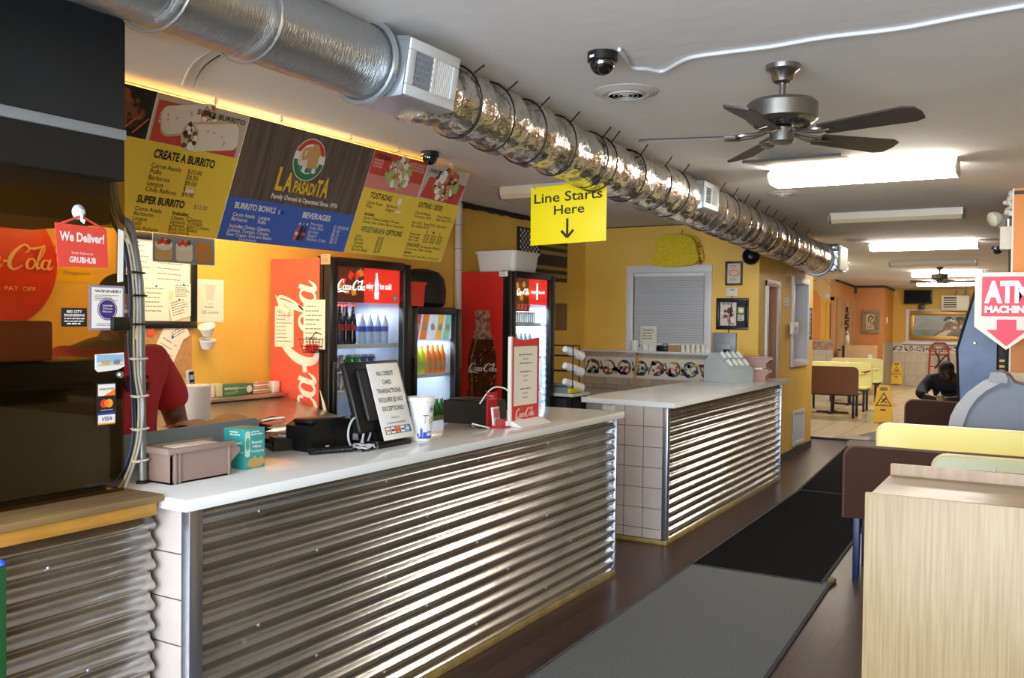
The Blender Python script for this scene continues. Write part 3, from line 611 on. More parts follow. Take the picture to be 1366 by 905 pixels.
def art1(b, w, h):
    yt = h*.66; a = w-.745
    b.rect(0, 0, w, yt, .001, MY); b.rect(0, yt, a+.17, h, .001, MPH); dish(b, a-.02, yt+.12, .13, (MEAT, MEA2, MEAT, mat('meat_red', '#9A4A2E', .6)), 60, .0012)
    for i in range(5): b.rib([(a-.15+.06*i, yt+.02), (a-.08+.06*i, yt+.1)], .008, .003, TOMA)
    b.rect(a+.18, yt, w, h, .001, mat('cloth_photo', '#CDB7A0', .6)); basket(b, a+.19, yt+.001, w-.03, h-.03, .0013)
    b.flat([(w-.36, h), (w, h), (w, yt+.10)], .0018, mat('cloth_photo2', '#C9BBA6', .6))
    burrito(b, a+.37, yt+.135, .30, .15, .25, .002); burrito(b, a+.55, yt+.085, .33, .15, PI+.2, .003)
    b.fit('SUPER BURRITO', w-.33, w-.02, h-.055, .026, .004, INK, bold=.02)
    x = a+.205; b.fit('CREATE A BURRITO', x+.03, x+.40, yt-.075, .042, .002, INK, bold=.035)
    col(b, x+.03, yt-.125, ('Carne Asada', 'Pollo', 'Barbacoa', 'Lengua', 'Chile Relleno'), .034, .03, INK)
    col(b, x+.245, yt-.125, ('$10.00', '$8.50', '$9.00', '$       ', '$9.00'), .034, .03, INK); b.rect(x+.262, yt-.222, x+.315, yt-.203, .003, SIGNW)
    b.fit('SUPER BURRITO', x, x+.28, yt-.305, .038, .002, INK, bold=.035); b.text('$12.50', .032, x+.34, yt-.30, .002, GINK)
    col(b, x, yt-.345, ('Carne Asada', 'Barbacoa', 'Lengua', 'Pollo', 'Chile Relleno'), .03, .025, INK)
    b.text('Includes:', .03, x+.22, yt-.345, .002, INK, bold=.02); col(b, x+.22, yt-.37, ('Onion, Cilantro,', 'Lettuce, Tomato,', 'Cheese, Sour Cream,', 'Rice and Beans', 'Guacamole'), .03, .019, INK)
LOGOR = mat('logo_red', '#C8402F', .5); LOGOG = mat('logo_green', '#2E7A45', .5); LOGOS = mat('logo_sand', '#C99A62', .5); LOGOY = mat('logo_yellow', '#E3BA2A', .5)
def art2(b, w, h):
    yb = h*.36; b.rect(0, yb, w, h, .001, BRW); b.rect(0, 0, w, yb, .001, MBL)
    cx, cy, R = w*.49, h*.77, .125
    b.disc(cx, cy, R, .002, SIGNW, n=36); b.flat([(cx+R*.96*math.cos(a), cy+R*.96*math.sin(a)) for a in [PI*.1+q*PI/20 for q in range(17)]], .0022, LOGOR); b.flat([(cx+R*.96*math.cos(a), cy+R*.96*math.sin(a)) for a in [PI*1.02+q*PI/20 for q in range(20)]], .0022, LOGOG)
    b.disc(cx, cy+.005, R*.70, .0024, SIGNW, n=30); b.disc(cx-.02, cy-.0, R*.55, .0025, mat('logo_pale', '#D9CDB8', .5), n=24)
    b.blob(cx+.015, cy+.045, .05, .0027, LOGOS, jag=.3); b.blob(cx+.03, cy+.0, .04, .0028, LOGOS, jag=.3, ry=.055); b.rib([(cx-.01, cy+.07), (cx-.055, cy+.05), (cx-.05, cy+.0), (cx-.02, cy+.02)], .02, .0028, LOGOS)
    for i in range(7): b.blob(cx-.08+.027*i, cy-.05-.012*math.sin(i*.5), .016, .003, (LOGOG, mat('logo_blue', '#4A7CB5', .5), SIGNW)[i % 3])
    for i, (s_, hh) in enumerate((('L', .13), ('A', .11))): b.fit(s_, cx-.2+.062*i, cx-.145+.068*i, h*.475, hh, .002, LOGOY, bold=.03)
    b.fit('PASADI', cx-.06, cx+.115, h*.475, .07, .002, LOGOY, bold=.03); b.fit('T', cx+.12, cx+.165, h*.475, .10, .002, LOGOY, bold=.03); b.fit('A', cx+.165, cx+.225, h*.475, .12, .002, LOGOY, bold=.03)
    b.fit('Family Owned & Operated Since 1976', w*.29, w*.82, h*.40, .027, .002, SIGNW, bold=.02)
    b.fit('BURRITO BOWLS', .06, .36, yb-.06, .033, .002, SIGNW, bold=.03); b.text('$', .035, .38, yb-.06, .002, SIGNW); b.rect(.4, yb-.06, .43, yb-.04, .002, mat('menu_blue2', '#1D3B8C', .5))
    col(b, .06, yb-.105, ('Carne Asada', 'Barbacoa'), .031, .026, SIGNW, bold=.01); col(b, .25, yb-.105, ('Lengua', 'Pollo'), .031, .026, SIGNW, bold=.01)
    b.text('Includes: Onion, Cilantro,', .029, .06, yb-.17, .002, SIGNW, bold=.02); col(b, .055, yb-.194, ('Lettuce, Tomato, Cheese,', 'Sour Cream, Rice and Beans'), .029, .024, SIGNW, bold=.01); b.text('Guacamole', .029, .15, .004, .002, SIGNW)
    b.fit('BEVERAGES', .58, .82, yb-.06, .035, .002, SIGNW, bold=.03)
    for i, m in enumerate((TOMA, MPH, BEAN)):
        M = Matrix.Translation((.565+.03*i, yb-.2, 0)) @ Matrix.Rotation(-.12, 4, 'Z'); b.flat([(-.013, 0), (.013, 0), (.013, .06), (.005, .085), (.005, .105), (-.005, .105), (-.005, .085), (-.013, .06)], .002+.0002*i, m, M); b.rect(-.013, .03, .013, .05, .003, (SIGNW, BEAN, TOMA)[i], M); b.rect(-.006, .095, .006, .11, .003, (SIGNW, LETT, SIGNW)[i], M)
    col(b, .665, yb-.10, ('Horchata', 'Soda 20oz.', 'Jarritos', 'Sangria', 'Mexican Coke'), .029, .024, SIGNW); col(b, .87, yb-.10, ('$1.50/$3.00', '$1.60', '$2.15', '$2.15', '$2.15'), .029, .024, SIGNW)
CHI = mat('chips', '#C99A55', .6)
def art3(b, w, h):
    yt = h*.64; b.rect(0, 0, w, yt, .001, MY)
    b.rect(0, yt, w*.52, h, .001, BASK); basket(b, .0, yt, w*.52, h, .0012); b.rect(0, yt, w*.52, yt+.09, .0018, mat('tray_pink', '#D68277', .6)); dish(b, w*.27, h*.83, .12, (LETT, CREM, TOMA, CREM, LETT, TOR2, TOMA), 130, .002); b.fit('TOSTADA', .015, .17, h-.05, .028, .008, INK, bold=.02)
    b.rect(w*.53, yt, w, h, .001, mat('cloth_photo3', '#C6B8A4', .6)); b.flat([(w*.54, yt+.01), (w*.97, yt), (w*.99, yt+.15), (w*.58, yt+.16)], .0013, BASK); dish(b, w*.77, h*.83, .13, (BEAN, CREM, CHI, TOMA, BEAN, CHI, CREM), 130, .002); b.blob(w*.88, h*.8, .04, .0085, LETT); b.blob(w*.71, h*.9, .045, .0085, CREM); b.fit('CHACHOS', w*.55, w*.70, h-.055, .026, .009, INK, bold=.02)
    b.fit('TOSTADAS', .08, .30, yt-.06, .038, .002, INK, bold=.02); b.rect(.37, yt-.07, .405, yt-.03, .003, SIGNW)
    col(b, .07, yt-.1, ('Carne Asada', 'Pollo'), .03, .026, INK); col(b, .27, yt-.1, ('Barbacoa', 'Lengua'), .03, .026, INK); b.rect(.38, yt-.13, .43, yt-.113, .003, SIGNW)
    b.text('Includes:', .029, .08, yt-.175, .002, INK, bold=.02); col(b, .08, yt-.20, ('Onion, Cilantro, Lettuce, Tomato,', 'Cheese, Sour Cream, Beans Guacamole'), .027, .026, INK)
    b.fit('VEGETARIAN', .09, .33, yt-.285, .036, .002, LOGOG, bold=.02); b.fit('OPTIONS', .35, .52, yt-.285, .036, .002, INK, bold=.02)
    col(b, .06, yt-.325, ('Taco', 'Burrito', 'Tostada', 'Chachos', 'Burrito Bowl'), .029, .023, INK); col(b, .28, yt-.325, ('$3.00', '$7.50', '$3.50', '$7.50', '$6.00'), .029, .023, INK)
    b.fit('EXTRAS / SIDES', w*.56, w*.82, yt-.06, .036, .002, INK, bold=.02)
    col(b, w*.55, yt-.11, ('Chips & Medium', 'Guacamole  $4.50'), .026, .024, INK); col(b, w*.79, yt-.11, ('Chips & Medium', 'Salsa Fuego  $4.50'), .026, .024, INK); col(b, w*.55, yt-.18, ('Rice $2.00   Beans $2.00   Chips $2.00', 'Rice & Beans $2.50'), .026, .024, INK)
    b.text('S        M        L', .028, w*.73, yt-.235, .002, INK, bold=.02); col(b, w*.56, yt-.26, ('Guacamole', 'Salsa Fuego', 'Salsa Verde'), .026, .022, INK); col(b, w*.72, yt-.26, ('$3.00   $4.00   $5.00', '$3.00   $4.00   $5.00', '$3.00   $4.00   $5.00'), .026, .022, INK)
    b.fit('CHACHOS', w*.56, w*.70, yt-.345, .028, .002, INK, bold=.02); b.text('Our Version of Nachos', .026, w*.71, yt-.345, .002, INK); b.text('Carne Asada / Pollo / Carnitas', .026, w*.56, yt-.37, .002, INK); b.text('Includes:', .025, w*.56, yt-.395, .002, INK, bold=.02); b.text('Cheese, Sour Cream, Beans & Guacamole', .025, w*.56, yt-.42, .002, INK)
board('menu_board', 'yellow menu board with burrito photos above CREATE A BURRITO prices', Y0, Y1-.003, art1)
board('menu_board', 'brown and blue menu board with the round restaurant logo', Y1, Y2-.003, art2)
board('menu_board', 'yellow menu board headed TOSTADAS and EXTRAS / SIDES', Y2, Y3, art3)
# dessert photo under the left board
def dess(b, w, h):
    b.rect(.003, .003, w-.003, h, .0034, mat('dessert_back', '#8C94A3', .5))
    for i, (m, n_) in enumerate((('flan', '#D8B27A'), ('cake', '#E9E0D0'), ('flan2', '#C98A4A'))):
        x = w*(.17+.32*i); mm = mat('dessert_'+m, n_, .5); b.flat(rrect(x-.135*w, h*.08, x+.135*w, h*.62, .02), .0038, mm); b.disc(x, h*.62, .135*w, .0042, (CREM, CREM, mm)[i], ry=h*.2)
        for k in range(4): b.blob(x+.02*(k-1.5), h*(.7+.05*(k % 2)), .014, .0046+.0001*k, (TOMA, RED, TOMA, MEAT)[k] if i < 2 else mm)
q0, q1 = U(203, 330, 'X', -3.89), U(286, 330, 'X', -3.89)
b = B(fx(-3.89, q0.y, U(245, 352, 'X', -3.89).z)); hh = 2.068-U(245, 352, 'X', -3.89).z; b.box((0, 0, 0), (q1.y-q0.y, hh, .003), SIGNW); dess(b, q1.y-q0.y, hh); tag(b.build('dessert_poster'), 'small poster of desserts hanging under the left menu board', 'poster')
# ================================================================== on the yellow left wall
b = B(fx(XL)); x0, x1 = U(160, 380, 'X', XL).y, U(257, 380, 'X', XL).y; z0, z1 = U(220, 434, 'X', XL).z, U(230, 318, 'X', XL).z
BULL = (x0, x1, z0, z1)
t = thing('bulletin_board', 'black framed board of pinned white papers on the yellow wall', 'bulletin board', (XL, (x0+x1)/2, z0))
b.box((x0, z0, .001), (x1, z1, .008), mat('board_cream', '#E3D9B8', .7)); b.build('backing', t)
b = B(fx(XL)); casing(b, x0-.02, z0-.02, x1+.02, z1+.02, .045, I4, BLACK, .025); b.build('frame', t)
for i, (u, v, w_, h_, a) in enumerate(((.02, .45, .4, .5, .02), (.42, .4, .5, .5, -.03), (.28, .05, .36, .42, .0), (.70, .28, .3, .2, .02), (.68, .04, .32, .24, .25), (.05, .02, .25, .34, -.05))):
    W, H = x1-x0, z1-z0; b = B(fx(XL+.009+.001*i, x0+u*W, z0+v*H) @ RZ(a)); b.rect(0, 0, w_*W, h_*H, 0, PAPER); b.lines(w_*W*.1, h_*H*.85, w_*W*.9, 6, h_*H*.12, .006, .0005, GINK); b.disc(w_*W*.5, h_*H*.93, .008, .003, MBL); tag(b.build('pinned_paper'), ['large white paper pinned at upper left of the black framed board', 'large white paper pinned at upper right of the framed board', 'certificate-like white paper pinned low in the middle of the framed board', 'small white slip pinned at the right of the framed board', 'tilted white card pinned at lower right of the framed board', 'white paper pinned at lower left of the framed board'][i], 'paper', 'papers on the framed board')
def cup25(b, w, h):
    b.flat([(w*.38, h*.52), (w*.62, h*.52), (w*.7, h*.88), (w*.3, h*.88)], .0035, mat('pale_print', '#D4D2CE', .7)); b.fit('To go cups', w*.4, w*.6, h*.42, h*.03, .0035, INK); b.lines(w*.3, h*.34, w*.75, 1, .01, .006, .0035, GINK); b.fit('25 cents', w*.22, w*.8, h*.2, h*.07, .0035, GINK)
wallsheet('price_sheet', 'white paper sign reading 25 cents taped on the yellow wall', 'paper sign', 261, 373, 298, 430, PAPER, cup25)
# cork board with two notes
x0, x1 = U(192, 480, 'X', XL).y, U(254, 480, 'X', XL).y; z0, z1 = U(225, 502, 'X', XL).z, U(225, 440, 'X', XL).z
b = B(fx(XL, x0, z0)); b.box((0, 0, .001), (x1-x0, z1-z0, .012), mat('cork', '#B98A5B', .8, var=.12, scale=40)); tag(b.build('cork_board'), 'small brown cork board below the black framed board', 'cork board')
for (nm, lab, px, py, w_, h_, a, pc) in (('pinned_note', 'white note pinned at the left of the cork board', 196, 482, .17, .25, -.5, MBL), ('pinned_note', 'tilted white card pinned at the right of the cork board', 228, 462, .15, .11, .45, LETT)):
    q = U(px, py, 'X', XL); b = B(fx(XL+.014+(.003 if a > 0 else 0), q.y, q.z) @ RZ(a)); b.rect(0, 0, w_, h_, 0, PAPER); b.lines(w_*.15, h_*.7, w_*.9, 3, h_*.15, .006, .0005, GINK); b.disc(w_*.5, h_*.85, .01, .004, pc); tag(b.build(nm), lab, 'note', 'notes on the cork board')
q = U(199, 443, 'X', XL); b = B(fx(XL+.013, q.y, q.z)); b.box((-.025, -.022, 0), (.025, .022, .006), TOMA); tag(b.build('red_tag'), 'small square red tag at the corner of the cork board', 'tag')
# portion cups stuck on the wall
for lab, px, py, tl in (('white portion cup on the wall, upper of two under the 25 cents sign', 269, 440, .7), ('white portion cup on the wall, lower of two under the 25 cents sign', 269, 458, .15)):
    q = U(px, py, 'X', XL); b = B(T(XL+.052, q.y, q.z) @ RX(tl*.6) @ RY(.2) @ T(0, 0, -.035)); b.lathe([(.034, 0), (.052, .055), (.057, .057), (.056, .062), (.048, .06), (.032, .004), (0, .004)], WHITE); tag(b.build('portion_cup'), lab, 'cup', 'portion cups on the wall')
# white pvc pipe
b = B(); yp = 7.09; b.tube([(XL+.04, yp, 1.2), (XL+.04, yp, CEIL-.02)], .034, mat('pvc', '#C9C4BC', .4), 14)
for z in (2.3, 2.52, 2.1): b.tube([(XL+.04, yp, z), (XL+.04, yp, z+.008)], .036, GREY, 14)
tag(b.build('wall_pipe'), 'white plastic pipe running up the wall between the coolers', 'pipe')
# flag
fy0, fy1 = U(689, 340, 'X', XL).y, U(755, 340, 'X', XL).y; fz0, fz1 = U(740, 376, 'X', XL).z, U(700, 304, 'X', XL).z
t = thing('wall_flag', 'black and tan wooden flag with white stars on the back left wall', 'flag', (XL, (fy0+fy1)/2, fz0))
W, H = fy1-fy0, fz1-fz0; b = B(fx(XL, fy0, fz0)); b.box((0, 0, .001), (W, H, .02), mat('flag_black', '#1B1B1E', .6), .003); b.build('board', t)
b = B(fx(XL+.0205, fy0, fz0)); TANF = mat('flag_tan', '#A9803C', .6)
for i in range(13):
    if i % 2 and i != 7: b.rect(0 if i > 6 else W*.42, H*(1-(i+1)/13), W, H*(1-i/13), .0005, TANF)
b.rect(0, H*.46, W*.42, H, .001, mat('flag_black', '#1B1B1E')); b.build('stripes', t, 0)
b = B(fx(XL+.022, fy0, fz0))
for r in range(9):
    for c in range(6 if r % 2 == 0 else 5):
        x = W*.42*(.1+(c+(.5 if r % 2 else 0))*.16); y = H*(.5+.055*r); b.flat([(x+(.021 if k % 2 == 0 else .010)*math.sin(k*PI/5), y+(.021 if k % 2 == 0 else .010)*math.cos(k*PI/5)) for k in range(10)], .0005, SIGNW)
b.build('stars', t, 0)
wallsheet('wall_plaque', 'plain brown square panel on the wall below the flag', 'panel', 741, 405, 755, 441, mat('plaque_brown', '#8A6242', .6), th=.015, bev=.003)

# ================================================================== coolers
DOORB = mat('cooler_black', '#131315', .3); CASEI = mat('cooler_inside', '#C7D3E2', .5); PANE = glass('cooler_glass', (.90, .93, .95), .06)
CXF = -4.213
def shelf_light(t, loc, sx, sy, p, col): 
    l = bpy.data.lights.new('cooler_lamp', 'AREA'); l.shape = 'RECTANGLE'; l.size = sx; l.size_y = sy; l.energy = p; l.color = col
    o = bpy.data.objects.new('cooler_lamp', l); COL.objects.link(o); o.parent = t; o.location = Vector(loc)-t.location; o.rotation_euler = (0, PI/2*0, 0); return o
def cooler(name, label, y0, y1, xb, xf, H, side, head, shelves, power, glow, header=.24, col=(.85, .93, 1)):
    t = thing(name, label, 'drinks cooler', ((xb+xf)/2, (y0+y1)/2, 0)); s = .045; xd = xf-.06; hz = H-.07
    b = B()
    b.box((xb, y0, .02), (xd, y0+s, H), side); b.box((xb, y1-s, .02), (xd, y1, H), side); b.box((xb, y0+s, .02), (xb+s, y1-s, H), CASEI); b.box((xb+s, y0+s, H-.05), (xd, y1-s, H), side)
    b.box((xb+s, y0+s, .02), (xd, y1-s, .28), DOORB); b.build('cabinet', t)
    b = B(); g = .004
    for q in ((y0+s, y0+s+g, 0), (y1-s-g, y1-s, 0)): b.box((xb+s, q[0], .28), (xd, q[1], H-.05), CASEI)
    b.build('lining', t)
    if side is not DOORB:
        b = B(); b.box((xd-.03, y0-.002, .02), (xd+.001, y0+.02, H+.003), DOORB); b.box((xd-.05, y0+.0, H-.001), (xd, y1, H+.012), DOORB); b.build('front_edge', t)
    b = B(); fw = .085; zb = .26
    for q in ((y0, y0+fw, zb, H), (y1-fw, y1, zb, H), (y0+fw, y1-fw, zb, zb+fw), (y0+fw, y1-fw, H-.05, H+.01)): b.box((xd+.004, q[0], q[2]), (xf, q[1], q[3]), DOORB, .006)
    d = b.build('door', t)
    b = B(); b.box((xf-.03, y0+fw, zb+fw), (xf-.022, y1-fw, H-.05), PANE); b.build('door_glass', d)
    b = B(); b.box((xf, y0+.02, .95), (xf+.025, y0+.055, 1.35), DOORB, .008); b.build('handle', d)
    b = B(); b.box((xd, y0, .03), (xf-.01, y1, zb-.01), mat('grille_black', '#1A1A1C', .5))
    for i in range(7): b.box((xf-.01, y0+.08, .06+.026*i), (xf-.004, y1-.08, .072+.026*i), DOORB)
    b.build('kick_grille', t)
    for z in shelves:
        b = B()
        for i in range(14): y = y0+s+.02+(y1-y0-2*s-.04)*i/13; b.cyl((xb+.06, y, z-.004), (xd-.03, y, z-.004), .003, WHITE, 6)
        b.box((xd-.035, y0+s+.006, z-.03), (xd-.025, y1-s-.006, z+.002), WHITE); b.build('shelf', t)
    if head:
        b = B(fx(xf-.046, y0+fw, H-.05-header)); head(b, y1-y0-2*fw, header); b.build('header_sign', t, 0)
    if power: shelf_light(t, ((xb+xf)/2, (y0+y1)/2, H-.055-header-.01 if head else H-.06), .3, (y1-y0)*.7, power, col)
    return t
HEADR = mat('header_red', '#D5261C', .4, emit=.9); HEADK = mat('header_cola', '#5A2416', .4, emit=.5); HEADW = mat('header_white', '#F6F2EA', .4, emit=1.3); HEADA = mat('header_amber', '#C97A28', .4, emit=.7)
def head1(b, w, h):
    b.box((0, 0, -.03), (w, h, 0), HEADR); b.rect(0, 0, w*.44, h, .001, HEADK)
    for i in range(8): b.blob(w*(.04+.05*i), h*random.uniform(.1, .9), .03, .0013, HEADA if i % 2 else HEADR, jag=.4)
    cola(b, w*.05, h*.36, w*.40, .003, mat('header_edge', '#3A1710', .5), fat=1.9); cola(b, w*.05, h*.36, w*.40, .004, HEADW, fat=1.2); b.fit('enjoy', w*.47, w*.58, h*.42, h*.17, .003, HEADW, bold=.02); b.fit('ice cold', w*.68, w*.86, h*.42, h*.17, .003, HEADW, bold=.02)
    c = w*.63; b.flat([(c-.022, h*.12), (c+.022, h*.12), (c+.026, h*.3), (c+.018, h*.42), (c+.024, h*.55), (c+.009, h*.75), (c+.009, h*.88), (c-.009, h*.88), (c-.009, h*.75), (c-.024, h*.55), (c-.018, h*.42), (c-.026, h*.3)], .003, HEADW)
CORG = mat('cooler_orange_red', '#E65A40', .4)
c1 = cooler('drinks_cooler', 'tall glass-door cooler with an orange-red side behind the card sign', 4.735, 5.655, XL+.02, CXF, 2.06, CORG, head1, (1.46, 1.12, .72), 4.5, 0, .25)
# script on its side, reading upwards
CRM = mat('script_cream', '#F3E6CF', .45)
b = B(fr((CXF-.125, 4.7335, .625), (0, 0, 1), (-1, 0, 0)) @ Matrix.Diagonal((1, 1.2, 1, 1))); cola(b, 0, .0, 1.275, 0, CRM, fat=1.2); 
b.build('side_script', c1, 0)
def side_sheet(label, x0, y0, x1, y1, curl=False):
    Y = 4.733; p, q = U(x0, (y0+y1)/2, 'Y', Y), U(x1, (y0+y1)/2, 'Y', Y); z0, z1 = U((x0+x1)/2, y1, 'Y', Y).z, U((x0+x1)/2, y0, 'Y', Y).z
    b = B(fy(Y-.002, p.x, z0)); w, h = q.x-p.x, z1-z0; b.rect(0, 0, w, h, 0, mat('cream_paper', '#EFE0C2', .7)); b.lines(w*.1, h*.85, w*.95, 9, h*.09, h*.022, .0005, GINK, jag=.5)
    if curl: b.tube([(w*.35, h*1.0, .02), (w*.9, h*.82, .035)], [.035, .02], mat('cream_paper', '#EFE0C2'), 8, flat=.4)
    tag(b.build('taped_sheet'), label, 'paper')
side_sheet('cream printed sheet with a curled corner, left of two on the cooler side', 367, 409, 392, 463, True); side_sheet('cream printed sheet, right of two on the orange cooler side', 405, 400, 434, 466)
Y = 4.733; q = U(426, 345, 'Y', Y); b = B(fy(Y-.001, U(428, 350, 'Y', Y).x, U(428, 353, 'Y', Y).z)); b.rect(0, 0, .085, .07, 0, mat('tan_label', '#C79A6A', .6)); b.lines(.005, .055, .08, 4, .014, .006, .0005, GINK); tag(b.build('rating_label'), 'small tan label at the top corner of the orange cooler side', 'label')
q = U(422, 470, 'Y', Y); t = thing('wire_basket', 'small black wire basket holding red packets on the cooler side', 'basket', (q.x, Y, q.z)); b = B(fy(Y-.004, q.x, q.z))
for z in (0, .04, .09):
    w_ = .05+.15*z; b.tube([(-w_, z, 0), (-w_, z, .07+.3*z), (w_, z, .07+.3*z), (w_, z, 0)], .0028, BLACK, 6, True)
for u in (-1, -.5, 0, .5, 1): b.tube([(u*.05, 0, .07), (u*.062, .09, .095)], .002, BLACK, 6); b.tube([(u*.05, 0, 0), (u*.062, .09, 0)], .002, BLACK, 6)
b.tube([(-.05, .09, 0), (0, .14, .0), (.05, .12, .0)], .003, BLACK, 6); b.build('wire_frame', t)
b = B(fy(Y-.02, q.x, q.z)); b.box((-.04, .006, 0), (.038, .055, .05), RED, .008); tag(b.build('sauce_packets'), 'red packets lying in the black wire basket', 'packet')
# round stickers on the first cooler's glass
for lab, px, py, m, r in (('round dark gauge sticker on the first cooler glass', 527, 398, GREY, .028), ('red round price sticker at the corner of the first cooler glass', 540, 398, RED, .045)):
    q = U(px, py, 'X', CXF-.02); b = B(fr((CXF-.0215, q.y, q.z), (0, 1, 0), (0, 0, 1))); b.disc(0, 0, r, .0005, m); b.disc(0, 0, r*.6, .001, SIGNW if m is GREY else m); b.lines(-r*.6, r*.3, r*.6, 3, r*.35, r*.15, .0015, SIGNW if m is RED else INK, jag=.1); tag(b.build('glass_sticker'), lab, 'sticker')
# bottles and cans
def bottle(prof, m, capm=None, capr=.014, band=None, name='bottle', zoff=0):
    t = thing('soda_bottle' if name == 'bottle' else name, 'x', 'bottle'); b = B(); b.lathe(prof, m, seg=14); b.build('body', t)
    if capm: b = B(); h = prof[-1][1]; b.lathe([(capr, h-.012), (capr, h+.006), (capr*.8, h+.01), (0, h+.01)], capm, seg=12); b.build('cap', t)
    if band: b = B(); z0, z1, r, bm_ = band; b.lathe([(r, z0), (r, z1)], bm_, seg=14); b.build('label_band', t)
    return t
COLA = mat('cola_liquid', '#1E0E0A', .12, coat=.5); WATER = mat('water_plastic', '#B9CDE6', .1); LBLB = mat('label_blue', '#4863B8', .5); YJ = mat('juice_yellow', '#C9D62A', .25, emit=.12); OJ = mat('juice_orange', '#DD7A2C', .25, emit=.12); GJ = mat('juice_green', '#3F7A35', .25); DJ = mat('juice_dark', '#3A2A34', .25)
hour = [(.026, 0), (.029, .02), (.027, .06), (.024, .10), (.029, .15), (.029, .17), (.02, .21), (.012, .25), (.012, .285)]
watp = [(.030, 0), (.032, .02), (.030, .05), (.032, .08), (.032, .13), (.029, .16), (.014, .195), (.013, .21)]
juip = [(.032, 0), (.034, .02), (.031, .06), (.034, .12), (.031, .155), (.015, .2), (.014, .225)]
def canp(): return [(.027, 0), (.033, .01), (.033, .115), (.026, .127), (.026, .13), (.024, .126), (0, .126)]
def place(proto, pts, label, group, cat=None):
    """copies of a proto at each point; the proto itself takes the first place"""
    for i, p in enumerate(pts):
        o = proto if i == 0 else dup(proto, p); o.location = p; o['label'] = label; o['group'] = group
        if cat: o['category'] = cat
S1, S2 = 1.46, 1.12
pr = bottle(hour, COLA, RED, .013, (.10, .145, .0300, mat('label_red', '#B5302A', .5)))
place(pr, [(-4.36, 4.86+.072*i, S1) for i in range(5)]+[(-4.45, 4.86+.072*i, S1) for i in range(5)], 'glass cola bottle with a red label on the upper cooler shelf', 'cola bottles in the first cooler')
pr = bottle(watp, WATER, WHITE, .014, (.09, .13, .0325, LBLB), 'water_bottle')
place(pr, [(-4.36, 5.25+.088*i, S1) for i in range(4)]+[(-4.46, 5.25+.088*i, S1) for i in range(4)], 'clear water bottle with a blue label on the upper cooler shelf', 'water bottles in the first cooler')
def can(m, m2, name='soda_can'):
    t = thing(name, 'x', 'can'); b = B(); b.lathe(canp()[1:4], m, seg=16); b.build('body', t); b = B(); b.lathe([(.033, .115), (.027, .127), (.026, .131), (.024, .127), (0, .127)], STEEL, seg=16); b.build('lid', t)
    b = B(); b.rib([(-.012, .03), (.012, .06), (-.008, .1)], .014, .0, m2, fr((.0336, 0, 0), (0, 1, 0), (0, 0, 1))); b.build('emblem', t); return t
CR = mat('can_red', '#B92020', .3, .3); CS = mat('can_silver', '#B9BEC4', .3, .5); CG = mat('can_green', '#2E8A3C', .3, .3); CBl = mat('can_blue', '#39549E', .3, .3)
for (m, m2, lab, us) in ((CR, SIGNW, 'red soda can in the two-high rows on the lower cooler shelf', (0, 1)), (CS, CR, 'silver soda can in the two-high rows on the lower cooler shelf', (2,)), (CG, SIGNW, 'green soda can in the two-high rows on the lower cooler shelf', (3, 4)), (CBl, SIGNW, 'blue soda can in the two-high rows on the lower cooler shelf', (5, 6))):
    place(can(m, m2), [(-4.36, 4.86+.083*u, S2+.132*k) for u in us for k in (0, 1)], lab, lab.split(' can')[0]+' cans in the first cooler')
place(bottle(juip, GJ, WHITE, .014, (.07, .12, .0345, LBLB)), [(-4.36, 4.88+.09*i, .72) for i in range(6)], 'green bottle on the lowest visible shelf of the first cooler', 'lowest bottles in the first cooler')
# second, lower cooler
def head2(b, w, h):
    b.box((0, 0, -.02), (w, h, 0), mat('header_pale', '#C9CFD8', .4, emit=.5)); hs = ['#B5535A', '#E07A3A', '#DCE0EC', '#E7B45A', '#7FC4B0']
    for i, c in enumerate(hs): b.flat([(w*(.02+.2*i-.06), 0), (w*(.02+.2*i+.1), 0), (w*(.02+.2*i+.2), h), (w*(.02+.2*i+.04), h)], .001, mat('header_fruit_%s' % 'abcde'[i], c, .4, emit=.4)); b.blob(w*(.1+.2*i), h*.5, .03, .002, SIGNW)
c2 = cooler('drinks_cooler', 'low black glass-door cooler of juice bottles between the two tall ones', 5.70, 6.40, XL+.02, CXF-.03, 1.735, DOORB, head2, (1.205, .76), 5, 0, .2, (.9, .95, 1))
place(bottle(juip, YJ, SIGNW, .014, (.04, .10, .0345, mat('label_lime', '#DDE58A', .5)), 'juice_bottle'), [(-4.37, 5.80+.07*i, 1.205) for i in range(4)], 'yellow juice bottle on the upper shelf of the low cooler', 'yellow juice bottles in the low cooler')
place(bottle(juip, OJ, OJ, .014, (.04, .10, .0345, mat('label_peach', '#EBA56A', .5)), 'juice_bottle'), [(-4.37, 6.09+.07*i, 1.205) for i in range(4)], 'orange juice bottle on the upper shelf of the low cooler', 'orange juice bottles in the low cooler')
place(bottle(juip, DJ, SIGNW, .014, (.04, .09, .0345, mat('label_mauve', '#7A5A66', .5)), 'juice_bottle'), [(-4.37, 5.80+.07*i, .76) for i in range(3)], 'dark red bottle on the lower shelf of the low cooler', 'dark bottles in the low cooler')
place(bottle(juip, GJ, SIGNW, .014, (.04, .09, .0345, LETT), 'juice_bottle'), [(-4.37, 6.02+.07*i, .76) for i in range(5)], 'green bottle on the lower shelf of the low cooler', 'green bottles in the low cooler')
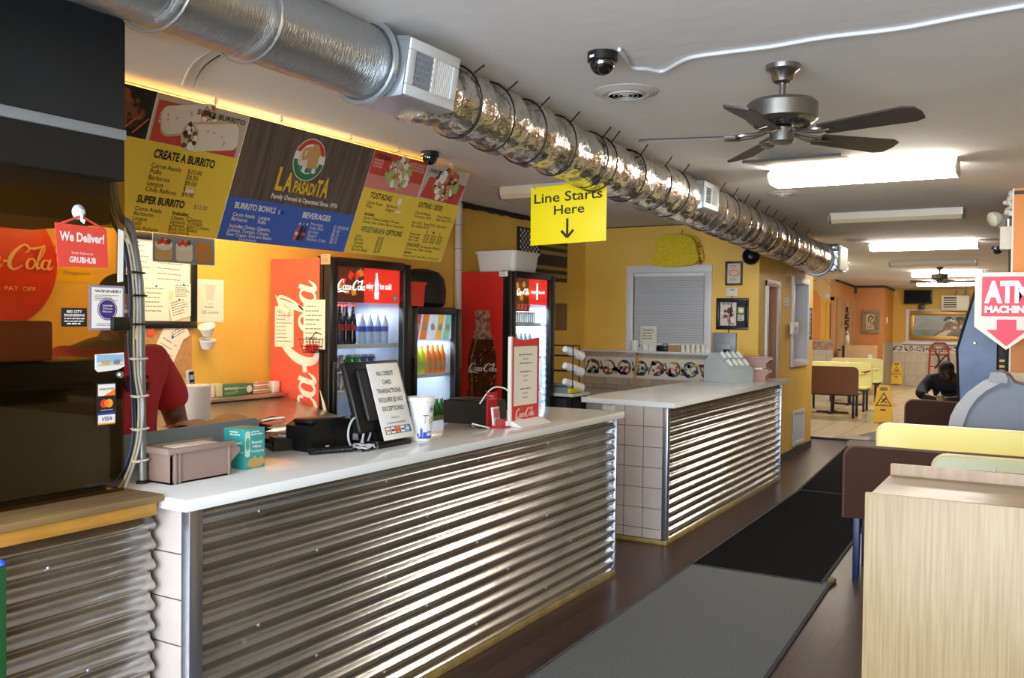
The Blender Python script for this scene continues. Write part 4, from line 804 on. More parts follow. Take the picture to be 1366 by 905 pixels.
# on top of it: red bin and a black bag
b = B(T(-4.33, 5.79, 1.748)); 
b.prism([(-.08, 0), (.08, 0), (.10, .17), (.12, .17), (.12, .19), (-.12, .19), (-.12, .17), (-.10, .17)], -.08, .08, mat('bin_red', '#D8392C', .45), fr((0, 0, 0), (0, 1, 0), (0, 0, 1))); tag(b.build('red_bin'), 'small red plastic bin on top of the low cooler', 'bin')
b = B(T(-4.50, 6.18, 1.748)); b.lathe([(.18, 0), (.21, .03), (.215, .14), (.20, .23), (.15, .29), (.06, .315), (0, .315)], mat('bag_black', '#101012', .55, bump=.2, bscale=12), Matrix.Diagonal((.8, 1.25, 1, 1)), 18); tag(b.build('black_bag'), 'round black bag sitting on top of the low cooler', 'bag')
# third cooler: bottle picture on its red side
def head3(b, w, h):
    b.box((0, 0, -.03), (w, h, 0), HEADR); b.rect(w*.1, 0, w*.46, h, .001, HEADK)
    for i in range(6): b.blob(w*(.14+.06*i), h*random.uniform(.2, .8), .03, .0013, HEADA, jag=.4)
    cola(b, w*.12, h*.4, w*.33, .003, HEADW, fat=1.4); c = w*.70; b.box((c-.012, h*.2, .0), (c+.012, h*.85, .003), HEADW); b.fit('enjoy', w*.52, w*.66, h*.45, h*.12, .003, HEADW, bold=.03); b.fit('ice cold', w*.74, w*.92, h*.45, h*.12, .003, HEADW, bold=.03)
CRED = mat('cooler_red', '#C3241F', .35)
X3 = -4.175
c3 = cooler('drinks_cooler', 'tall red cooler with a big cola bottle picture on its side', 7.112, 7.955, XL+.02, X3, 2.085, CRED, head3, (1.62, 1.30, .98), 8, 0, .24, (.75, .88, 1))
Y = 7.110; cx = U(643, 500, 'Y', Y).x; zb, zt = .62, U(643, 414, 'Y', Y).z
k = zt-zb; b = B(fy(Y, cx, zb)); GLS = mat('bottle_glass_print', '#54200F', .35, hx2='#2A0F0A', scale=14); GLB = mat('bottle_neck_print', '#B08A74', .35, hx2='#6A3A2C', scale=30)
half = [(.17, 0), (.185, .12), (.18, .25), (.155, .38), (.172, .52), (.165, .62), (.12, .76), (.088, .85), (.085, .955), (.092, .96), (.092, .985), (.08, 1.0)]
hs = k*.82
def sil(z0, z1): 
    P = [(r*hs, z*k) for r, z in half if z0 <= z <= z1]; return P+[(-x, y) for x, y in reversed(P)]
b.flat(sil(0, .78), .0006, GLS); b.flat(sil(.74, 1.0), .0008, GLB)
for i in range(60):
    z = random.uniform(.3, .82); r = .12 if z > .7 else .15; b.blob(random.uniform(-r, r)*hs, z*k, random.uniform(.004, .01), .001, mat('droplet', '#A0704F', .3))
b.rib([(-.12*hs, .1*k), (-.115*hs, .4*k), (-.13*hs, .58*k), (-.07*hs, .76*k)], .012, .0011, mat('glass_shine', '#A06A4A', .3)); cola(b, -.165*hs, .50*k, .34*hs, .0014, SIGNW, fat=1.2, sl=.28); b.build('side_picture', c3, 0)
b = B(fy(7.109, U(666, 372, 'Y', 7.11).x, U(666, 369, 'Y', 7.11).z)); b.rect(0, 0, .09, .05, 0, PAPER); b.lines(.005, .04, .085, 3, .014, .006, .0005, GINK); tag(b.build('rating_label'), 'small white label at the top corner of the red cooler side', 'label')
LEDW = mat('led_white', '#E4F0FF', .4, emit=14)
b = B()
for i in range(22): b.box((X3-.075, 7.955-.103, .5+.062*i), (X3-.068, 7.955-.088, .524+.062*i), LEDW)
b.build('led_strip', c3)
place(can(CR, SIGNW), [(-4.30, 7.25+.07*i, 1.62+.10) for i in range(6)], 'red soda can standing above the white tray in the red cooler', 'cans in the red cooler')
t = thing('white_tray', 'white slatted plastic tray on the top shelf of the red cooler', 'tray', (-4.3, 7.45, 1.62)); b = B(); b.box((-4.36, 7.2, 1.622), (-4.24, 7.66, 1.628), WHITE)
for i in range(12): b.box((-4.246, 7.2+.04*i, 1.628), (-4.238, 7.225+.04*i, 1.71), WHITE)
b.box((-4.248, 7.2, 1.71), (-4.236, 7.67, 1.722), WHITE); b.box((-4.36, 7.2, 1.628), (-4.25, 7.206, 1.71), WHITE); b.box((-4.36, 7.655, 1.628), (-4.25, 7.66, 1.71), WHITE); b.box((-4.34, 7.21, 1.70), (-4.25, 7.65, 1.716), WHITE); b.build('tray_body', t)
place(bottle(watp, WATER, WHITE, .014, (.09, .13, .0325, LBLB), 'water_bottle'), [(-4.30, 7.24+.085*i, z) for z in (1.30, .98) for i in range(6)], 'clear bottle on the lower shelves of the red cooler', 'bottles in the red cooler')
# white tub on top
b = B(T(-4.45, 7.50, 2.098)); P = rrect(-.22, -.24, .22, .24, .05); n = len(P)
for (s0, z0, s1, z1) in ((.9, 0, 1, .17), (1.05, .17, 1.05, .19)):
    v = [(x*s0, y*s0, z0) for x, y in P]+[(x*s1, y*s1, z1) for x, y in P]; b.add(v, [(i, (i+1) % n, n+(i+1) % n, n+i) for i in range(n)]+[tuple(reversed(range(n))), tuple(range(n, 2*n))], mat('tub_white', '#DDDAD6', .4))
tag(b.build('plastic_tub'), 'white plastic tub on top of the red cooler', 'tub')
# ================================================================== worktable, counter clutter
CT = 1.061
t = thing('prep_table', 'stainless steel prep table with a sloped lid along the yellow wall', 'prep table', (-4.42, 3.7, 0))
STL = mat('stainless', '#B4A99C', .28, .85, var=.04, scale=8)
b = B(); b.box((XL+.02, 2.9, .1), (-4.08, 4.70, .93), mat('prep_front', '#D9D2BE', .4), .005)
for y in (2.95, 4.62): b.box((-4.16, y, 0), (-4.10, y+.06, .1), STEEL); b.box((XL+.06, y, 0), (XL+.12, y+.06, .1), STEEL)
b.build('cabinet', t)
b = B(); b.prism([(XL+.16, 1.10), (-4.06, .985), (-4.04, .955), (-4.04, .93), (XL+.02, .93), (XL+.02, 1.10)], 0, 1.8, STL, fr((0, 4.70, 0), (1, 0, 0), (0, 0, 1))); b.build('lid', t)
b = B(); b.box((XL+.005, 2.9, 1.10), (XL+.2, 4.70, 1.125), STL, .004); b.build('back_shelf', t)
b = B(); b.tube([(-4.13, 4.02, .99), (-4.13, 4.02, 1.02), (-4.13, 4.22, 1.02), (-4.13, 4.22, .99)], .009, STEEL, 8); b.lathe([(.018, 0), (.018, .006)], STEEL, T(-4.13, 4.02, .995)); b.lathe([(.018, 0), (.018, .006)], STEEL, T(-4.13, 4.22, .995)); b.build('handle', t)
ZS = 1.126
def small_box(name, label, cat, px0, px1, yb, h, dep, m, art=None):
    a, c = U(px0, yb, 'X', XL+.13).y, U(px1, yb, 'X', XL+.13).y
    b = B(); b.box((XL+.13-dep, a, ZS), (XL+.13, c, ZS+h), m, .003)
    if art: art(b, fr((XL+.1305, a, ZS), (0, 1, 0), (0, 0, 1)), c-a, h)
    return tag(b.build(name), label, cat)
GBOX = mat('box_green', '#3F7350', .5)
def reyn(b, M, w, h): b.fit('REYNOLDS', w*.06, w*.5, h*.55, h*.2, .0005, SIGNW, M, bold=.03); b.fit('film foil', w*.52, w*.76, h*.58, h*.14, .0005, SIGNW, M); b.lines(w*.06, h*.3, w*.6, 2, h*.14, h*.07, .0005, LETT, M); b.disc(w*.86, h*.5, h*.32, .0005, SIGNW, M=M)
small_box('wrap_box', 'green and white foil wrap box lying on the prep table shelf', 'box', 297, 338, 526, .075, .08, GBOX, reyn)
small_box('wrap_box', 'pale box leaning beside the green wrap box on the shelf', 'box', 289, 297, 526, .085, .08, mat('box_pale', '#C9C79A', .5))
small_box('white_carton', 'small white carton on the shelf right of the cordless phone', 'carton', 278, 286, 528, .08, .05, WHITE)
small_box('white_carton', 'white carton at the shelf end beside the orange cooler side', 'carton', 365, 373, 522, .075, .06, WHITE)
b = B(); q = U(350, 522, 'X', XL+.13)
for i in range(5): b.box((XL+.04+.01*i, q.y-.13+.02*i, ZS+.016*i), (XL+.13, q.y+.06, ZS+.016*i+.014), (mat('packet_pink', '#D79A8E', .5), mat('packet_cream', '#EADCC4', .5))[i % 2], .003, RZ(0))
tag(b.build('packet_pile'), 'untidy pile of pink and cream packets on the prep table shelf', 'packets')
# cordless phone on its base
q = U(264, 512, 'X', XL+.16); t = thing('cordless_phone', 'black and silver cordless phone standing in its cradle on the shelf', 'phone', (XL+.14, q.y, ZS))
M = T(XL+.11, q.y, ZS) @ RX(.12); b = B(M); b.prism(rrect(-.024, .02, .024, .185, .015), -.012, .012, mat('phone_silver', '#B9BCC0', .35), fr((0, 0, 0), (0, 1, 0), (0, 0, 1))); b.build('handset', t)
b = B(M); F = fr((.0125, 0, 0), (0, 1, 0), (0, 0, 1)); b.rect(-.019, .03, .019, .175, .0005, BLACK, F); b.rect(-.014, .125, .014, .155, .001, mat('lcd', '#9DB6D8', .3), F)
for i in range(4):
    for j in range(3): b.rect(-.014+.011*j, .045+.018*i, -.006+.011*j, .055+.018*i, .001, GREY, F)
b.build('keypad', t, 0)
b = B(); b.prism([(-.05, 0), (.05, 0), (.04, .03), (-.04, .05)], -.05, .05, BLACK, fr((XL+.11, q.y, ZS), (1, 0, 0), (0, 0, 1))); b.build('cradle', t)
# tall white cups / towel roll and paper pile behind the splash panel
def proll(x, y, z, r, h, nm, lab, m=WHITE): b = B(T(x, y, z)); b.lathe([(r*.86, 0), (r, .01), (r, h-.006), (r*.9, h), (r*.3, h), (r*.3, h-.05), (0, h-.05)], m, seg=20); return tag(b.build(nm), lab, 'roll')
q = U(257, 560, 'X', -3.9); proll(-3.86, q.y, .93, .065, U(257, 513, 'X', -3.9).z-.93, 'towel_roll', 'tall white paper towel roll behind the grey splash panel')
q = U(246, 555, 'X', -4.05); proll(-3.97, q.y-.04, .93, .06, U(246, 518, 'X', -4.05).z-.93, 'towel_roll', 'cream paper roll half hidden by the taller white towel roll', mat('roll_cream', '#E9DFC6', .7))
# low back table carrying those
t = thing('work_bench', 'stainless work bench behind the grey splash panel', 'bench', (-3.6, 3.3, 0)); b = B(); b.box((-4.03, 2.85, .89), (-3.25, 4.0, .93), STL, .004); b.build('top', t)
for x in (-4.0, -3.3):
    for y in (2.9, 3.95): b = B(); b.cyl((x, y, 0), (x, y, .89), .02, STEEL); b.build('leg', t)
KRAFT = mat('kraft_paper', '#C6A274', .8, var=.08, scale=8)
for i, (lab, x, y, z, a, s) in enumerate((('flattened brown paper bag lying on top behind the splash panel', -3.32, 3.02, 1.15, .2, 1.), ('crumpled dark-edged brown bag under the top one', -3.34, 2.97, 1.128, -.1, 1.05))):
    b = B(T(x, y, z) @ RZ(a)); n = 10; v = []; f = []
    for k in range(n+1):
        for j in range(5): v.append(((j-2)*.07*s, (k-5)*.042*s, .012*math.sin(k*.9+i)+.008*random.random()+.01*math.sin(j*1.7)))
    for k in range(n):
        for j in range(4): c = k*5+j; f.append((c, c+1, c+6, c+5))
    b.add(v, f, KRAFT); b.add([(p[0], p[1], p[2]-.016) for p in v], [tuple(reversed(q_)) for q_ in f], mat('kraft_dark', '#4A3A2A', .8)); tag(b.build('paper_bag'), lab, 'paper bag')
b = B(); b.box((-3.5, 2.90, .93), (-3.16, 3.2, 1.10), mat('carton_brown', '#9A7A52', .7), .004); b.box((-3.5, 3.04, 1.10), (-3.16, 3.05, 1.102), KRAFT); tag(b.build('cardboard_box'), 'brown cardboard box under the paper bags behind the splash panel', 'box')
# splash panel
b = B(); z1 = U(343, 557, 'X', -3.0).z; b.prism([(2.07, 1.062), (2.905, 1.062), (2.905, z1-.02), (2.885, z1), (2.07, z1-.01)], 0, .012, mat('panel_grey', '#8B98A0', .4, .4), fr((-3.0, 0, 0), (0, 1, 0), (0, 0, 1))); tag(b.build('splash_panel'), 'grey metal splash panel standing along the back edge of the countertop', 'panel')
# brown bin with napkins
BINB = mat('bin_brown', '#8F7A72', .5); ang = math.atan2(-2.611+2.614, .26); y0, y1 = 2.135, 2.40
t = thing('napkin_bin', 'brown plastic hopper bin of white napkins at the near end of the counter', 'bin', (-2.68, 2.27, CT)); 
M = T(-2.685, 2.14, CT); prof = [(0, 0), (.27, 0), (.27, .045), (.315, .085), (.30, .105), (.285, .125), (-.01, .125), (-.0, .10)]
b = B(M); F = fr((0, 0, 0), (0, 1, 0), (0, 0, 1))
b.prism(prof, .056, .062, BINB, F); b.prism(prof, -.062, -.056, BINB, F); b.box((-.062, 0, 0), (.062, .27, .006), BINB); b.box((-.062, 0, 0), (.062, .006, .12), BINB); b.box((-.062, .264, 0), (.062, .27, .05), BINB)
for s in (-1, 1): b.box((s*.058, -.014, .108), (s*.073, .285, .127), BINB, .003); 
b.box((-.072, -.02, .105), (.072, .012, .128), BINB, .004)
for y in (.012, .03, .255): b.box((.06, y, 0), (.068, y+.008, .11), BINB)
b.build('bin', t)
b = B(M @ RX(.0)); b.box((-.052, .02, .07), (.052, .255, .118), SIGNW, .004); b.box((-.046, .05, .117), (.052, .235, .124), SIGNW, .003); tag(b.build('napkin_stack'), 'stack of white napkins lying in the brown bin', 'napkins')
# toothpick box
TEAL = mat('box_teal', '#2F9A97', .4); t = thing('toothpick_box', 'teal toothpick box standing on the counter beside the brown bin', 'box', (-2.70, 2.555, CT))
M = T(-2.715, 2.51, CT) @ RZ(.0); w_, d_, h_ = .105, .115, .155
b = B(M); b.box((-d_/2, 0, 0), (d_/2, w_, h_), TEAL, .002); b.build('carton', t)
b = B(M); 
for F, W in ((fr((d_/2, 0, 0), (0, 1, 0), (0, 0, 1)), w_), (fr((-d_/2, 0, 0), (1, 0, 0), (0, 0, 1)), d_)):
    b.fit('Royal', W*.35, W*.85, h_*.62, h_*.07, .0006, SIGNW, F, bold=.02); b.fit('Mint', W*.4, W*.8, h_*.51, h_*.07, .0006, SIGNW, F, bold=.02); b.fit('Toothpicks', W*.3, W*.95, h_*.40, h_*.06, .0006, SIGNW, F, bold=.01); b.lines(W*.3, h_*.9, W*.9, 2, .01, .005, .0006, SIGNW, F)
F = fr((d_/2, 0, 0), (0, 1, 0), (0, 0, 1)); b.flat(rrect(.002, h_*.3, w_*.26, h_*.95, .01), .0007, mat('box_pale_teal', '#BFD9CB', .5), F); b.disc(w_*.14, h_*.62, w_*.1, .0009, mat('agave', '#5F9A80', .5), ry=h_*.16, M=F)
for i in range(4): b.blob(w_*(.3+.16*i), h_*(.12+.05*(i % 2)), .02, .001+.0002*i, mat('pick_pile', '#B99B62', .6), M=F, jag=.4)
b.build('print', t, 0)
# handheld card terminal
q = U(378, 600, 'Z', CT); t = thing('card_terminal', 'small black card terminal with a curled cord beside the black printer', 'card reader', (q.x, q.y, CT))
b = B(T(q.x, q.y, CT) @ RZ(-.5)); b.prism([(-.06, 0), (.06, 0), (.065, .035), (.03, .05), (-.05, .06)], -.04, .04, BLACK, fr((0, 0, 0), (0, 1, 0), (0, 0, 1))); b.build('body', t)
b = B(T(q.x, q.y, CT) @ RZ(-.5)); b.box((-.03, -.03, .0555), (.0, .035, .062), mat('screen_blue', '#8FA5D0', .2), M=RX(-.12)); b.build('screen', t)
b = B(T(q.x, q.y, CT) @ RZ(-.5)); b.tube([(.02, -.06, .02), (.02, -.1, .03), (-.01, -.1, .045), (-.02, -.06, .04)], .012, BLACK, 8); b.build('clip', t)
# receipt printer
t = thing('receipt_printer', 'black box receipt printer in front of the tilted register screen', 'printer', (-2.83, 3.12, CT))
b = B(T(-2.82, 3.09, CT) @ RZ(-.12)); b.prism([(-.10, 0), (.14, 0), (.145, .10), (.12, .135), (-.06, .13), (-.10, .11)], -.09, .08, BLACK, fr((0, 0, 0), (0, 1, 0), (0, 0, 1))); b.box((-.06, -.09, .118), (.07, .11, .142), BLACK, .012); b.build('case', t)
b = B(T(-2.82, 3.09, CT) @ RZ(-.12)); b.box((.081, -.02, .018), (.084, .0, .024), mat('led_dot', '#C9CCD0', .3)); b.build('status_light', t)
# coiled cord and loops of cable
b = B(); A, E_ = Vector((-2.72, 2.93, CT+.014)), Vector((-2.63, 3.11, CT+.014)); P = []
for i in range(26*8): u = i/(26*8); c = A.lerp(E_, u); P.append(c+Vector((.55, -.25, 0)).normalized()*.0115*math.cos(u*26*2*PI)+Vector((0, 0, .0115*math.sin(u*26*2*PI))))
b.tube(P, .0032, BLACK, 6); tag(b.build('coiled_cord'), 'black coiled phone cord lying in front of the receipt printer', 'cord')
CABG = mat('cable_light', '#B9BABC', .4)
for lab, c, r, m, n, tl in (('pale grey loop of cable standing against the black printer', (-2.665, 3.17, CT+.075), .062, CABG, 1.05, 0), ('second pale loop of cable right of the taller loop', (-2.66, 3.235, CT+.055), .04, CABG, 1.0, .4), ('tangle of black and white cable ends lying before the register', (-2.625, 3.16, CT+.012), .04, BLACK, 2.3, 9)):
    b = B(); P = []
    for i in range(50):
        a = -PI*.4+i/49*2*PI*n
        P.append(Vector((c[0]+r*math.cos(a), c[1]+r*.8*math.sin(a*1.1), c[2]+.008*math.sin(a*2.3))) if tl == 9 else Vector((c[0]+.012*math.sin(a*.5)+.02*tl*math.sin(a), c[1]+r*math.cos(a)*(.8 if tl else 1), max(c[2]+r*1.15*math.sin(a), CT+.006))))
    b.tube(P, .0048 if tl != 9 else .0042, m, 6)
    if tl == 9: b.tube([p+Vector((.008, .01, .008)) for p in P[::2]], .004, CABG, 6)
    tag(b.build('cable_loop'), lab, 'cable', 'loose cables on the counter')
# register screen seen from behind with the card sign
t = thing('register_screen', 'black point-of-sale screen on a flat stand, tilted away from the customer', 'register', (-2.70, 3.42, CT))
M0 = T(-2.70, 3.365, CT)
b = B(M0); b.prism(rrect(-.115, -.13, .115, .13, .02), 0, .02, BLACK); b.prism(rrect(-.10, -.115, .10, .115, .02), .02, .03, BLACK); b.build('stand_base', t)
b = B(M0); b.prism([(-.06, .03), (.05, .03), (.02, .16), (-.06, .2)], -.06, .06, BLACK, fr((0, 0, 0), (1, 0, 0), (0, 0, 1))); b.build('stand_neck', t)
M1 = M0 @ T(.03, -.01, .235) @ RY(-.31); b = B(M1); b.box((-.035, -.20, -.165), (.0, .20, .165), BLACK, .012); b.box((0, -.15, -.12), (.025, .15, .12), mat('register_back', '#17181B', .45), .02); b.build('screen_housing', t)
b = B(M1); b.box((-.0385, -.18, -.145), (-.0355, .18, .145), mat('screen_glass', '#0A0C10', .1)); b.build('display', t)
b = B(M0); b.tube(spline([(.02, -.06, .12), (.06, -.09, .05), (.10, -.13, .006), (.12, -.2, .006)], 5), .005, BLACK, 6); b.build('power_lead', t)
M2 = M1 @ T(.03, .012, -.03); b = B(M2); b.box((0, -.105, -.19), (.004, .125, .17), SIGNW, .002)
F = fr((.0045, 0, 0), (0, 1, 0), (0, 0, 1))
for i, (s_, w_) in enumerate((('ALL CREDIT', .125), ('CARD', .065), ('TRANSACTIONS', .175), ('REQUIRE ID NO', .175), ('EXCEPTIONS!', .155))): b.fit(s_, .01-w_/2, .01+w_/2, .112-.042*i, .021, .0005, INK, F, bold=.01)
b.rect(.022, -.0185, .042, -.017, .0006, INK, F)
b.fit('THANK YOU,', -.02, .04, -.094, .009, .0005, GINK, F); b.fit('LA PASADITA MANAGEMENT', -.06, .08, -.118, .008, .0005, INK, F)
b.rect(-.085, -.165, .105, -.13, .0005, mat('card_strip', '#24344F', .4), F)
for i, m in enumerate((SIGNW, SIGNW, mat('card_orange', '#F07A1E'), SIGNW, mat('card_sky', '#6FA0DA', .4))): b.rect(-.08+.036*i, -.162, -.05+.036*i, -.133, .001, m, F); b.rect(-.077+.036*i, -.152, -.053+.036*i, -.144, .0014, (mat('card_orange', '#F07A1E'), INK, RED, mat('card_blue', '#1E3C96'), SIGNW)[i], F)
tag(b.build('card_notice'), 'white ALL CREDIT CARD TRANSACTIONS sign clipped to the black register', 'sign')
# tip cup
t = thing('tip_cup', 'large white foam cup with blue print and hand-written Tip on the counter', 'cup', (-2.61, 3.59, CT))
b = B(T(-2.61, 3.59, CT)); b.lathe([(.049, 0), (.051, .004), (.064, .195)], WHITE, seg=28); b.build('cup_body', t)
b = B(T(-2.61, 3.59, CT)); b.lathe([(.064, .192), (.069, .194), (.069, .205), (.066, .212), (.060, .212), (.058, .198), (0, .197)], WHITE, seg=28); b.build('lid', t)
def wrap(b2, M, R=None):
    pass
CBL = mat('cup_blue', '#2F54B8', .5); b = B()
def cyl_art(polys, m, dz=.0006):
    """polys in (angle, height) wrapped round the cup; 0 faces the aisle"""
    for P in polys:
        v = []
        for a, z in P: r = .051+(.013)*(z/.195)+dz; v.append((-2.61+r*math.cos(a), 3.59+r*math.sin(a), CT+z))
        b.add(v, [tuple(range(len(P)))], m)
def aq(a0, z0, a1, z1, n=6): return [[(a0+(a1-a0)*i/n, z0), (a0+(a1-a0)*(i+1)/n, z0), (a0+(a1-a0)*(i+1)/n, z1), (a0+(a1-a0)*i/n, z1)] for i in range(n)]
cyl_art(aq(-1.15, .014, .25, .024)+aq(-1.0, .024, -.78, .062, 2)+aq(-.95, .062, -.87, .072, 1)+aq(-1.25, .022, -1.1, .04, 1)+aq(-.74, .024, -.4, .045, 3)+aq(-.36, .02, .2, .048, 4), CBL)
cyl_art(aq(-.3, .027, -.1, .042, 2)+aq(-.04, .027, .12, .042, 2), WHITE, .0012)
a0 = .05; ell = [(a0+.26*math.cos(k*PI/10), .155+.016*math.sin(k*PI/10)) for k in range(20)]; cyl_art([ell], CBL); cyl_art([[(a0+.22*math.cos(k*PI/10), .155+.012*math.sin(k*PI/10)) for k in range(20)]], WHITE, .0012); cyl_art(aq(a0-.16, .149, a0+.14, .161, 3), CBL, .0018)
cyl_art(aq(-.78, .124, -.28, .1275, 4)+aq(-.60, .085, -.565, .124, 1)+aq(-.2, .085, -.165, .11, 1)+aq(-.2, .118, -.16, .123, 1)+aq(.02, .075, .055, .115, 1)+aq(.02, .112, .24, .1155, 2)+aq(.2, .092, .235, .115, 1)+aq(.02, .09, .24, .0935, 2), INK)
b.build('print', t, 0)
# second printer / cash box
t = thing('cash_box', 'squat black box with white cables between the tip cup and red holder', 'box', (-2.80, 4.36, CT)); b = B(T(-2.83, 4.42, CT) @ RZ(.08)); b.prism([(-.12, 0), (.12, 0), (.12, .10), (.10, .128), (-.12, .128)], -.14, .14, BLACK, fr((0, 0, 0), (0, 1, 0), (0, 0, 1))); b.box((-.12, -.1, .128), (.12, .09, .136), BLACK, .004); b.build('case', t)
b = B(); b.tube(spline([(-2.60, 4.17, CT+.005), (-2.62, 4.12, CT+.012), (-2.66, 4.10, CT+.02), (-2.68, 4.14, CT+.005)], 6), .0045, BLACK, 6); b.tube(spline([(-2.59, 4.185, CT+.005), (-2.61, 4.13, CT+.02), (-2.65, 4.11, CT+.03)], 6), .004, WHITE, 6); tag(b.build('cable_stub'), 'short bent black and white cable on the counter before the black box', 'cable')
# red card holder
t = thing('card_holder', 'red acrylic counter holder with leaflets beside the cola stand sign', 'holder', (-2.59, 4.27, CT)); REDA = mat('acrylic_red', '#C3282A', .3)
yh = 4.262; b = B(T(-2.60, yh, CT)); F = fr((0, 0, 0), (0, 1, 0), (0, 0, 1)); b.box((-.03, -.04, 0), (.07, .10, .006), REDA, .002); b.box((-.03, -.04, 0), (-.024, .065, .19), REDA); b.box((.03, -.04, .006), (.034, .065, .045), REDA); b.build('stand', t)
b = B(T(-2.6235, yh, CT)); b.text('Charge', .018, -.03, .165, .0005, SIGNW, F, bold=.01); b.text('your phone here', .011, -.03, .150, .0005, SIGNW, F); b.build('lettering', t, 0)
b = B(T(-2.60, yh, CT) @ RY(-.12)); b.box((0, -.025, .008), (.012, .045, .11), SIGNW, .001); F2 = fr((.0125, 0, 0), (0, 1, 0), (0, 0, 1)); b.rect(-.02, .05, .04, .1, .0005, mat('leaf_pink', '#D96A6A', .5), F2); b.lines(-.015, .04, .04, 3, .01, .004, .0006, GINK, F2); tag(b.build('leaflet_stack'), 'white and pink leaflets in the red counter holder', 'leaflets')
b = B(); b.tube(spline([(-2.66, 4.2, CT+.13), (-2.64, 4.27, CT+.20), (-2.62, 4.33, CT+.215), (-2.58, 4.38, CT+.18), (-2.57, 4.40, CT+.03)], 6), .004, WHITE, 6); tag(b.build('charging_cable'), 'white cable arching over the red holder', 'cable')
# cola stand sign
t = thing('stand_sign', 'red and white cola menu stand sign near the far end of the counter', 'sign', (-2.55, 4.47, CT)); M = T(-2.55, 4.33, CT); Wd, Hh = .315, .50
F = fr((0, 0, 0), (0, 1, 0), (0, 0, 1)); b = B(M); P = [(0, 0), (Wd, 0), (Wd, Hh*.975)]+[(Wd*(1-u), Hh*(.975-.028*math.sin(u*PI)**2+.0)) for u in (.2, .35, .5, .65, .8)]+[(0, Hh)]; b.prism(P, 0, .012, mat('stand_red', '#CF2A22', .35), F); b.build('board', t)
b = B(M); b.rect(.025, Hh*.22, Wd-.025, Hh*.88, .0125, mat('stand_paper', '#DED7C6', .6), F)
for i, w_ in enumerate((.16, .06, .14, 0, .13, .05, .05, 0, .12, .06, .05)):
    if w_: b.lines(Wd/2-w_/2, Hh*.78-.024*i, Wd/2+w_/2, 1, .01, .007 if i in (0, 2, 4, 8) else .005, .013, GINK, F, jag=.05)
cola(b, .045, .045, .21, .0128, SIGNW, F, fat=1.1); b.build('print', t, 0)
b = B(M); b.prism([(-.05, 0), (.09, 0), (.03, .03), (-.02, .03)], -.01, Wd+.01, SIGNW, fr((0, 0, 0), (1, 0, 0), (0, 0, 1)) @ Matrix.Rotation(PI, 4, 'Y') @ Matrix.Diagonal((-1, 1, 1, 1))); b.build('foot', t)
b = B(M); b.box((-.004, -.012, 0), (.016, .002, Hh*.99), mat('acrylic_edge', '#D9D4CC', .2)); b.build('acrylic_edge', t)
# things past the red cooler: side table, cup rack, freezer
t = thing('side_table', 'small white-topped table with a cup rack past the red cooler', 'table', (-4.35, 8.15, 0)); b = B(); b.box((-4.75, 7.98, .90), (-3.98, 8.36, .93), WHITE, .004); b.build('top', t)
b = B(); b.box((-4.72, 8.0, .4), (-4.05, 8.34, .88), mat('table_dark', '#2A2A2C', .5)); b.build('body', t)
for x in (-4.7, -4.02):
    for y in (8.0, 8.32): b = B(); b.box((x-.015, y-.015, 0), (x+.015, y+.015, .90), BLACK); b.build('leg', t)
t = thing('cup_rack', 'black wire rack holding stacks of white foam cups', 'rack', (-4.2, 8.12, .93)); b = B()
for x in (-4.35, -3.99):
    for y in (7.99, 8.13): b.tube([(x, y, .931), (x, y, 1.40)], .006, BLACK, 6)
for z in (1.0, 1.15, 1.3, 1.40): b.tube([(-4.35, 7.99, z), (-3.99, 7.99, z), (-3.99, 8.13, z), (-4.35, 8.13, z)], .005, BLACK, 6, True)
b.build('wire_frame', t)
for i, (lab, z) in enumerate((('topmost stack of white foam cups in the black wire rack', 1.31), ('middle stack of white foam cups in the black wire rack', 1.15), ('lowest stack of white foam cups in the black wire rack', .995))):
    M = fr((-4.03, 7.98, z+.055), (0, .28, .96), (1, 0, 0)) ; d = Vector((.28, .93, -.30)).normalized(); b = B()
    for k in range(4): o = Vector((-4.05, 7.93, z+.06))+d*(.045*k); b.lathe([(.030, 0), (.044, .11), (.047, .112), (.047, .116), (.041, .115), (.028, .006), (0, .006)], WHITE, Matrix.Translation(o) @ d.to_track_quat('Z', 'Y').to_matrix().to_4x4(), 16)
    tag(b.build('cup_stack'), lab, 'cups', 'foam cup stacks in the wire rack')
b = B(); b.box((-4.3, 8.0, .931), (-4.0, 8.12, 1.02), GREY, .008); tag(b.build('grey_box'), 'grey plastic box under the foam cups', 'box')
b = B(); b.box((-3.998, 7.9, .94), (-3.97, 8.10, .985), mat('tape_yellow', '#E8D51E', .5), .004); tag(b.build('yellow_block'), 'bright yellow block below the cup rack', 'block')
t = thing('chest_freezer', 'pale grey chest freezer in the corner under the tile border', 'freezer', (-4.35, 9.2, 0)); FRZ = mat('freezer_grey', '#B4B7B8', .4)
b = B(); b.box((XL+.02, 8.62, .03), (-4.02, YW-.03, .80), FRZ, .01); b.build('body', t); b = B(); b.box((XL+.015, 8.6, .80), (-4.0, YW-.025, .86), FRZ, .015); b.build('lid', t)
b = B(); b.tube([(-4.0, 9.1, .83), (-3.98, 9.1, .83), (-3.98, 9.3, .83), (-4.0, 9.3, .83)], .008, STEEL, 6); b.build('handle', t)
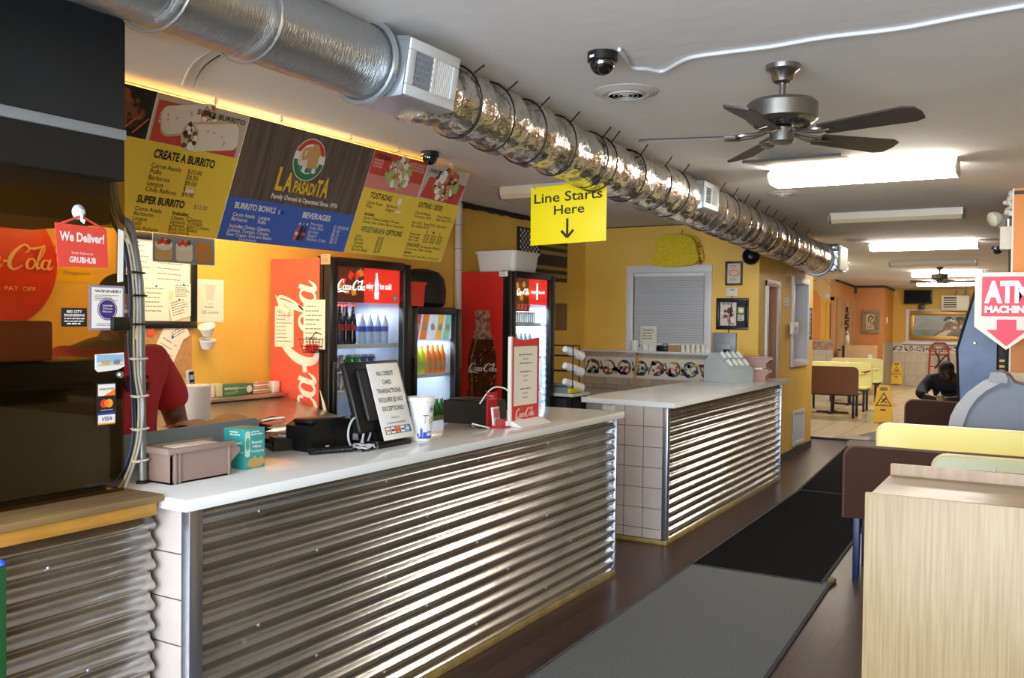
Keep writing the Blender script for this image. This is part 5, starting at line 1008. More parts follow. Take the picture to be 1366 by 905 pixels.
b = B(); q = U(850, 474, 'Y', 9.70); q2 = U(843, 528, 'Y', 9.55); b.tube([(q2.x, 9.55, q2.z-.9), (q2.x+.005, 9.56, q2.z), (q.x, 9.70, q.z)], .014, mat('broom_wood', '#B98C45', .5), 10); b.lathe([(.016, 0), (.016, .03), (0, .034)], mat('broom_tip', '#7A5A2A', .5), T(q.x, 9.70, q.z-.004)); b.box((q2.x-.02, 9.51, .0), (q2.x+.24, 9.59, .05), mat('broom_head', '#6A5A40', .7)); tag(b.build('broom_handle'), 'wooden broom handle leaning against the floral tile border', 'broom')
# cutlery dispenser
t = thing('cutlery_dispenser', 'grey sloped cutlery dispenser on the far pale countertop', 'dispenser', (-2.7, 8.75, 1.06)); DSP = mat('dispenser_grey', '#A9B2B2', .45)
MR = T(-2.7, 8.85, 0) @ RZ(-.42) @ T(2.7, -8.85, 0)
b = B(MR); b.prism([(-2.885, 0), (-2.555, 0), (-2.55, .13), (-2.73, .29), (-2.80, .29), (-2.885, .19)], 0, .34, DSP, fr((0, 9.03, 1.059), (1, 0, 0), (0, 0, 1))); b.build('case', t)
for i in range(4):
    for j in range(2):
        b = B(MR @ T(-2.695+.08*j, 8.745+.078*i, 1.325-.071*j) @ RY(.72)); b.box((-.035, -.024, -.01), (.035, .024, .004), DSP, .003); b.prism(rrect(-.03, -.017, .05, .017, .008), .004, .014, mat('cutlery_white', '#E3E5E0', .4)); b.prism(rrect(-.035, -.008, .045, .008, .006), .014, .022, mat('cutlery_white', '#E3E5E0')); b.build('cutlery_slot', t)
# two pink-brown lidded bins
PKB = mat('bin_rose', '#A8887E', .5)
for lab, y, z, L in (('rose-brown parts bin, upper of two stacked by the door', 9.26, 1.185, .32), ('rose-brown parts bin, lower of two stacked by the door', 9.24, 1.059, .30)):
    b = B(T(-2.575, y, z)); b.prism([(-.18, 0), (.14, 0), (.14, .05), (.18, .09), (.165, .12), (-.18, .12)], -.06, .06, PKB, fr((0, 0, 0), (1, 0, 0), (0, 0, 1))); b.box((-.185, -.07, .1), (.17, .07, .122), PKB, .004)
    for u in (-.08, .02, .1): b.box((u, -.064, .02), (u+.008, .064, .1), PKB)
    tag(b.build('parts_bin'), lab, 'bin', 'rose-brown bins on the far countertop')
b = B(T(-2.49, 9.20, 1.19)); b.box((-.06, -.04, -.012), (.02, .04, .002), SIGNW, .003, RZ(.3)); tag(b.build('napkin_slip'), 'white napkin poking out of the lower rose-brown bin', 'napkin')
# ================================================================== on the back wall
def rectY(x0, y0, x1, y1, Y=YW): p, q = U(x0, (y0+y1)/2, 'Y', Y), U(x1, (y0+y1)/2, 'Y', Y); return p.x, U((x0+x1)/2, y1, 'Y', Y).z, q.x, U((x0+x1)/2, y0, 'Y', Y).z
# taco
x0, z0, x1, z1 = rectY(879, 314, 936, 355); t = thing('taco_pinata', 'yellow fringed taco decoration hanging over the white-framed window', 'decoration', ((x0+x1)/2, YW-.08, z0)); w_, h_ = x1-x0, z1-z0
TACO = mat('taco_yellow', '#E3C62B', .85, var=.14, scale=45, bump=.8, bscale=70)
P = [(0, 0), (w_*.94, .03*h_), (w_*.97, h_*.55), (w_*.86, h_*.86), (w_*.6, h_*.98), (w_*.3, h_), (w_*.1, h_*.86), (w_*.03, h_*.5)]
P = [(p.x, p.y) for p in spline([(a, c, 0) for a, c in P], 4, True)]
b = B(fy(YW-.10, x0, z0)); b.prism(P, 0, .05, TACO); b.build('front_shell', t); b = B(fy(YW-.01, x0+.03, z0+.01)); b.prism(P, 0, .05, TACO); b.build('back_shell', t)
b = B()
for i in range(26): u = random.random(); b.lathe([(0, -.02), (.022, 0), (0, .02)], (RED, LETT, VINE, WHITE, TOMA)[i % 5], T(x0+w_*(.93+.09*random.random()), YW-.075+.05*random.random(), z0+h_*(.02+.75*u)), 6)
b.build('filling', t); b = B(); b.cyl((x0+w_*.55, YW-.03, z1), (x0+w_*.55, YW-.002, z1+.06), .004, BLACK, 6); b.build('hanging_string', t)
def framed(name, label, x0, y0, x1, y1, fm, fw, art, Y=YW, cat='picture', th=.02):
    a, z0, c, z1 = rectY(x0, y0, x1, y1, Y); t = thing(name, label, cat, ((a+c)/2, Y, z0)); b = B(fy(Y)); casing(b, a, z0, c, z1, fw, T(0, 0, .001), fm, th); b.build('frame', t)
    b = B(fy(Y-.004, a+fw, z0+fw)); art(b, c-a-2*fw, z1-z0-2*fw); b.build('print', t, 0); return t
DKW = mat('dark_wood', '#3A241C', .4)
def art_cert(b, w, h): b.rect(0, 0, w, h, 0, mat('cert_paper', '#D9C9B2', .6)); b.disc(w/2, h*.52, w*.42, .0005, mat('cert_peach', '#D99A7A', .6), ry=h*.2); b.disc(w/2, h*.52, w*.3, .001, mat('cert_pale', '#E5C0A8', .6), ry=h*.12); b.lines(w*.2, h*.88, w*.8, 2, h*.07, h*.03, .0005, GINK); b.lines(w*.2, h*.22, w*.85, 2, h*.07, h*.03, .0005, GINK)
framed('framed_certificate', 'small brown framed certificate under the round wall speaker', 968, 349, 991, 381, DKW, .022, art_cert)
def art_ad(b, w, h):
    b.rect(0, 0, w, h, 0, INK); b.rect(w*.04, h*.05, w*.64, h*.94, .0005, mat('ad_paper', '#D5CBC4', .6))
    for i in range(22): b.blob(w*(.1+.48*random.random()), h*(.12+.6*random.random()), w*.06, .001+.0001*i, (mat('ad_rose', '#B98A80', .6), mat('ad_brown', '#6A4038', .6), mat('ad_pale', '#E5DDD8', .6))[i % 3], jag=.4)
    b.blob(w*.40, h*.62, w*.12, .004, mat('ad_brown', '#6A4038')); b.lines(w*.1, h*.86, w*.6, 1, .01, h*.05, .001, GINK); b.rect(w*.69, h*.52, w*.93, h*.76, .0005, LETT); b.blob(w*.81, h*.64, w*.09, .001, CREM); b.rect(w*.69, h*.24, w*.93, h*.48, .0005, mat('ad_paper', '#D5CBC4')); b.lines(w*.71, h*.43, w*.92, 4, h*.05, h*.02, .001, GINK)
framed('framed_clippings', 'wide black framed pair of food clippings over the electric panel', 956, 398, 999, 440, BLACK, .03, art_ad)
a, z0, c, z1 = rectY(969, 384, 985, 395.5); t = thing('thermostat', 'cream wall thermostat between the two framed pictures', 'thermostat', ((a+c)/2, YW, z0)); b = B(fy(YW)); b.box((a, z0, .001), (c, z1, .03), mat('thermo_cream', '#DDD8C8', .5), .006); b.build('case', t); b = B(fy(YW-.0305)); b.rect(a+.05, z0+.065, a+.1, z1-.02, 0, GREY); b.rect(c-.07, z0+.065, c-.03, z1-.02, 0, GREY); b.build('display', t); b = B(); b.tube(spline([((a+c)/2, YW-.01, z0), ((a+c)/2-.005, YW-.03, z0-.15), ((a+c)/2-.03, YW-.03, z0-.42), ((a+c)/2+.01, YW-.02, z0-.56), ((a+c)/2+.1, YW-.015, z0-.66)], 5), .004, INK, 6); b.build('wire', t)
a, z0, c, z1 = rectY(952, 444, 983, 478); t = thing('electric_panel', 'grey metal electric panel on the wall behind the cutlery dispenser', 'electric panel', ((a+c)/2, YW, z0)); PNL = mat('panel_metal', '#8D969C', .45, .3); b = B(fy(YW)); b.box((a, z0, .001), (c, z1, .05), PNL, .004); b.build('cover', t); b = B(fy(YW)); b.box((a+.06, z0, .05), (c-.06, z1-.12, .06), mat('panel_door', '#9AA3A9', .45, .3), .004); b.box((a+.13, z0+.03, .06), (a+.20, z0+.1, .07), BLACK); b.build('door', t)
# round speaker
q = U(1001, 342, 'Y', 9.72); t = thing('wall_speaker', 'round black speaker on a bracket under the foil duct end', 'speaker', (q.x, YW, q.z-.09)); b = B(fr((q.x, 9.74, q.z), (1, .3, 0), (0, 0, 1))); b.lathe([(.05, -.09), (.085, -.03), (.092, 0), (.092, .02), (.08, .024), (.07, .01), (.03, -.01), (.025, .01), (0, .014)], BLACK, seg=28); b.build('cone', t); b = B(); b.cyl((q.x+.01, 9.80, q.z), (q.x+.01, YW-.002, q.z+.09), .012, BLACK); b.box((q.x-.02, YW-.015, q.z+.05), (q.x+.04, YW-.001, q.z+.13), BLACK); b.build('bracket', t)
# sill items
SZ = 1.309
def on_sill(px, yt, y=YW-.05): q = U(px, 466, 'Y', y); return q.x, U(px, yt, 'Y', y).z
x, z = on_sill(847, 454); proll(x, YW-.055, SZ, .045, z-SZ, 'paper_roll', 'fat white paper roll at the left end of the window sill')
x, z = on_sill(861, 459); proll(x, YW-.055, SZ, .04, z-SZ, 'paper_roll', 'short white paper roll right of the fat one on the sill')
b = B(fy(YW-.02)); a, z0, c, z1 = rectY(854, 435, 876, 464, YW-.02); b.box((a, SZ, 0), (c, z1, .004), mat('menu_card', '#D9D6C6', .6), .001); b.fit('Simplest', a+.04, c-.04, z1-.06, .03, .005, GINK, bold=.01); b.lines(a+.03, z1-.09, c-.02, 3, .03, .012, .005, GINK); tag(b.build('menu_card'), 'cream printed card leaning against the blinds on the sill', 'card')
b = B(); x, z = on_sill(883, 461); b.box((x-.06, YW-.08, SZ), (x+.07, YW-.03, SZ+.06), BLACK, .008); b.lathe([(.03, 0), (.03, .03), (.02, .035), (0, .035)], GREY, T(x+.04, YW-.055, SZ+.06)); tag(b.build('black_device'), 'small black device on the window sill beside the cream card', 'device')
b = B(); x, z = on_sill(900, 462); b.box((x-.07, YW-.08, SZ), (x+.07, YW-.03, SZ+.065), mat('sill_box_tan', '#B08A66', .7), .004); tag(b.build('tan_box'), 'tan cardboard box on the window sill right of the black device', 'box')
for i in range(5): x, z = on_sill(911+6.8*i, 461); b = B(T(x, YW-.055, SZ)); b.lathe([(.021, 0), (.026, .08), (.029, .082), (.029, .087), (.024, .086), (.02, .01), (0, .01)], mat('cup_cream', '#E5E0D2', .5), seg=14); tag(b.build('sill_cup'), 'small cream cup in the row at the right end of the window sill', 'cup', 'row of cups on the window sill')
# ================================================================== on the door wall
def rectX(x0, y0, x1, y1): p, q = U(x0, (y0+y1)/2, 'X', XD), U(x1, (y0+y1)/2, 'X', XD); return p.y, U((x0+x1)/2, y1, 'X', XD).z, q.y, U((x0+x1)/2, y0, 'X', XD).z
a, z0, c, z1 = rectX(1045.5, 398, 1051.5, 411); b = B(fx(XD)); b.box((a, z0, .001), (c, z1, .006), mat('plate_cream', '#DDD6BE', .5), .002); b.lines(a+.02, z1-.03, c-.01, 3, .035, .012, .0065, GINK); tag(b.build('wall_notice'), 'small cream notice between the wooden door and the hatch window', 'notice')
a, z0, c, z1 = rectX(1050, 430, 1057, 446); t = thing('intercom', 'white intercom box at the left edge of the hatch window', 'intercom', (XD, (a+c)/2, z0)); b = B(fx(XD)); b.box((a, z0, .031), (c, z1, .075), WHITE, .008); b.build('case', t); b = B(fx(XD)); b.box((a+.1, z0+.05, .0755), (c-.1, z0+.09, .078), GREY); b.build('button', t)
a, z0, c, z1 = rectX(1077.5, 411, 1082, 453); b = B(fx(XD)); b.box((a, z0, .001), (c, z1, .012), INK); b.rect(a+.06, z0+.03, c-.06, z1-.03, .0125, mat('narrow_sign', '#B9B4B0', .6)); b.rect(a+.08, z0+.1, c-.08, z0+.25, .013, RED); b.lines(a+.08, z1-.1, c-.06, 6, .06, .025, .013, INK); tag(b.build('narrow_sign'), 'tall narrow black-edged sign at the end of the yellow wall', 'sign')
a, z0, c, z1 = U(1057, 570, 'X', XD).y, .12, U(1071, 570, 'X', XD).y, U(1064, 547, 'X', XD).z
t = thing('wall_vent', 'white louvred vent low on the yellow wall past the counter', 'vent', (XD, (a+c)/2, z0)); b = B(fx(XD)); casing(b, a, z0, c, z1, .05, T(0, 0, .001), TRIMW, .02); b.box((a+.05, z0+.05, .001), (c-.05, z1-.05, .004), GREY); b.build('frame', t); b = B(fx(XD))
for i in range(9): y = a+.06+(c-a-.12)*i/8; b.box((y-.012, z0+.04, .004), (y+.012, z1-.04, .015), TRIMW, .003)
b.build('louvres', t)
# ================================================================== ceiling: duct
FOIL = mat('foil_crumpled', '#E2DDD4', .24, .97, bump=.8, bscale=16); FOIL2 = mat('foil_smooth', '#B3B5B6', .3, .9, bump=.25, bscale=30, stretch=(1, 5, 1)); GALV = mat('galvanised_box', '#B4BCC2', .3, .8, var=.05, scale=10)
DUCT = [(.6, -2.22, 2.62, .135), (2.7, -2.24, 2.612, .137), (4.8, -2.30, 2.565, .146), (7.2, -2.36, 2.544, .166), (9.5, -2.41, 2.485, .172), (11.55, -2.45, 2.427, .178)]
def duct_at(y):
    for i in range(len(DUCT)-1):
        a, c = DUCT[i], DUCT[i+1]
        if y <= c[0] or i == len(DUCT)-2: u = (y-a[0])/(c[0]-a[0]); return [a[k]+(c[k]-a[k])*u for k in range(4)]
t = thing('air_duct', 'long silver foil-wrapped air duct running under the ceiling', 'air duct', (-2.3, 5, 2.4))
def ductpart(name, y0, y1, m, lump, st, folds=0):
    b = B(); n = int((y1-y0)/st); seg = 28; v = []; f = []
    for i in range(n+1):
        y = y0+(y1-y0)*i/n; _, x, z, r = duct_at(y)
        k = folds and (.012*math.sin(y*2*PI/folds)+.008*math.sin(y*2*PI/folds*2.3+1))
        for j in range(seg):
            a = 2*PI*j/seg; q = r+(k or 0)+lump*(random.random()-.5); v.append((x+q*math.cos(a), y, z+q*math.sin(a)))
    for i in range(n):
        for j in range(seg): f.append((i*seg+j, (i+1)*seg+j, (i+1)*seg+(j+1) % seg, i*seg+(j+1) % seg))
    f.append(tuple(range(seg))); f.append(tuple(reversed([n*seg+j for j in range(seg)])))
    b.add(v, f, m); return b.build(name, t, 50)
ductpart('insulated_section', .6, 2.72, FOIL2, .002, .05)
ductpart('foil_section', 3.0, 6.42, FOIL, .012, .035, .33)
ductpart('foil_section', 6.42, 11.55, FOIL, .010, .035, .24)
def ring(y, m, w=.006, part='strap', wob=.0):
    _, x, z, r = duct_at(y); b = B(); b.tube([(x+(r+.014)*math.cos(a), y+wob*math.sin(a*1.0+y), z+(r+.014)*math.sin(a)) for a in [q*PI/12 for q in range(24)]], w, m, 6, True)
    if m is BLACK: b.tube([(x+(r+.01)*.7, y, z+(r+.01)*.72), (x+(r+.05)*.75, y+.03, min(z+(r+.09)*.8, CEIL-.005))], .004, BLACK, 5)
    b.build(part, t)
for y in (3.32, 3.62, 3.95, 4.3, 4.72, 4.85, 5.3, 5.75, 6.1, 7.0, 7.35, 7.7, 8.05, 8.4, 8.7, 9.1, 9.6, 10.2): ring(y, BLACK, .0045, 'strap', .03)
for y in (1.3, 1.75, 2.1): ring(y, STEEL, .004, 'seam', .02)
ring(2.70, GALV, .012, 'collar'); ring(11.5, GALV, .02, 'collar')
b = B()
for y in (.75, .95, 1.12): _, x, z, r = duct_at(y); b.tube([(x+(r+.02)*math.cos(a), y, z+(r+.02)*math.sin(a)) for a in [q*PI/12 for q in range(24)]], .03, mat('hose_black', '#24282C', .5), 8, True)
b.build('rubber_sleeve', t)
def regbox(y0, y1, xf, z0, z1, tilt, grid, nm):
    _, x, z, r = duct_at((y0+y1)/2); xb = x-r*.6; tl = tilt
    b = B(); P = [(xb, z-r*.95), (xf-tl, z0), (xf, z1), (xb, z+r*.9)]; b.prism(P, y0, y1, GALV, fr((0, 0, 0), (1, 0, 0), (0, 0, 1)) @ Matrix.Diagonal((1, 1, -1, 1))); o = b.build(nm, t)
    M = fr((xf-tl, y0, z0), (0, 1, 0), (tl, 0, z1-z0)); w_, h_ = y1-y0, math.hypot(tl, z1-z0)
    b = B(M); casing(b, .004, .004, w_-.004, h_-.004, .04, T(0, 0, .001), mat('register_white', '#C9CCCE', .4), .012); b.box((w_*.5-.006, .03, .002), (w_*.5+.006, h_-.03, .012), WHITE)
    for side in (0, 1):
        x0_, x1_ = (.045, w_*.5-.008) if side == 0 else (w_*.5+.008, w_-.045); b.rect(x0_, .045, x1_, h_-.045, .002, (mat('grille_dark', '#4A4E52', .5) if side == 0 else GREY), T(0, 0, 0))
        for i in range(grid):
            u = x0_+(x1_-x0_)*(i+.5)/grid; b.box((u-.002, .042, .003), (u+.002, h_-.042, .009), (GREY if side == 0 else WHITE))
        if side == 0:
            for i in range(5): v_ = .05+(h_-.1)*(i+.5)/5; b.box((x0_, v_-.003, .009), (x1_, v_+.003, .011), GREY)
    b.build('vent_grille', o)
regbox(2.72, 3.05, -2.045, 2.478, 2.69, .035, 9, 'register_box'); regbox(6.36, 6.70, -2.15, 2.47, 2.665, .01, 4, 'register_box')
b = B(); b.box((-2.66, 11.62, 2.28), (-2.22, 12.15, 2.62), mat('foil_box', '#A9ADB2', .22, 1., bump=.7, bscale=20), .02); b.box((-2.22, 11.66, 2.31), (-2.20, 12.11, 2.59), mat('register_cream', '#CFC6A8', .5)); b.build('end_box', t)
for y in (4.05, 7.9): _, x, z, r = duct_at(y); b = B(); b.cyl((x, y, z+r*.9), (x, y, CEIL-.003), .006, STEEL); b.build('hanger_rod', t)
# ---- Line Starts Here
t = thing('line_sign', 'bright yellow Line Starts Here sign with a down arrow hanging from the duct', 'sign', (-2.5, 4.9, 2.11)); a = .06; W, H = .525, .355
M = fr((-2.765, 4.93, 2.108), (1, -a, .02), (0, 0, 1)); SY = mat('sign_yellow', '#F0DA12', .45)
b = B(M); b.box((0, 0, -.004), (W, H, 0), SY, .001); b.build('board', t)
b = B(M); b.fit('Line Starts', W*.05, W*.95, H*.72, H*.16, .0008, INK, bold=.012); b.fit('Here', W*.32, W*.72, H*.50, H*.155, .0008, INK, bold=.012); b.rect(W*.5-.008, H*.14, W*.5+.008, H*.42, .0008, INK); b.rib([(W*.42, H*.22), (W*.5, H*.1)], .016, .0008, INK, n=2); b.rib([(W*.58, H*.22), (W*.5, H*.1)], .016, .0008, INK, n=2); b.build('lettering', t, 0)
for u in (.05, .95): b = B(); p = M @ Vector((W*u, H*.97, 0)); b.tube([(p.x, p.y, p.z), (p.x+.002, p.y-.01, p.z+.03), (p.x*.4+duct_at(4.9)[1]*.6+(.02 if u > .5 else -.05), p.y, 2.50)], .0025, STEEL, 5); b.build('hook', t)
# ================================================================== lamps
LIT = mat('lens_lit', '#FFF7EA', .4, emit=TUBE); OFF = mat('lens_off', '#D0C5AC', .4); HOUS = mat('fixture_white', '#C9C6C0', .4); ENDC = mat('fixture_end', '#9A9CA0', .3, .5)
LITK = mat('lens_kitchen', '#FFE9BE', .4, emit=13)
def lamp(label, x0, x1, y, lit, w=.26, rot=0., z=None, lens=None):
    z = zc(y) if z is None else z; t = thing('ceiling_light', label, 'ceiling light', ((x0+x1)/2, y, z-.09), 'fluorescent ceiling lights'); c = ((x0+x1)/2, y); M = T(c[0], c[1], z) @ RZ(rot); L = (x1-x0)/2
    b = B(M); b.box((-L, -w*.42, -.03), (L, w*.42, -.002), HOUS); b.build('housing', t)
    b = B(M); P = [(-w*.5, -.028), (w*.5, -.028), (w*.5, -.07), (w*.38, -.105), (-w*.38, -.105), (-w*.5, -.07)]; b.prism(P, -L+.012, L-.012, lens or (LIT if lit else OFF), fr((0, 0, 0), (0, 1, 0), (0, 0, 1))); b.build('lens', t, 0)
    for s in (-1, 1): b = B(M); b.prism([(p[0]*1.02, p[1]*1.02+.002) for p in P], s*L-.012, s*L+.0, ENDC if not lit else HOUS, fr((0, 0, 0), (0, 1, 0), (0, 0, 1))); b.build('end_cap', t)
    return t
def LX(a, c, y): z = zc(y)-.05; f = lambda q: U(q[0], q[1], 'Y', y).x; return f(a), f(c)
lamp('lit fluorescent light nearest the front, beyond the steel ceiling fan', *LX((1033, 228), (1279, 212), 6.75), 6.75, True, .3)
lamp('unlit fluorescent light with chrome ends, second from the fan', *LX((1110, 288), (1286, 281), 9.6), 9.6, False)
lamp('lit fluorescent light, third row beyond the steel fan', *LX((1162, 325), (1306, 319), 13.3), 13.3, True)
lamp('unlit fluorescent light just past the third lit one', *LX((1188, 349), (1303, 344), 17.2), 17.2, False)
lamp('lit fluorescent light above the distant ceiling fan', U(1217, 368, 'Y', 20.6).x, U(1217, 368, 'Y', 20.6).x+1.3, 20.6, True)
lamp('lit fluorescent light farthest back, near the television', U(1224, 381, 'Y', 23.6).x, U(1224, 381, 'Y', 23.6).x+1.4, 23.6, True)
lamp('lit fluorescent light half hidden past the end of the duct', U(1131, 364, 'Y', 17.6).x-1.25, U(1131, 364, 'Y', 17.6).x, 17.6, True)
lamp('unlit fluorescent light behind the yellow line sign', -3.93, -2.75, 6.6, False, .28)
lamp('lit fluorescent light on the ceiling behind the menu boards', -4.72, -3.52, 3.75, True, .22, PI/2, None, LITK)
for y, x in ((-.9, -1.4),): lamp('unseen lit fluorescent light added over the shop front end', x-.62, x+.62, y, True)  # out of view, added to even out the light in the room
# warm light strip behind the boards
t = thing('light_strip', 'thin warm yellow light strip on the ceiling behind the menu boards', 'light strip', (-3.80, 4.0, CEIL-.03)); b = B(); b.box((-3.79, 2.45, CEIL-.022), (-3.765, 5.2, CEIL-.008), mat('strip_warm', '#FFC23A', .4, emit=10)); b.build('glowing_strip', t); b = B(); b.box((-3.80, 2.43, CEIL-.008), (-3.755, 5.22, CEIL-.001), HOUS); b.build('strip_base', t)
# ceiling access panel leaning behind the fan; dark strip paints its gap shadow
b = B(T(0, 6.36, CEIL-.016) @ RX(.10) @ T(0, -6.36, -CEIL+.016)); b.box((-1.70, 5.78, CEIL-.026), (-1.10, 6.36, CEIL-.016), mat('hatch_cream', '#CFC6AE', .6), .003); b.box((-1.70, 5.775, CEIL-.030), (-1.10, 5.785, CEIL-.012), DARKTRIM_SHADE); tag(b.build('ceiling_hatch'), 'cream access panel on the ceiling between the fan and front light', 'panel')
# ================================================================== fans
BRN = mat('brushed_nickel', '#8F8C88', .28, .95, var=.05, scale=30, stretch=(1, 1, 20)); BLD = mat('fan_blade', '#3B3230', .45, var=.1, scale=6)
def fan(label, x, y, a0, zt, R0, bronze=False, dz=0.):
    m = BRN if not bronze else mat('fan_bronze', '#6A6258', .4, .6); t = thing('ceiling_fan', label, 'ceiling fan', (x, y, zt-.34-dz), 'ceiling fans'); M = T(x, y, zt)
    b = B(M); b.lathe([(.028, -.078), (.04, -.07), (.052, -.035), (.07, -.02), (.072, -.001)], m, seg=28); b.build('canopy', t)
    b = B(M); b.lathe([(.013, -.165), (.013, -.07)], m, seg=14); b.build('downrod', t)
    b = B(M); b.lathe([(.03, -.262), (.09, -.258), (.135, -.244), (.147, -.232), (.149, -.17), (.135, -.155), (.04, -.148), (.02, -.14)], m, seg=36); b.build('motor_housing', t)
    b = B(M)
    for k in range(30): a = 2*PI*k/30; b.box((-.004, .092, -.2585), (.004, .118, -.2535), INK, M=RZ(a))
    b.build('cooling_slots', t)
    b = B(M); b.lathe([(0, -.335), (.045, -.333), (.052, -.325), (.052, -.27), (.03, -.262)], m, seg=24); b.build('switch_cup', t)
    for k in range(5):
        a = math.radians(a0+72*k); MB = M @ RZ(a) @ T(0, 0, -.305) 
        b = B(MB); b.tube(spline([(.05, 0, .035), (.10, .02, .012), (.17, .035, .004), (.20, .0, .004), (.17, -.035, .004), (.10, -.02, .012), (.05, 0, .03)], 4), .008, m, 6); b.box((.17, -.03, -.004), (.24, .03, .002), m, .002, RX(.2)); ir = b.build('blade_iron', t)
        b = B(MB @ RX(-.24)); b.prism([(.19, -.045), (R0-.05, -.066), (R0-.01, -.05), (R0, .0), (R0-.01, .05), (R0-.05, .066), (.19, .045)], .002, .010, BLD if not bronze else mat('fan_blade_far', '#5A544C', .5)); b.build('blade', ir)
    return t
fan('brushed steel ceiling fan with dark blades near the front of the room', -1.0, 3.97, -20, CEIL, .61)
q = U(1258, 357, 'Z', zc(16)); fan('bronze ceiling fan far back in the tiled dining room', q.x, q.y-.6, 8, zc(16), .62, True)
# ================================================================== vents, cameras, cable
def rvent(label, px, py, r, z=CEIL):
    q = U(px, py, 'Z', z-.01); t = thing('ceiling_vent', label, 'ceiling vent', (q.x, q.y, z-.05), 'round ceiling vents'); M = T(q.x, q.y, z)
    b = B(M); b.lathe([(r*.66, -.014), (r*.7, -.018), (r, -.004), (r, -.001)], mat('vent_white', '#B9B5B0', .5), seg=40); b.build('outer_ring', t)
    b = B(M); b.lathe([(0, -.003), (r*.66, -.003)], INK, seg=30); b.build('dark_opening', t)
    for i, k in enumerate((.54, .40, .26, .12)): b = B(M); b.lathe([(r*(k-.022), -.020), (r*(k-.018), -.023), (r*(k+.022), -.014), (r*(k+.018), -.011), (r*(k-.022), -.020)], mat('vent_white', '#B9B5B0'), seg=32); b.build('cone_ring', t)
rvent('large round ceiling vent near the black dome camera', 835, 125, .155); rvent('round ceiling vent in front of the first lit light', 1044, 259, .14); rvent('round ceiling vent above the end of the duct', 1140, 321, .17)
def dome(label, x, y, z=CEIL, r=.062):
    t = thing('dome_camera', label, 'camera', (x, y, z-r*1.6), 'dome security cameras'); M = T(x, y, z); b = B(M); b.lathe([(r*.97, -r*.62), (r, -r*.58), (r*1.0, -.001)], BLACK, seg=28); b.build('base_ring', t)
    b = B(M); b.lathe([(0, -r*1.5)]+[(r*.86*math.sin(a), -r*.64-r*.86*math.cos(a)) for a in [k*PI/16 for k in range(1, 9)]], mat('dome_glass', '#0B0B0E', .06, coat=1), seg=28); b.build('dome', t)
    b = B(M @ RZ(-1.9)); b.box((r*.995, -.012, -.03), (r*1.01, .012, -.02), SIGNW); b.build('white_label', t)
dome('black dome camera on the ceiling left of the round vent', -1.60, 3.44); dome('black dome camera on the ceiling above the right menu board', -3.53, 4.93, r=.06); q = U(1330, 334, 'Z', CEIL-.05); dome('small black dome camera far back by the orange pillar', q.x, q.y, r=.075)
b = B(); P = [U(x, y, 'Z', CEIL-.008) for x, y in ((826, 66), (836, 80), (842, 90), (862, 92), (884, 95), (905, 84), (925, 76), (975, 69), (1030, 62), (1100, 50), (1200, 38), (1290, 21), (1375, 6))]
b.tube(spline(P, 6), .008, mat('cable_cover', '#C9CCD2', .5), 8); tag(b.build('ceiling_cable'), 'white cable running across the ceiling from the dome camera', 'cable')
b = B(); P = [(-2.42, 2.3, 2.742), (-2.8, 2.55, 2.744), (-3.2, 2.72, 2.742), (-3.55, 2.95, 2.74)]; b.tube(spline(P, 5), .004, CBW, 6); b.tube([p+Vector((.02, .05, 0)) for p in spline(P, 5)], .003, INK, 6); tag(b.build('loose_wires'), 'thin loose wires on the ceiling between the duct and menu boards', 'wire')
# ================================================================== floor mats
MATG = mat('mat_grey', '#5A5C5C', .9, var=.22, scale=160, bump=.3, bscale=200); MATB = mat('mat_black', '#0A0A0B', .95, var=.2, scale=60, bump=.3, bscale=160, spec=.1); MEDGE = mat('mat_edge', '#2B2B2D', .7)
def mat_poly(name, label, P, m, h=.008, edge=True):
    t = thing(name, label, 'floor mat', (sum(p[0] for p in P)/len(P), sum(p[1] for p in P)/len(P), 0)); b = B(); b.prism(P, .0, h, m); b.build('carpet', t)
    if edge:
        n = len(P); b = B(); b.tube([(p[0], p[1], h*.55) for p in P], .012, MEDGE, 6, True); b.build('edge_binding', t)
    return t
mat_poly('floor_mat', 'worn grey carpet mat nearest the camera in the aisle', [(-2.02, 2.4), (-1.03, 2.4), (-1.15, 5.9), (-1.14, 6.02), (-1.19, 6.05), (-1.21, 5.93), (-2.05, 5.93)], MATG)
mat_poly('floor_mat', 'black carpet mat beyond the grey one, beside the second counter', [(-2.055, 5.94), (-1.20, 5.93), (-1.25, 7.6), (-1.28, 9.12), (-2.08, 9.15)], MATB)
mat_poly('floor_mat', 'black carpet mat farthest along the aisle by the yellow wall', [(-2.085, 9.17), (-1.28, 9.14), (-1.40, 12.8), (-2.30, 12.9)], MATB)
b = B(); P = [(-1.35+1.02*math.cos(a), 13.6+2.1*math.sin(a)) for a in [PI*.5+k*PI/12*.75 for k in range(13)]]+[(-1.35, 11.6)]; b.prism(P, .0, .022, mat('mat_slate', '#6A6763', .85, var=.1, scale=50)); tag(b.build('floor_mat'), 'slate grey rounded mat on the tiled floor by the yellow wet-floor sign', 'floor mat')
b = B(T(-1.155, 6.03, .02)); b.lathe([(0, -.012), (.035, -.008), (.03, .006), (0, .01)], mat('mat_fray', '#7A7048', .9), Matrix.Diagonal((.8, 1.5, 1, 1)), 9); tag(b.build('frayed_corner'), 'frayed curled-up mat corner where the grey and black mats meet', 'mat scrap')
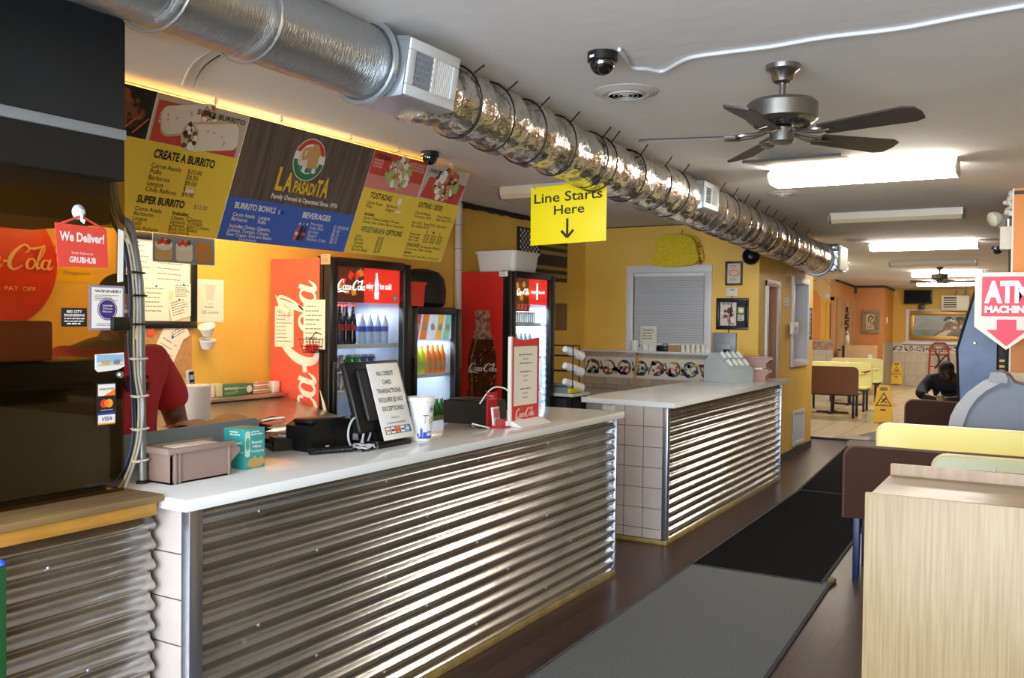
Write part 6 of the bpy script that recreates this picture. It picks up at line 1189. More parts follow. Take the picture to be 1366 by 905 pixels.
# ================================================================== oak cabinet at right foreground
OAK = mat('oak_laminate', '#9E8762', .42, hx2='#8E7651', scale=8, stretch=(13, 13, .45), bump=.05, bscale=6); OAKT = mat('oak_top', '#B5A07C', .3, hx2='#A6906C', scale=3.2, stretch=(.6, 8, 8)); OAKB = mat('oak_pinkish', '#AF9474', .42, hx2='#9C8062', scale=3, stretch=(9, 9, .6))
CX0, CX1 = -.545, .75
t = thing('oak_cabinet', 'pale oak-grained service cabinet with a recessed top at lower right', 'cabinet', (.1, 3.7, 0))
b = B(); b.box((CX0, 3.40, 0), (CX1, 3.42, 1.055), OAK, .003); b.build('front_panel', t)
b = B(); b.box((CX0, 3.42, 0), (CX0+.02, 4.02, 1.03), OAK, .003); b.box((CX1-.02, 3.42, 0), (CX1, 4.02, 1.03), OAK, .003); b.build('side_panel', t)
b = B(); b.box((CX0+.0, 3.42, 1.012), (CX1, 4.0, 1.034), OAKT, .003); b.build('top_shelf', t)
b = B(); b.box((CX0-.0, 4.0, 0), (CX1, 4.025, 1.078), OAKB, .003); b.build('back_panel', t)
# ================================================================== booths
LAMY = mat('laminate_yellow', '#EFE69A', .3, coat=.2); LAMY_COOL = mat('laminate_yellow_cooler', '#D9DDB8', .3, coat=.2); LAMB = mat('laminate_brown', '#472A1B', .6, spec=.2); EDGEY = mat('edge_cream', '#E5D9A6', .3); EDGEB = mat('edge_brown', '#6A5040', .35); FRM = mat('frame_black', '#1A1A1C', .4); FRN = mat('frame_navy', '#1B2A5A', .4)  # pale laminate copies the yellow one with less warm light in its colour
def bench(label, x0, x1, y, face, top=.86, bot=.40, frame=FRM, seat=True, front=LAMY, group='booth benches', back=LAMB):
    """face -1: the seat looks towards -Y; +1: towards +Y, showing its brown back"""
    t = thing('booth_bench', label, 'bench', ((x0+x1)/2, y, 0), group); P = rrect(x0, bot, x1, top, .075, 5, 'cd'); M = fy(y)
    b = B(M); b.prism(P, -.014, 0, back if face > 0 else front); b.prism(P, -.028, -.014, front if face > 0 else back); b.build('backrest', t)
    b = B(M); n = len(P); v = [(p[0], p[1], z) for z in (-.029, .001) for p in P]; k = .0035; c = ((x0+x1)/2, (bot+top)/2)
    Q = [(p[0]+k*(1 if p[0] > c[0] else -1), p[1]+k*(1 if p[1] > c[1] else 0)) for p in P]
    E = Q[2:]; b.tube([(p[0], p[1], -.014) for p in [Q[1]]+E+[Q[0]]], .0145, EDGEY if face < 0 else EDGEB, 6); b.build('edge_band', t)
    s = 1 if face > 0 else -1; ys = y+.014
    if seat:
        b = B(); b.prism(rrect(x0+.02, ys+s*.43 if s < 0 else ys, x1-.02, ys if s < 0 else ys+s*.43, .03), .43, .46, front); b.build('seat', t)
        b = B(); b.box((x0+.03, ys+s*.02, .395), (x1-.03, ys+s*.06, .43), frame); b.box((x0+.03, ys+s*.36, .395), (x1-.03, ys+s*.40, .43), frame); b.build('rail', t)
        for x in (x0+.07, x1-.07):
            for yy in (ys+s*.04, ys+s*.38): b = B(); b.box((x-.02, yy-.02, .0 if y < YT else .0125), (x+.02, yy+.02, .40), frame, .003); b.build('leg', t)
    return t
def table(label, x0, x1, y0, y1, z=.75, top=LAMY, zf=0.0):
    t = thing('booth_table', label, 'table', ((x0+x1)/2, (y0+y1)/2, 0), 'booth tables'); b = B(); b.prism(rrect(x0, y0, x1, y1, .05), z-.03, z, top); b.build('top', t)
    b = B(); b.tube([((x0+x1)/2, (y0+y1)/2, zf+.03), ((x0+x1)/2, (y0+y1)/2, z-.03)], .035, FRM, 12); b.build('post', t); b = B(); cx, cy = (x0+x1)/2, (y0+y1)/2; b.box((cx-.28, cy-.035, zf), (cx+.28, cy+.035, zf+.03), FRM, .006); b.box((cx-.035, cy-.26, zf), (cx+.035, cy+.26, zf+.03), FRM, .006); b.build('foot', t)
    return t
bench('booth bench showing its dark brown back behind the oak cabinet', -1.115, .75, 6.18, 1, .855, .395, FRN)
bench('booth bench with a yellow back coloured paler for less warm light, between oak cabinet and brown bench', -.585, .75, 6.10, -1, .85, .40, FRN, True, LAMY_COOL)
table('booth table with a squeeze bottle just behind the oak cabinet', -.45, .75, 4.75, 5.35)
bench('booth bench with a long bright yellow back in front of the grey machine', -1.13, .75, 7.60, -1, .865, .40)
table('booth table between the dark brown and bright yellow booth benches', -1.0, .75, 6.75, 7.15)
def squeeze(label, x, y, z, h=.16, r=.03, m=None):
    t = thing('squeeze_bottle', label, 'squeeze bottle', (x, y, z), 'squeeze bottles'); b = B(T(x, y, z)); b.lathe([(r*.9, 0), (r, .006), (r, h*.62), (r*.8, h*.68)], m or mat('sauce_olive', '#8A8A5A', .4), seg=16); b.build('body', t); b = B(T(x, y, z)); b.lathe([(r*.82, h*.66), (r*.82, h*.72), (r*.4, h*.76), (r*.12, h), (0, h)], WHITE, seg=14); b.build('nozzle', t)
q = U(1327, 622, 'Y', 5.05); squeeze('squeeze bottle on the table just behind the oak cabinet', q.x, 5.05, .751, q.z-.751, .034, WHITE)
bench('booth bench showing its brown back near the seated customer', -1.275, -.25, 10.40, 1, .845, .40)
table('booth table where the customer in black sits', -1.25, -.3, 11.22, 11.80)
q = U(1254, 521, 'Y', 11.42); squeeze('squeeze bottle on the table of the seated customer', q.x, 11.42, .751, .135, .033)
bench('booth bench the customer in black sits on', -1.22, -.25, 12.62, -1, .86, .40)
# left group in the tiled room
Z0 = .0125
bench('booth bench showing its mid-brown back in the tiled room at left', -3.92, -2.80, 16.5, 1, .885, .42, back=mat('laminate_midbrown', '#7A4A2C', .4))
table('booth table in the tiled room in front of the stained yellow bench', -3.9, -2.85, 17.15, 17.6, zf=Z0)
bb = bench('yellow booth bench with a rust-red smear on its back', -3.95, -2.84, 18.2, -1, .90, .42)
b = B(fy(18.186)); q = U(1154, 497, 'Y', 18.19); b.rib([(q.x-.09, q.z-.02), (q.x, q.z), (q.x+.10, q.z+.03)], [.02, .045, .02], .0006, RUST); b.build('stain', bb)
table('booth table farthest back in the tiled room at left', -3.95, -2.9, 19.0, 19.6, zf=Z0)
bench('yellow booth bench farthest back in the tiled room', -4.0, U(1177, 490, 'Y', 20.4).x, 20.4, -1, .90, .42)
q = U(1131, 479, 'Y', 19.3); squeeze('squeeze bottle on the farthest table of the tiled room', q.x, 19.3, .751, .17, .045)
# ================================================================== wet floor signs
WY = mat('sign_amber', '#F2BC12', .4)
def wetsign(label, x, y, rz, s=1.):
    t = thing('wet_floor_sign', label, 'wet floor sign', (x, y, Z0), 'yellow wet floor signs'); R = T(x, y, Z0) @ RZ(rz)
    for sd in (-1, 1):
        M = R @ T(0, sd*.155, 0) @ (RX(sd*.235) if True else I4) @ (I4 if sd < 0 else RZ(PI)) @ fr((0, 0, 0), (1, 0, 0), (0, 0, 1))
        P = [(-.145, .0), (-.13, .02), (-.06, .02), (-.05, .035), (.05, .035), (.06, .02), (.13, .02), (.145, 0), (.135, .27), (.18, .28), (.175, .32), (.14, .33), (.105, .58), (.085, .62), (.06, .635), (-.06, .635), (-.085, .62), (-.105, .58), (-.14, .33), (-.175, .32), (-.18, .28), (-.135, .27)]
        b = B(M); b.prism(P, -.012, .0, WY); b.prism(rrect(-.06, .545, .06, .605, .02), -.001, .0012, mat('sign_hole', '#8C7B4A', .6))
        b.prism([(-.125, .29), (.125, .29), (0, .52)], 0, .0015, INK); b.prism([(-.10, .304), (.10, .304), (0, .49)], .0, .0025, WY)
        b.disc(.028, .42, .012, .003, INK); b.rib([(.02, .41), (-.005, .375), (-.03, .345)], .022, .003, INK); b.rib([(.0, .38), (.035, .36), (.05, .335)], .014, .003, INK); b.rib([(.01, .4), (.045, .40)], .011, .003, INK); b.rib([(.005, .4), (-.035, .395)], .011, .003, INK); b.rib([(-.05, .325), (.05, .317)], .008, .003, INK)
        b.rect(-.045, .215, .035, .238, .0012, INK); b.build('panel', t)
    b = B(R); b.cyl((-.08, 0, .615), (.08, 0, .615), .012, WY); b.build('hinge', t)
q = U(1175, 565, 'Z', Z0); wetsign('yellow wet floor sign standing nearest, by the slate mat', q.x+.02, q.y+.12, .12)
q = U(1195, 514, 'Z', Z0); wetsign('yellow wet floor sign far back against the tiled corner', q.x, q.y+.1, .1)
# ================================================================== far walls
def rE(x0, y0, x1, y1, Y): return rectY(x0, y0, x1, y1, Y)
def flaky(b, x, n):
    for i in range(n): pass
DW2 = mat('far_door_wood', '#B08A5C', .5, var=.12, scale=4, stretch=(7, 7, .7))
for i, (lab, x0, x1, yt) in enumerate((('far pine door at left in the orange side wall', 1115.5, 1126, 401), ('far pine door at right in the orange side wall', 1133, 1140, 404))):
    a, c = U(x0, 430, 'X', XB).y, min(U(x1, 430, 'X', XB).y, YC-.05); zt = U((x0+x1)/2, yt, 'X', XB).z
    t = thing('pine_door', lab, 'door', (XB, (a+c)/2, 0)); b = B(fx(XB)); casing(b, a-.03, 0, c+.03, zt+.06, .06, T(0, 0, .001), DW2, .03); b.build('frame', t); b = B(fx(XB)); b.box((a+.03, .02, .002), (c-.03, zt, .02), DW2)
    for z_ in (.3, 1.15): b.box((a+.12, z_, .02), (c-.12, z_+.65, .028), DW2, .008)
    b.build('leaf', t); b = B(fr((XB+.02, a+.12, 1.02), (0, 1, 0), (0, 0, 1))); b.lathe([(.02, 0), (.012, .02), (.03, .05), (.02, .07), (0, .072)], mat('old_brass', '#8C7A3E'), seg=12); b.build('knob', t)
    b = B(fr((XB+.029, (a+c)/2, 1.62), (0, 1, 0), (0, 0, 1))); b.rib([(-.03, .06), (.03, .03), (-.02, -.02), (.03, -.06)], .035, .001, INK); b.build('sign_mark', t)
q0 = U(1128, 411, 'X', XB+.03); t = thing('hanging_garland', 'dark beaded garland with a white tassel between the two pine doors', 'garland', (XB, q0.y, q0.z-1.3)); y_ = U(1128.5, 430, 'X', XB+.03).y; z0 = U(1128, 460, 'X', XB+.03).z; b = B()
for k in range(26): u = k/25; b.lathe([(0, -.03), (.045, 0), (0, .03)], (DKW, BEAN, TAN)[k % 3], T(XB+.05, y_+.12*math.sin(u*PI)*(-1 if k % 2 else 1), q0.z-(q0.z-z0)*.72*u), 7)
b.build('beads', t); b = B(); b.tube([(XB+.05, y_, z0+.35), (XB+.05, y_+.05, z0+.12), (XB+.05, y_+.12, z0)], [.03, .07, .04], WHITE, 8); b.build('tassel', t)
def art_dr(b, w, h):
    b.rect(0, 0, w, h, 0, mat('driftwood_paper', '#C9B084', .7)); b.rib([(w*.25, h*.45), (w*.3, h*.75), (w*.55, h*.85), (w*.7, h*.7), (w*.5, h*.6), (w*.45, h*.4), (w*.7, h*.35)], [w*.05, w*.12, w*.14, w*.1, w*.07, w*.1, w*.04], .001, INK); b.rib([(w*.7, h*.35), (w*.85, h*.5), (w*.8, h*.25)], w*.06, .001, INK)
    b.lines(w*.15, h*.22, w*.9, 3, h*.06, h*.02, .001, DKW)
framed('framed_print', 'grey weathered frame with a dark figure print on the far orange wall', 1150, 413.5, 1173.5, 445, mat('driftwood', '#86735E', .7, var=.2, scale=10), .10, art_dr, YC, th=.04)
q = U(1183, 427.5, 'X', XDD); b = B(fx(XDD)); b.box((q.y-.1, q.z-.08, .001), (q.y+.1, q.z+.08, .012), WHITE, .004); b.box((q.y-.03, q.z-.03, .012), (q.y+.03, q.z+.03, .02), WHITE); tag(b.build('light_switch'), 'small white wall switch on the far ochre corner wall', 'switch')
a, z0, c, z1 = rE(1126.5, 461.5, 1165.5, 492, 22.2); t = thing('tan_cabinet', 'low tan cabinet standing before the far pine doors', 'cabinet', ((a+c)/2, 22.2, 0)); b = B(); b.box((a, 22.2, Z0), (c, 22.75, z1), mat('cabinet_tan', '#C49A66', .5, var=.05, scale=3), .01); b.build('body', t); b = B(); b.box((a-.06, 22.22, Z0), (a, 22.75, z1-.01), BLACK); b.build('dark_side', t); b = B(); b.box((c-.12, 22.19, z1-.55), (c-.03, 22.2, z1-.2), WHITE); b.build('label_plate', t)
a, z0, c, z1 = rE(1206, 387, 1243.5, 405.5, YE-.2); t = thing('wall_television', 'black flat television high on the far yellow wall', 'television', ((a+c)/2, YE-.15, z0)); b = B(); b.box((a, YE-.22, z0), (c, YE-.15, z1), BLACK, .01); b.build('case', t); b = B(fy(YE-.2205)); b.rect(a+.03, z0+.03, c-.03, z1-.03, .0, mat('tv_screen', '#0B0C0F', .5, spec=.1)); b.build('screen', t); b = B(); x_ = (a+c)/2+.1; b.box((x_-.05, YE-.15, z0-.06), (x_+.05, YE-.001, z0+.1), BLACK); b.box((x_-.08, YE-.2, z0-.14), (x_+.06, YE-.12, z0-.02), BLACK, .01); b.build('bracket', t)
a, z0, c, z1 = rE(1256, 394.5, 1293, 414.5, YE-.3); t = thing('wall_heater', 'cream boxy wall air unit with a dark grille on the far wall', 'air conditioner', ((a+c)/2, YE-.2, z0)); HTR = mat('heater_cream', '#D6D2BC', .45); b = B(); b.box((a, YE-.34, z0), (c, YE-.02, z1), HTR, .01); b.build('case', t); b = B(fy(YE-.341)); b.rect(a+.05, z0+.04, a+(c-a)*.55, z1-.04, .0, INK)
for i in range(5): b.box((a+.05, z0+.05+(z1-z0-.1)*i/5, .001), (a+(c-a)*.55, z0+.075+(z1-z0-.1)*i/5, .012), HTR)
b.build('grille', t); b = B(); b.tube([(c-.1, YE-.1, z1), (c-.1, YE-.1, zc(YE)-.02)], .03, GREY, 8); b.tube([(c-.35, YE-.1, z1), (c-.3, YE-.1, zc(YE)-.02)], .02, GREY, 8); b.build('pipe', t)
GOLD = mat('gold_frame', '#A8823A', .35, .6, var=.2, scale=20)
def art_sea(b, w, h):
    b.rect(0, 0, w, h, 0, mat('paint_sky', '#A9AEAE', .5, hx2='#8E979B', scale=1.2)); b.rect(0, 0, w, h*.32, .0006, mat('paint_sea', '#6F7F88', .5, hx2='#8A969A', scale=3)); b.flat([(0, h*.34), (w*.12, h*.62), (w*.3, h*.82), (w*.5, h*.62), (w*.62, h*.45), (w*.5, h*.34)], .0008, mat('paint_haze', '#939B9B', .5))
    b.flat([(w*.3, 0), (w*.55, h*.3), (w*.62, h*.62), (w*.8, h*.78), (w, h*.8), (w, 0)], .001, mat('paint_cliff', '#8C8466', .5, hx2='#5E5A44', scale=5)); b.flat([(w*.42, 0), (w*.62, h*.28), (w*.75, h*.3), (w*.62, 0)], .0014, mat('paint_path', '#CFC6A4', .5))
    for i in range(16): b.blob(w*random.uniform(.58, .98), h*random.uniform(.4, .8), w*.035, .002+.0001*i, (mat('paint_house', '#D9C5A0', .5), mat('paint_roof', '#A0623A', .5), mat('paint_tree', '#39412F', .5))[i % 3], jag=.3, n=6)
    b.blob(w*.68, h*.86, w*.07, .005, mat('paint_tree', '#39412F'), ry=h*.07); b.blob(w*.9, h*.84, w*.1, .005, mat('paint_tree', '#39412F'), ry=h*.1); b.blob(w*.25, h*.1, w*.06, .003, mat('paint_bush', '#7A7A3E', .5), ry=h*.1)
framed('landscape_painting', 'gold-framed coastal landscape painting on the far wall', 1213.5, 415, 1294, 454.5, GOLD, .11, art_sea, YE-.06, 'painting', .05)
b = B(); a, z0, c, z1 = rE(1208, 413, 1297, 457, YE-.005); b.box((a, YE-.055, z0), (c, YE-.016, z1), TRIMW, .01); b.box((a-.05, YE-.12, z0-.06), (c, YE-.016, z0), TRIMW, .01); struct(b.build('window_3'))
# hand truck
HTX = U(1251, 500, 'Y', 26.0).x; t = thing('hand_truck', 'red two-wheeled hand truck leaning against the far tiled wall', 'hand truck', (HTX, 26.0, Z0)); RT = mat('truck_red', '#B3262A', .4); wv = .22; zt_ = U(1251, 458, 'Y', 26.2).z; b = B(); yy = lambda z: 25.95+.38*(z/zt_)
P = [(HTX-wv, yy(.1), .1), (HTX-wv, yy(zt_-.12), zt_-.12), (HTX-wv+.1, yy(zt_), zt_), (HTX+wv-.1, yy(zt_), zt_), (HTX+wv, yy(zt_-.12), zt_-.12), (HTX+wv, yy(.1), .1)]; b.tube(P, .022, RT, 8)
for z in (.25, .55, .85, 1.0): b.tube([(HTX-wv, yy(z), z), (HTX+wv, yy(z), z)], .016, RT, 6)
b.tube([(HTX, yy(.25), .25), (HTX, yy(.95), .95)], .018, RT, 6); b.build('frame', t)
b = B(); b.box((HTX-.22, 25.72, Z0), (HTX+.22, 25.98, Z0+.015), RT); b.build('toe_plate', t)
for s in (-1, 1): b = B(); b.lathe([(.04, -.03), (.12, -.035), (.125, 0), (.12, .035), (.04, .03)], BLACK, T(HTX+s*.27, 26.08, .14) @ RY(PI/2), 18); b.build('wheel', t)
b = B(); b.tube(spline([(HTX-.1, yy(.9)-.03, .95), (HTX+.02, yy(.8)-.05, .7), (HTX-.08, yy(.6)-.05, .5), (HTX+.2, yy(.8)-.03, .85), (HTX+.27, yy(.6)-.03, .4)], 6), .018, INK, 6); tag(b.build('bungee_cord'), 'black cord looped over the red hand truck', 'cord')
# ================================================================== arcade cabinet, cash machine, ATM sign
YA = 9.0; A_ = lambda x, y: (U(x, y, 'Y', YA).x, U(x, y, 'Y', YA).z)
t = thing('arcade_cabinet', 'tall blue-sided arcade cabinet behind the grey machine', 'arcade machine', (-.5, 9.3, 0)); ARC = mat('arcade_blue', '#4A5F86', .4, hx2='#5C7297', scale=4, bump=.1, bscale=50)
pt = [A_(1302, 386), A_(1277, 466), A_(1279, 537)]; P = [(pt[2][0]+.0, 0), (pt[2][0], pt[2][1]), pt[1], pt[0], (-.44, 2.02), (-.385, 2.0), (-.375, 0)]
b = B(fy(YA)); b.prism(P, -.02, 0, ARC); b.prism(P, -.62, -.60, ARC); b.build('side_panel', t)
b = B(fy(YA)); Q = [(p[0]+(.02 if i < 4 else -.01), p[1]) for i, p in enumerate(P)]; b.prism(Q, -.60, -.02, BLACK); b.build('body', t)
b = B(fy(YA)); E = [(p[0], p[1], -.01) for p in P[:5]]; b.tube(E, .014, mat('arcade_trim', '#15171C', .25), 8); b.build('edge_trim', t)
b = B(); q0_, q1_ = pt[1], pt[0]; b.add([(q0_[0]-.006, 9.06, q0_[1]+.1), (q0_[0]-.006, 9.56, q0_[1]+.1), (q1_[0]-.03, 9.56, q1_[1]-.12), (q1_[0]-.03, 9.06, q1_[1]-.12)], [(0, 1, 2, 3)], mat('arcade_screen', '#2A2F6A', .1, emit=.3)); b.build('screen', t, 0)
q = U(1300, 458, 'Y', YA); b = B(fr((q.x, YA-.0, q.z), (1, 0, 0), (0, 0, 1))); b.lathe([(.017, 0), (.017, .004), (.01, .01), (0, .011)], STEEL, seg=12); b.build('bolt', t)
b = B(); b.box((-.375, 9.02, .9), (-.29, 9.5, 1.95), mat('arcade_back', '#17161A', .6), .01)
for z in (1.28, 1.33, 1.24): b.box((-.36, 9.012, z), (-.32, 9.02, z+.02), mat('caution', '#D9B92A', .5))
b.build('back_unit', t)
# grey curved machine
YM2 = 7.85; F_ = lambda x, y: (U(x, y, 'Y', YM2).x, U(x, y, 'Y', YM2).z)
t = thing('cash_machine', 'grey machine with a big curved hood behind the yellow bench', 'machine', (-.3, 8.0, 0)); GM = mat('machine_bluegrey', '#6E7789', .5, var=.04, scale=120); GL = mat('machine_light', '#9A9CA3', .45)
outer = [F_(x, y) for x, y in ((1265, 570), (1268, 555), (1276, 540), (1290, 524), (1308, 511), (1326, 502), (1342, 499))]; inner = [F_(x, y) for x, y in ((1342, 507), (1330, 514), (1316, 521), (1303, 532), (1292, 548), (1284, 570))]
b = B(fy(YM2)); b.prism([(outer[0][0]+.012, .0)]+[(p[0]+.012, p[1]-.01) for p in outer]+[(-.21, 1.21), (.7, 1.0), (.7, 0)], -.42, -.012, GM); b.build('body', t, 20)
b = B(fy(YM2)); b.prism([(outer[0][0], 0)]+outer+inner+[(inner[-1][0], 0)], -.44, .012, GL); b.build('curved_hood', t, 20)
b = B(fy(YM2)); p0 = F_(1322, 497); p1 = F_(1345, 505); b.prism([F_(1318, 507), p0, F_(1338, 497), p1, F_(1343, 512)], -.40, .02, mat('machine_cap', '#84868E', .45)); b.build('hood_cap', t)
# ATM sign
YS = 8.05; t = thing('atm_sign', 'white and pink ATM MACHINE sign with a down arrow on a bracket', 'sign', (-.276, YS, 1.46)); S_ = lambda x, y: (U(x, y, 'Y', YS).x, U(x, y, 'Y', YS).z); x0, zt_ = S_(1301, 364); xm, zb_ = S_(1342, 467); zl_ = S_(1300, 436)[1]; x1 = 2*xm-x0; PK = mat('atm_pink', '#D23A56', .5); ATW = mat('atm_white', '#CFCBC4', .5)
b = B(fy(YS)); b.prism([(x0, zt_), (x0, zl_), (xm, zb_), (x1, zl_), (x1, zt_)], -.012, 0, ATW); b.build('board', t)
b = B(fy(YS)); hw = (x1-x0)/2; H_ = zt_-zb_; b.rect(xm-hw*.78, zt_-H_*.57, xm+hw*.78, zt_-H_*.055, .0008, PK); b.rect(xm-hw*.30, zt_-H_*.78, xm+hw*.30, zt_-H_*.61, .0008, PK); b.flat([(xm-hw*.62, zt_-H_*.745), (xm+hw*.62, zt_-H_*.745), (xm, zt_-H_*.955)], .0009, PK)
b.fit('ATM', xm-hw*.70, xm+hw*.72, zt_-H_*.38, H_*.27, .0016, SIGNW, bold=.05); b.fit('MACHINE', xm-hw*.68, xm+hw*.70, zt_-H_*.52, H_*.09, .0016, SIGNW, bold=.05); b.build('print', t, 0)
for u in (-.9, .9): b = B(fr((xm+hw*u, YS, zt_-.025), (1, 0, 0), (0, 0, 1))); b.lathe([(.01, 0), (.006, .004), (0, .0045)], STEEL, seg=10); b.build('screw', t)
b = B(); b.box((xm+.02, YS+.012, zt_-.2), (xm+.08, 8.40, zt_-.16), GREY); b.box((xm+.02, YS+.012, zt_-.45), (xm+.08, 8.40, zt_-.41), GREY); b.build('bracket', t)
# emergency light on the pillar's left face
q = U(1344, 318, 'Y', 8.6); t = thing('emergency_light', 'cream twin-head emergency light on the side of the orange pillar', 'emergency light', (PX-.06, 8.6, 2.2)); zc0 = q.z; EMC = mat('emergency_cream', '#CFC9B4', .5)
b = B(); b.box((PX-.10, 8.5, zc0-.10), (PX-.013, 8.78, zc0+.09), EMC, .008); b.build('battery_box', t)
b = B(); b.cyl((PX-.04, 8.54, zc0+.085), (PX-.04, 8.54, zc0+.15), .018, STEEL); b.build('swivel', t)
for dx, dy in ((-.15, 0), (-.10, .2)):
    d = Vector((-.75, -.45, -.35)).normalized(); M = Matrix.Translation((PX+dx, 8.54+dy, zc0+.155)) @ d.to_track_quat('Z', 'Y').to_matrix().to_4x4(); b = B(M); b.lathe([(0, -.06), (.04, -.055), (.06, -.02), (.064, .01), (.058, .02), (.04, .03), (0, .034)], EMC, seg=18); b.build('lamp_head', t)
b = B(); b.tube([(PX-.03, 8.5, zc0-.1), (PX-.025, 8.5, zc0-.3), (PX-.02, 8.5, 1.95)], .006, INK, 6); b.tube([(PX-.02, 8.7, zc0+.09), (PX-.018, 8.7, CEIL-.28)], .006, INK, 6); b.build('wire', t)
b = B(); P = [(PX-.03+.03*math.sin(k*1.7), 8.42+.03*k % .1, CEIL-.03-.022*k) for k in range(9)]; b.tube(P, [.018, .03, .022, .03, .02, .028, .02, .03, .012], mat('foam_lumpy', '#D9CFC4', .8, var=.3, scale=30), 8); tag(b.build('foam_sealant'), 'lumpy foam sealant at the top of the orange pillar', 'sealant')
# green-bordered board in the lower left corner
b = B(fx(-2.462, 0, 0)); ya = U(9, 800, 'X', -2.462).y; zt_ = U(4, 757, 'X', -2.462).z; b.box((ya-.42, .05, -.01), (ya, zt_, 0), mat('board_green', '#1E5A34', .4), .002); b.rect(ya-.40, .07, ya-.02, zt_-.02, .0008, LOGOY); b.rect(ya-.385, .085, ya-.033, zt_-.033, .0012, mat('board_red', '#B3221E', .4)); b.disc(ya-.022, zt_-.37, .006, .002, STEEL); tag(b.build('framed_board'), 'green, yellow and red bordered board on the zinc at lower left', 'board')
b = B(); q = U(2, 752, 'X', -2.47); b.lathe([(0, -.012), (.012, -.004), (.012, .004), (0, .012)], CBL, T(q.x, q.y, q.z), 10); b.cyl((q.x-.06, q.y, q.z), (q.x, q.y, q.z), .004, STEEL); tag(b.build('blue_knob'), 'small blue knob above the green-bordered board', 'knob')
# ================================================================== people
def skin(nodes, edges, sub=2):
    """one smooth surface grown round a skeleton; nodes: (point, radius)"""
    me = bpy.data.meshes.new('s'); me.from_pydata([n[0] for n in nodes], edges, []); o = bpy.data.objects.new('s', me); COL.objects.link(o)
    bpy.context.view_layer.objects.active = o; o.modifiers.new('k', 'SKIN'); 
    for i, n in enumerate(nodes):
        v = me.skin_vertices[0].data[i]; r = n[1]; v.radius = r if isinstance(r, tuple) else (r, r); v.use_root = i == 0
    m = o.modifiers.new('d', 'SUBSURF'); m.levels = sub; m.render_levels = sub
    dg = bpy.context.evaluated_depsgraph_get(); e = bpy.data.meshes.new_from_object(o.evaluated_get(dg)); r = ([v.co.copy() for v in e.vertices], [tuple(p.vertices) for p in e.polygons])
    bpy.data.objects.remove(o); bpy.data.meshes.remove(me); bpy.data.meshes.remove(e); return r
def fuse(o, vox, it=3):
    m = o.modifiers.new('fuse', 'REMESH'); m.mode = 'VOXEL'; m.voxel_size = vox; m.use_smooth_shade = True
    s = o.modifiers.new('soft', 'SMOOTH'); s.iterations = it; s.factor = .5
class Sk:
    def __init__(s): s.n = []; s.e = []
    def chain(s, pts, start=None):
        last = start
        for p, r in pts:
            s.n.append((Vector(p), r)); i = len(s.n)-1
            if last is not None: s.e.append((last, i))
            last = i
        return last
def hand(sk, wrist, w, d, side, curl=.6):
    """palm, five fingers of different lengths and a thumb; w wrist point, d pointing direction, side towards the thumb"""
    d = Vector(d).normalized(); sd = Vector(side).normalized(); nm = d.cross(sd).normalized(); w = Vector(w)
    palm = sk.chain([(w+d*.03, .024), (w+d*.065, .03)], wrist)
    for k, (off, L) in enumerate(((.028, .068), (.010, .078), (-.009, .072), (-.026, .056))):
        b0 = w+d*.085+sd*off; a = curl; p1 = b0+d*L*.4; p2 = p1+(d*math.cos(a)+nm*math.sin(a))*L*.35; p3 = p2+(d*math.cos(2*a)+nm*math.sin(2*a))*L*.28
        sk.chain([(b0, .0105), (p1, .0095), (p2, .0088), (p3, .0075)], palm)
    t0 = w+d*.04+sd*.032; sk.chain([(t0, .012), (t0+d*.03+sd*.02+nm*.008, .0105), (t0+d*.055+sd*.022+nm*.02, .009)], palm-1)
def head(b, c, M, m, s=1.):
    """head shape: skull, jaw, nose, brow, ears, lips; faces local +X, up +Z; c is the head centre"""
    H = Matrix.Translation(c) @ M @ Matrix.Scale(s, 4)
    def ell(p, r, sg=16): b.lathe([(0, -1)]+[(math.cos(a), math.sin(a)) for a in [-PI/2+k*PI/10 for k in range(1, 10)]]+[(0, 1)], m, H @ T(*p) @ Matrix.Diagonal((*r, 1)), sg)
    ell((-.012, 0, .03), (.098, .077, .085)); ell((.028, 0, -.045), (.062, .055, .068)); ell((.05, 0, -.092), (.03, .03, .022))
    ell((.085, 0, -.015), (.012, .010, .03)); ell((.099, 0, -.033), (.015, .017, .012)); ell((.078, 0, .02), (.014, .05, .011))
    ell((.082, 0, -.062), (.012, .024, .006)); ell((.080, 0, -.073), (.012, .021, .007)); ell((.07, .038, -.03), (.02, .022, .02)); ell((.07, -.038, -.03), (.02, .022, .02))
    for s_ in (-1, 1): ell((-.005, s_*.078, -.005), (.018, .008, .03))
    return H
def eyes(t, H):
    for s_ in (-1, 1):
        b = B(); b.lathe([(0, -1)]+[(math.cos(a), math.sin(a)) for a in [-PI/2+k*PI/8 for k in range(1, 8)]]+[(0, 1)], mat('eye_white', '#8E857C', .5), H @ T(.074, s_*.03, .002) @ Matrix.Scale(.011, 4), 12); b.lathe([(0, 0), (.5, .0), (.45, .2), (0, .25)], INK, H @ T(.0865, s_*.03, .001) @ RY(PI/2) @ Matrix.Scale(.011, 4), 10); b.build('eye', t)
def haircap(b, H, m, f=1.07):
    v, fs = [], []
    n, k = 20, 9
    for i in range(k+1):
        th = i/k*1.75
        for j in range(n): a = 2*PI*j/n; lim = 1.0 if math.cos(a) < .2 else .62; q = th*lim; v.append(H @ Vector((-.012+.098*f*math.sin(q)*math.cos(a), .077*f*math.sin(q)*math.sin(a), .03+.085*f*math.cos(q))))
    for i in range(k):
        for j in range(n): fs.append((i*n+j, (i+1)*n+j, (i+1)*n+(j+1) % n, i*n+(j+1) % n))
    b.add(v, fs, m); return b
SKIN1 = mat('skin_brown', '#6B4636', .5); SKIN2 = mat('skin_dark', '#3A241C', .45); HAIR = mat('hair_black', '#0F0D0D', .7, bump=.5, bscale=120)
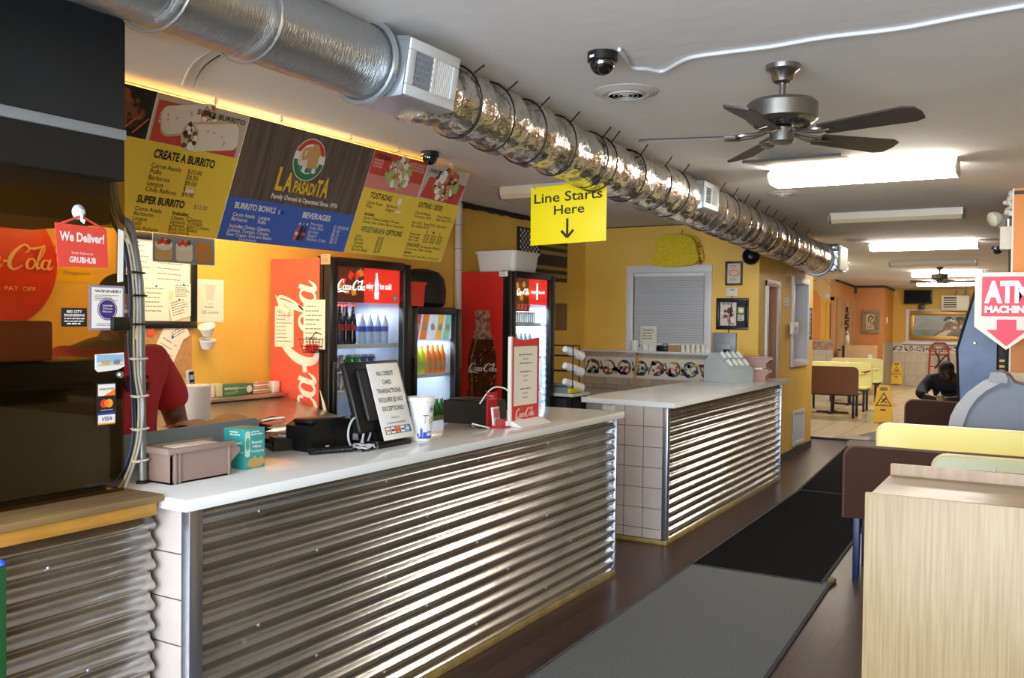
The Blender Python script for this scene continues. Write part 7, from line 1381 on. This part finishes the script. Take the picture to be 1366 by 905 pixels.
# ---- worker in red behind the counter
t = thing('person', 'person in a red T-shirt working behind the tinted screen', 'person', (-3.55, 2.58, 0))
sk = Sk(); pel = sk.chain([((-3.60, 2.58, .96), (.16, .14))]); ch = sk.chain([((-3.60, 2.58, 1.12), (.165, .145)), ((-3.57, 2.58, 1.32), (.18, .15)), ((-3.54, 2.57, 1.46), (.13, .11))], pel)
nk = sk.chain([((-3.52, 2.56, 1.54), .065), ((-3.49, 2.55, 1.60), .06)], ch)
la = sk.chain([((-3.56, 2.78, 1.44), .082), ((-3.54, 2.87, 1.30), .068), ((-3.52, 2.90, 1.16), .054), ((-3.40, 2.84, 1.10), .048), ((-3.29, 2.76, 1.06), .032)], ch); hand(sk, la, (-3.29, 2.76, 1.06), (.85, -.45, -.25), (-.3, -.8, .3))
ra = sk.chain([((-3.56, 2.36, 1.44), .082), ((-3.52, 2.28, 1.30), .068), ((-3.48, 2.25, 1.16), .054), ((-3.37, 2.32, 1.10), .048), ((-3.27, 2.42, 1.06), .032)], ch); hand(sk, ra, (-3.27, 2.42, 1.06), (.85, .45, -.25), (-.3, .8, .3))
for s_ in (-1, 1): lg = sk.chain([((-3.61, 2.58+s_*.10, .86), .105), ((-3.58, 2.58+s_*.11, .50), .072), ((-3.62, 2.58+s_*.11, .10), .045), ((-3.56, 2.58+s_*.12, .045), .04), ((-3.45, 2.58+s_*.13, .04), .036)], pel)
b = B(); b.add(*skin(sk.n, sk.e), SKIN1); Hm = head(b, Vector((-3.45, 2.55, 1.70)), RZ(.1) @ RY(.45), SKIN1, 1.05); o = b.build('body', t); fuse(o, .007)
eyes(t, Hm); b = haircap(B(), Hm, HAIR); b.build('hair', t)
SHR = mat('shirt_red', '#B02A33', .8, bump=.25, bscale=14)
sk = Sk(); p = sk.chain([((-3.60, 2.58, .93), (.235, .22))]); c_ = sk.chain([((-3.60, 2.58, 1.12), (.245, .225)), ((-3.57, 2.58, 1.32), (.225, .20)), ((-3.54, 2.57, 1.455), (.14, .125)), ((-3.53, 2.565, 1.50), .09)], p)
for s_ in (-1, 1): sk.chain([((-3.56, 2.58+s_*.20, 1.445), .098), ((-3.54, 2.58+s_*.29, 1.31), .092), ((-3.525, 2.58+s_*.325, 1.20), .088)], c_-1)
b = B(); b.add(*skin(sk.n, sk.e), SHR); o = b.build('tshirt', t); fuse(o, .010)
sk = Sk(); p = sk.chain([((-3.60, 2.58, .93), (.17, .15))])
for s_ in (-1, 1): sk.chain([((-3.61, 2.58+s_*.10, .84), .12), ((-3.58, 2.58+s_*.11, .50), .088), ((-3.62, 2.58+s_*.11, .08), .068)], p)
b = B(); b.add(*skin(sk.n, sk.e), mat('trousers_dark', '#22242A', .8)); o = b.build('trousers', t); fuse(o, .010)
for s_ in (-1, 1): b = B(T(-3.52, 2.58+s_*.125, .0)); b.prism(rrect(-.14, -.048, .14, .048, .045), 0, .03, BLACK); b.prism(rrect(-.13, -.044, .12, .044, .042), .03, .075, BLACK); b.build('shoe', t)
LET = mat('shirt_print', '#3A1218', .8)
b = B(fr((-3.335, 2.50, 1.33), (.08, 1, 0), (-.0, 0, 1))); b.text('MIG', .095, .02, 0, .0, LET, al='C', bold=.03); b.build('shirt_lettering', t, 0)
# ---- customer in black, bent over the table
t = thing('person', 'person in a black shirt sitting bent over a booth table', 'person', (-1.03, 12.35, 0))
sk = Sk(); pel = sk.chain([((-1.02, 12.36, .60), (.15, .12))]); ch = sk.chain([((-1.02, 12.36, .74), (.15, .12)), ((-1.03, 12.26, .90), (.165, .12)), ((-1.035, 12.18, .98), (.11, .09))], pel)
nk = sk.chain([((-1.035, 12.10, 1.02), .062), ((-1.03, 12.06, 1.05), .058)], ch)
la = sk.chain([((-1.22, 12.18, .96), .075), ((-1.30, 12.02, .84), .056), ((-1.30, 11.86, .80), .048), ((-1.16, 11.72, .79), .036), ((-1.10, 11.66, .785), .03)], ch); hand(sk, la, (-1.10, 11.66, .785), (.8, -.5, 0), (0, .6, .5), .3)
ra = sk.chain([((-.84, 12.18, .96), .075), ((-.76, 12.02, .84), .056), ((-.78, 11.86, .80), .048), ((-.90, 11.72, .79), .036), ((-.95, 11.66, .785), .03)], ch); hand(sk, ra, (-.95, 11.66, .785), (-.8, -.5, 0), (0, .6, .5), .3)
for s_ in (-1, 1): sk.chain([((-1.02+s_*.1, 12.28, .55), .09), ((-1.02+s_*.12, 11.92, .55), .068), ((-1.02+s_*.12, 11.90, .12), .045), ((-1.02+s_*.12, 11.80, .05), .035)], pel)
b = B(); b.add(*skin(sk.n, sk.e), SKIN2); Hm = head(b, Vector((-1.03, 11.98, 1.085)), RZ(-PI/2-.25) @ RY(.55), SKIN2, 1.06); o = b.build('body', t); fuse(o, .008)
eyes(t, Hm); b = haircap(B(), Hm, HAIR, 1.05); b.build('hair', t)
SHB = mat('shirt_black', '#0C0D12', .8, bump=.2, bscale=14)
sk = Sk(); p = sk.chain([((-1.02, 12.36, .60), (.17, .13))]); c_ = sk.chain([((-1.02, 12.36, .74), (.17, .14)), ((-1.03, 12.25, .90), (.215, .175)), ((-1.035, 12.15, .985), (.15, .13)), ((-1.035, 12.10, 1.02), .082)], p)
c_ -= 1
for s_ in (-1, 1): sk.chain([((-1.03+s_*.19, 12.17, .965), .09), ((-1.03+s_*.265, 12.04, .86), .074), ((-1.03+s_*.27, 11.88, .815), .066), ((-1.03+s_*.19, 11.78, .80), .054)], c_)
b = B(); b.add(*skin(sk.n, sk.e), SHB); o = b.build('shirt', t); fuse(o, .010)
sk = Sk(); p = sk.chain([((-1.02, 12.36, .55), (.16, .13))])
for s_ in (-1, 1): sk.chain([((-1.02+s_*.1, 12.26, .55), .10), ((-1.02+s_*.12, 11.92, .55), .08), ((-1.02+s_*.12, 11.90, .1), .06)], p)
b = B(); b.add(*skin(sk.n, sk.e), mat('trousers_dark', '#22242A', .8)); o = b.build('trousers', t); fuse(o, .010)
for s_ in (-1, 1): b = B(T(-1.02+s_*.12, 11.84, .0)); b.prism(rrect(-.045, -.13, .045, .12, .04), 0, .09, BLACK); b.build('shoe', t)
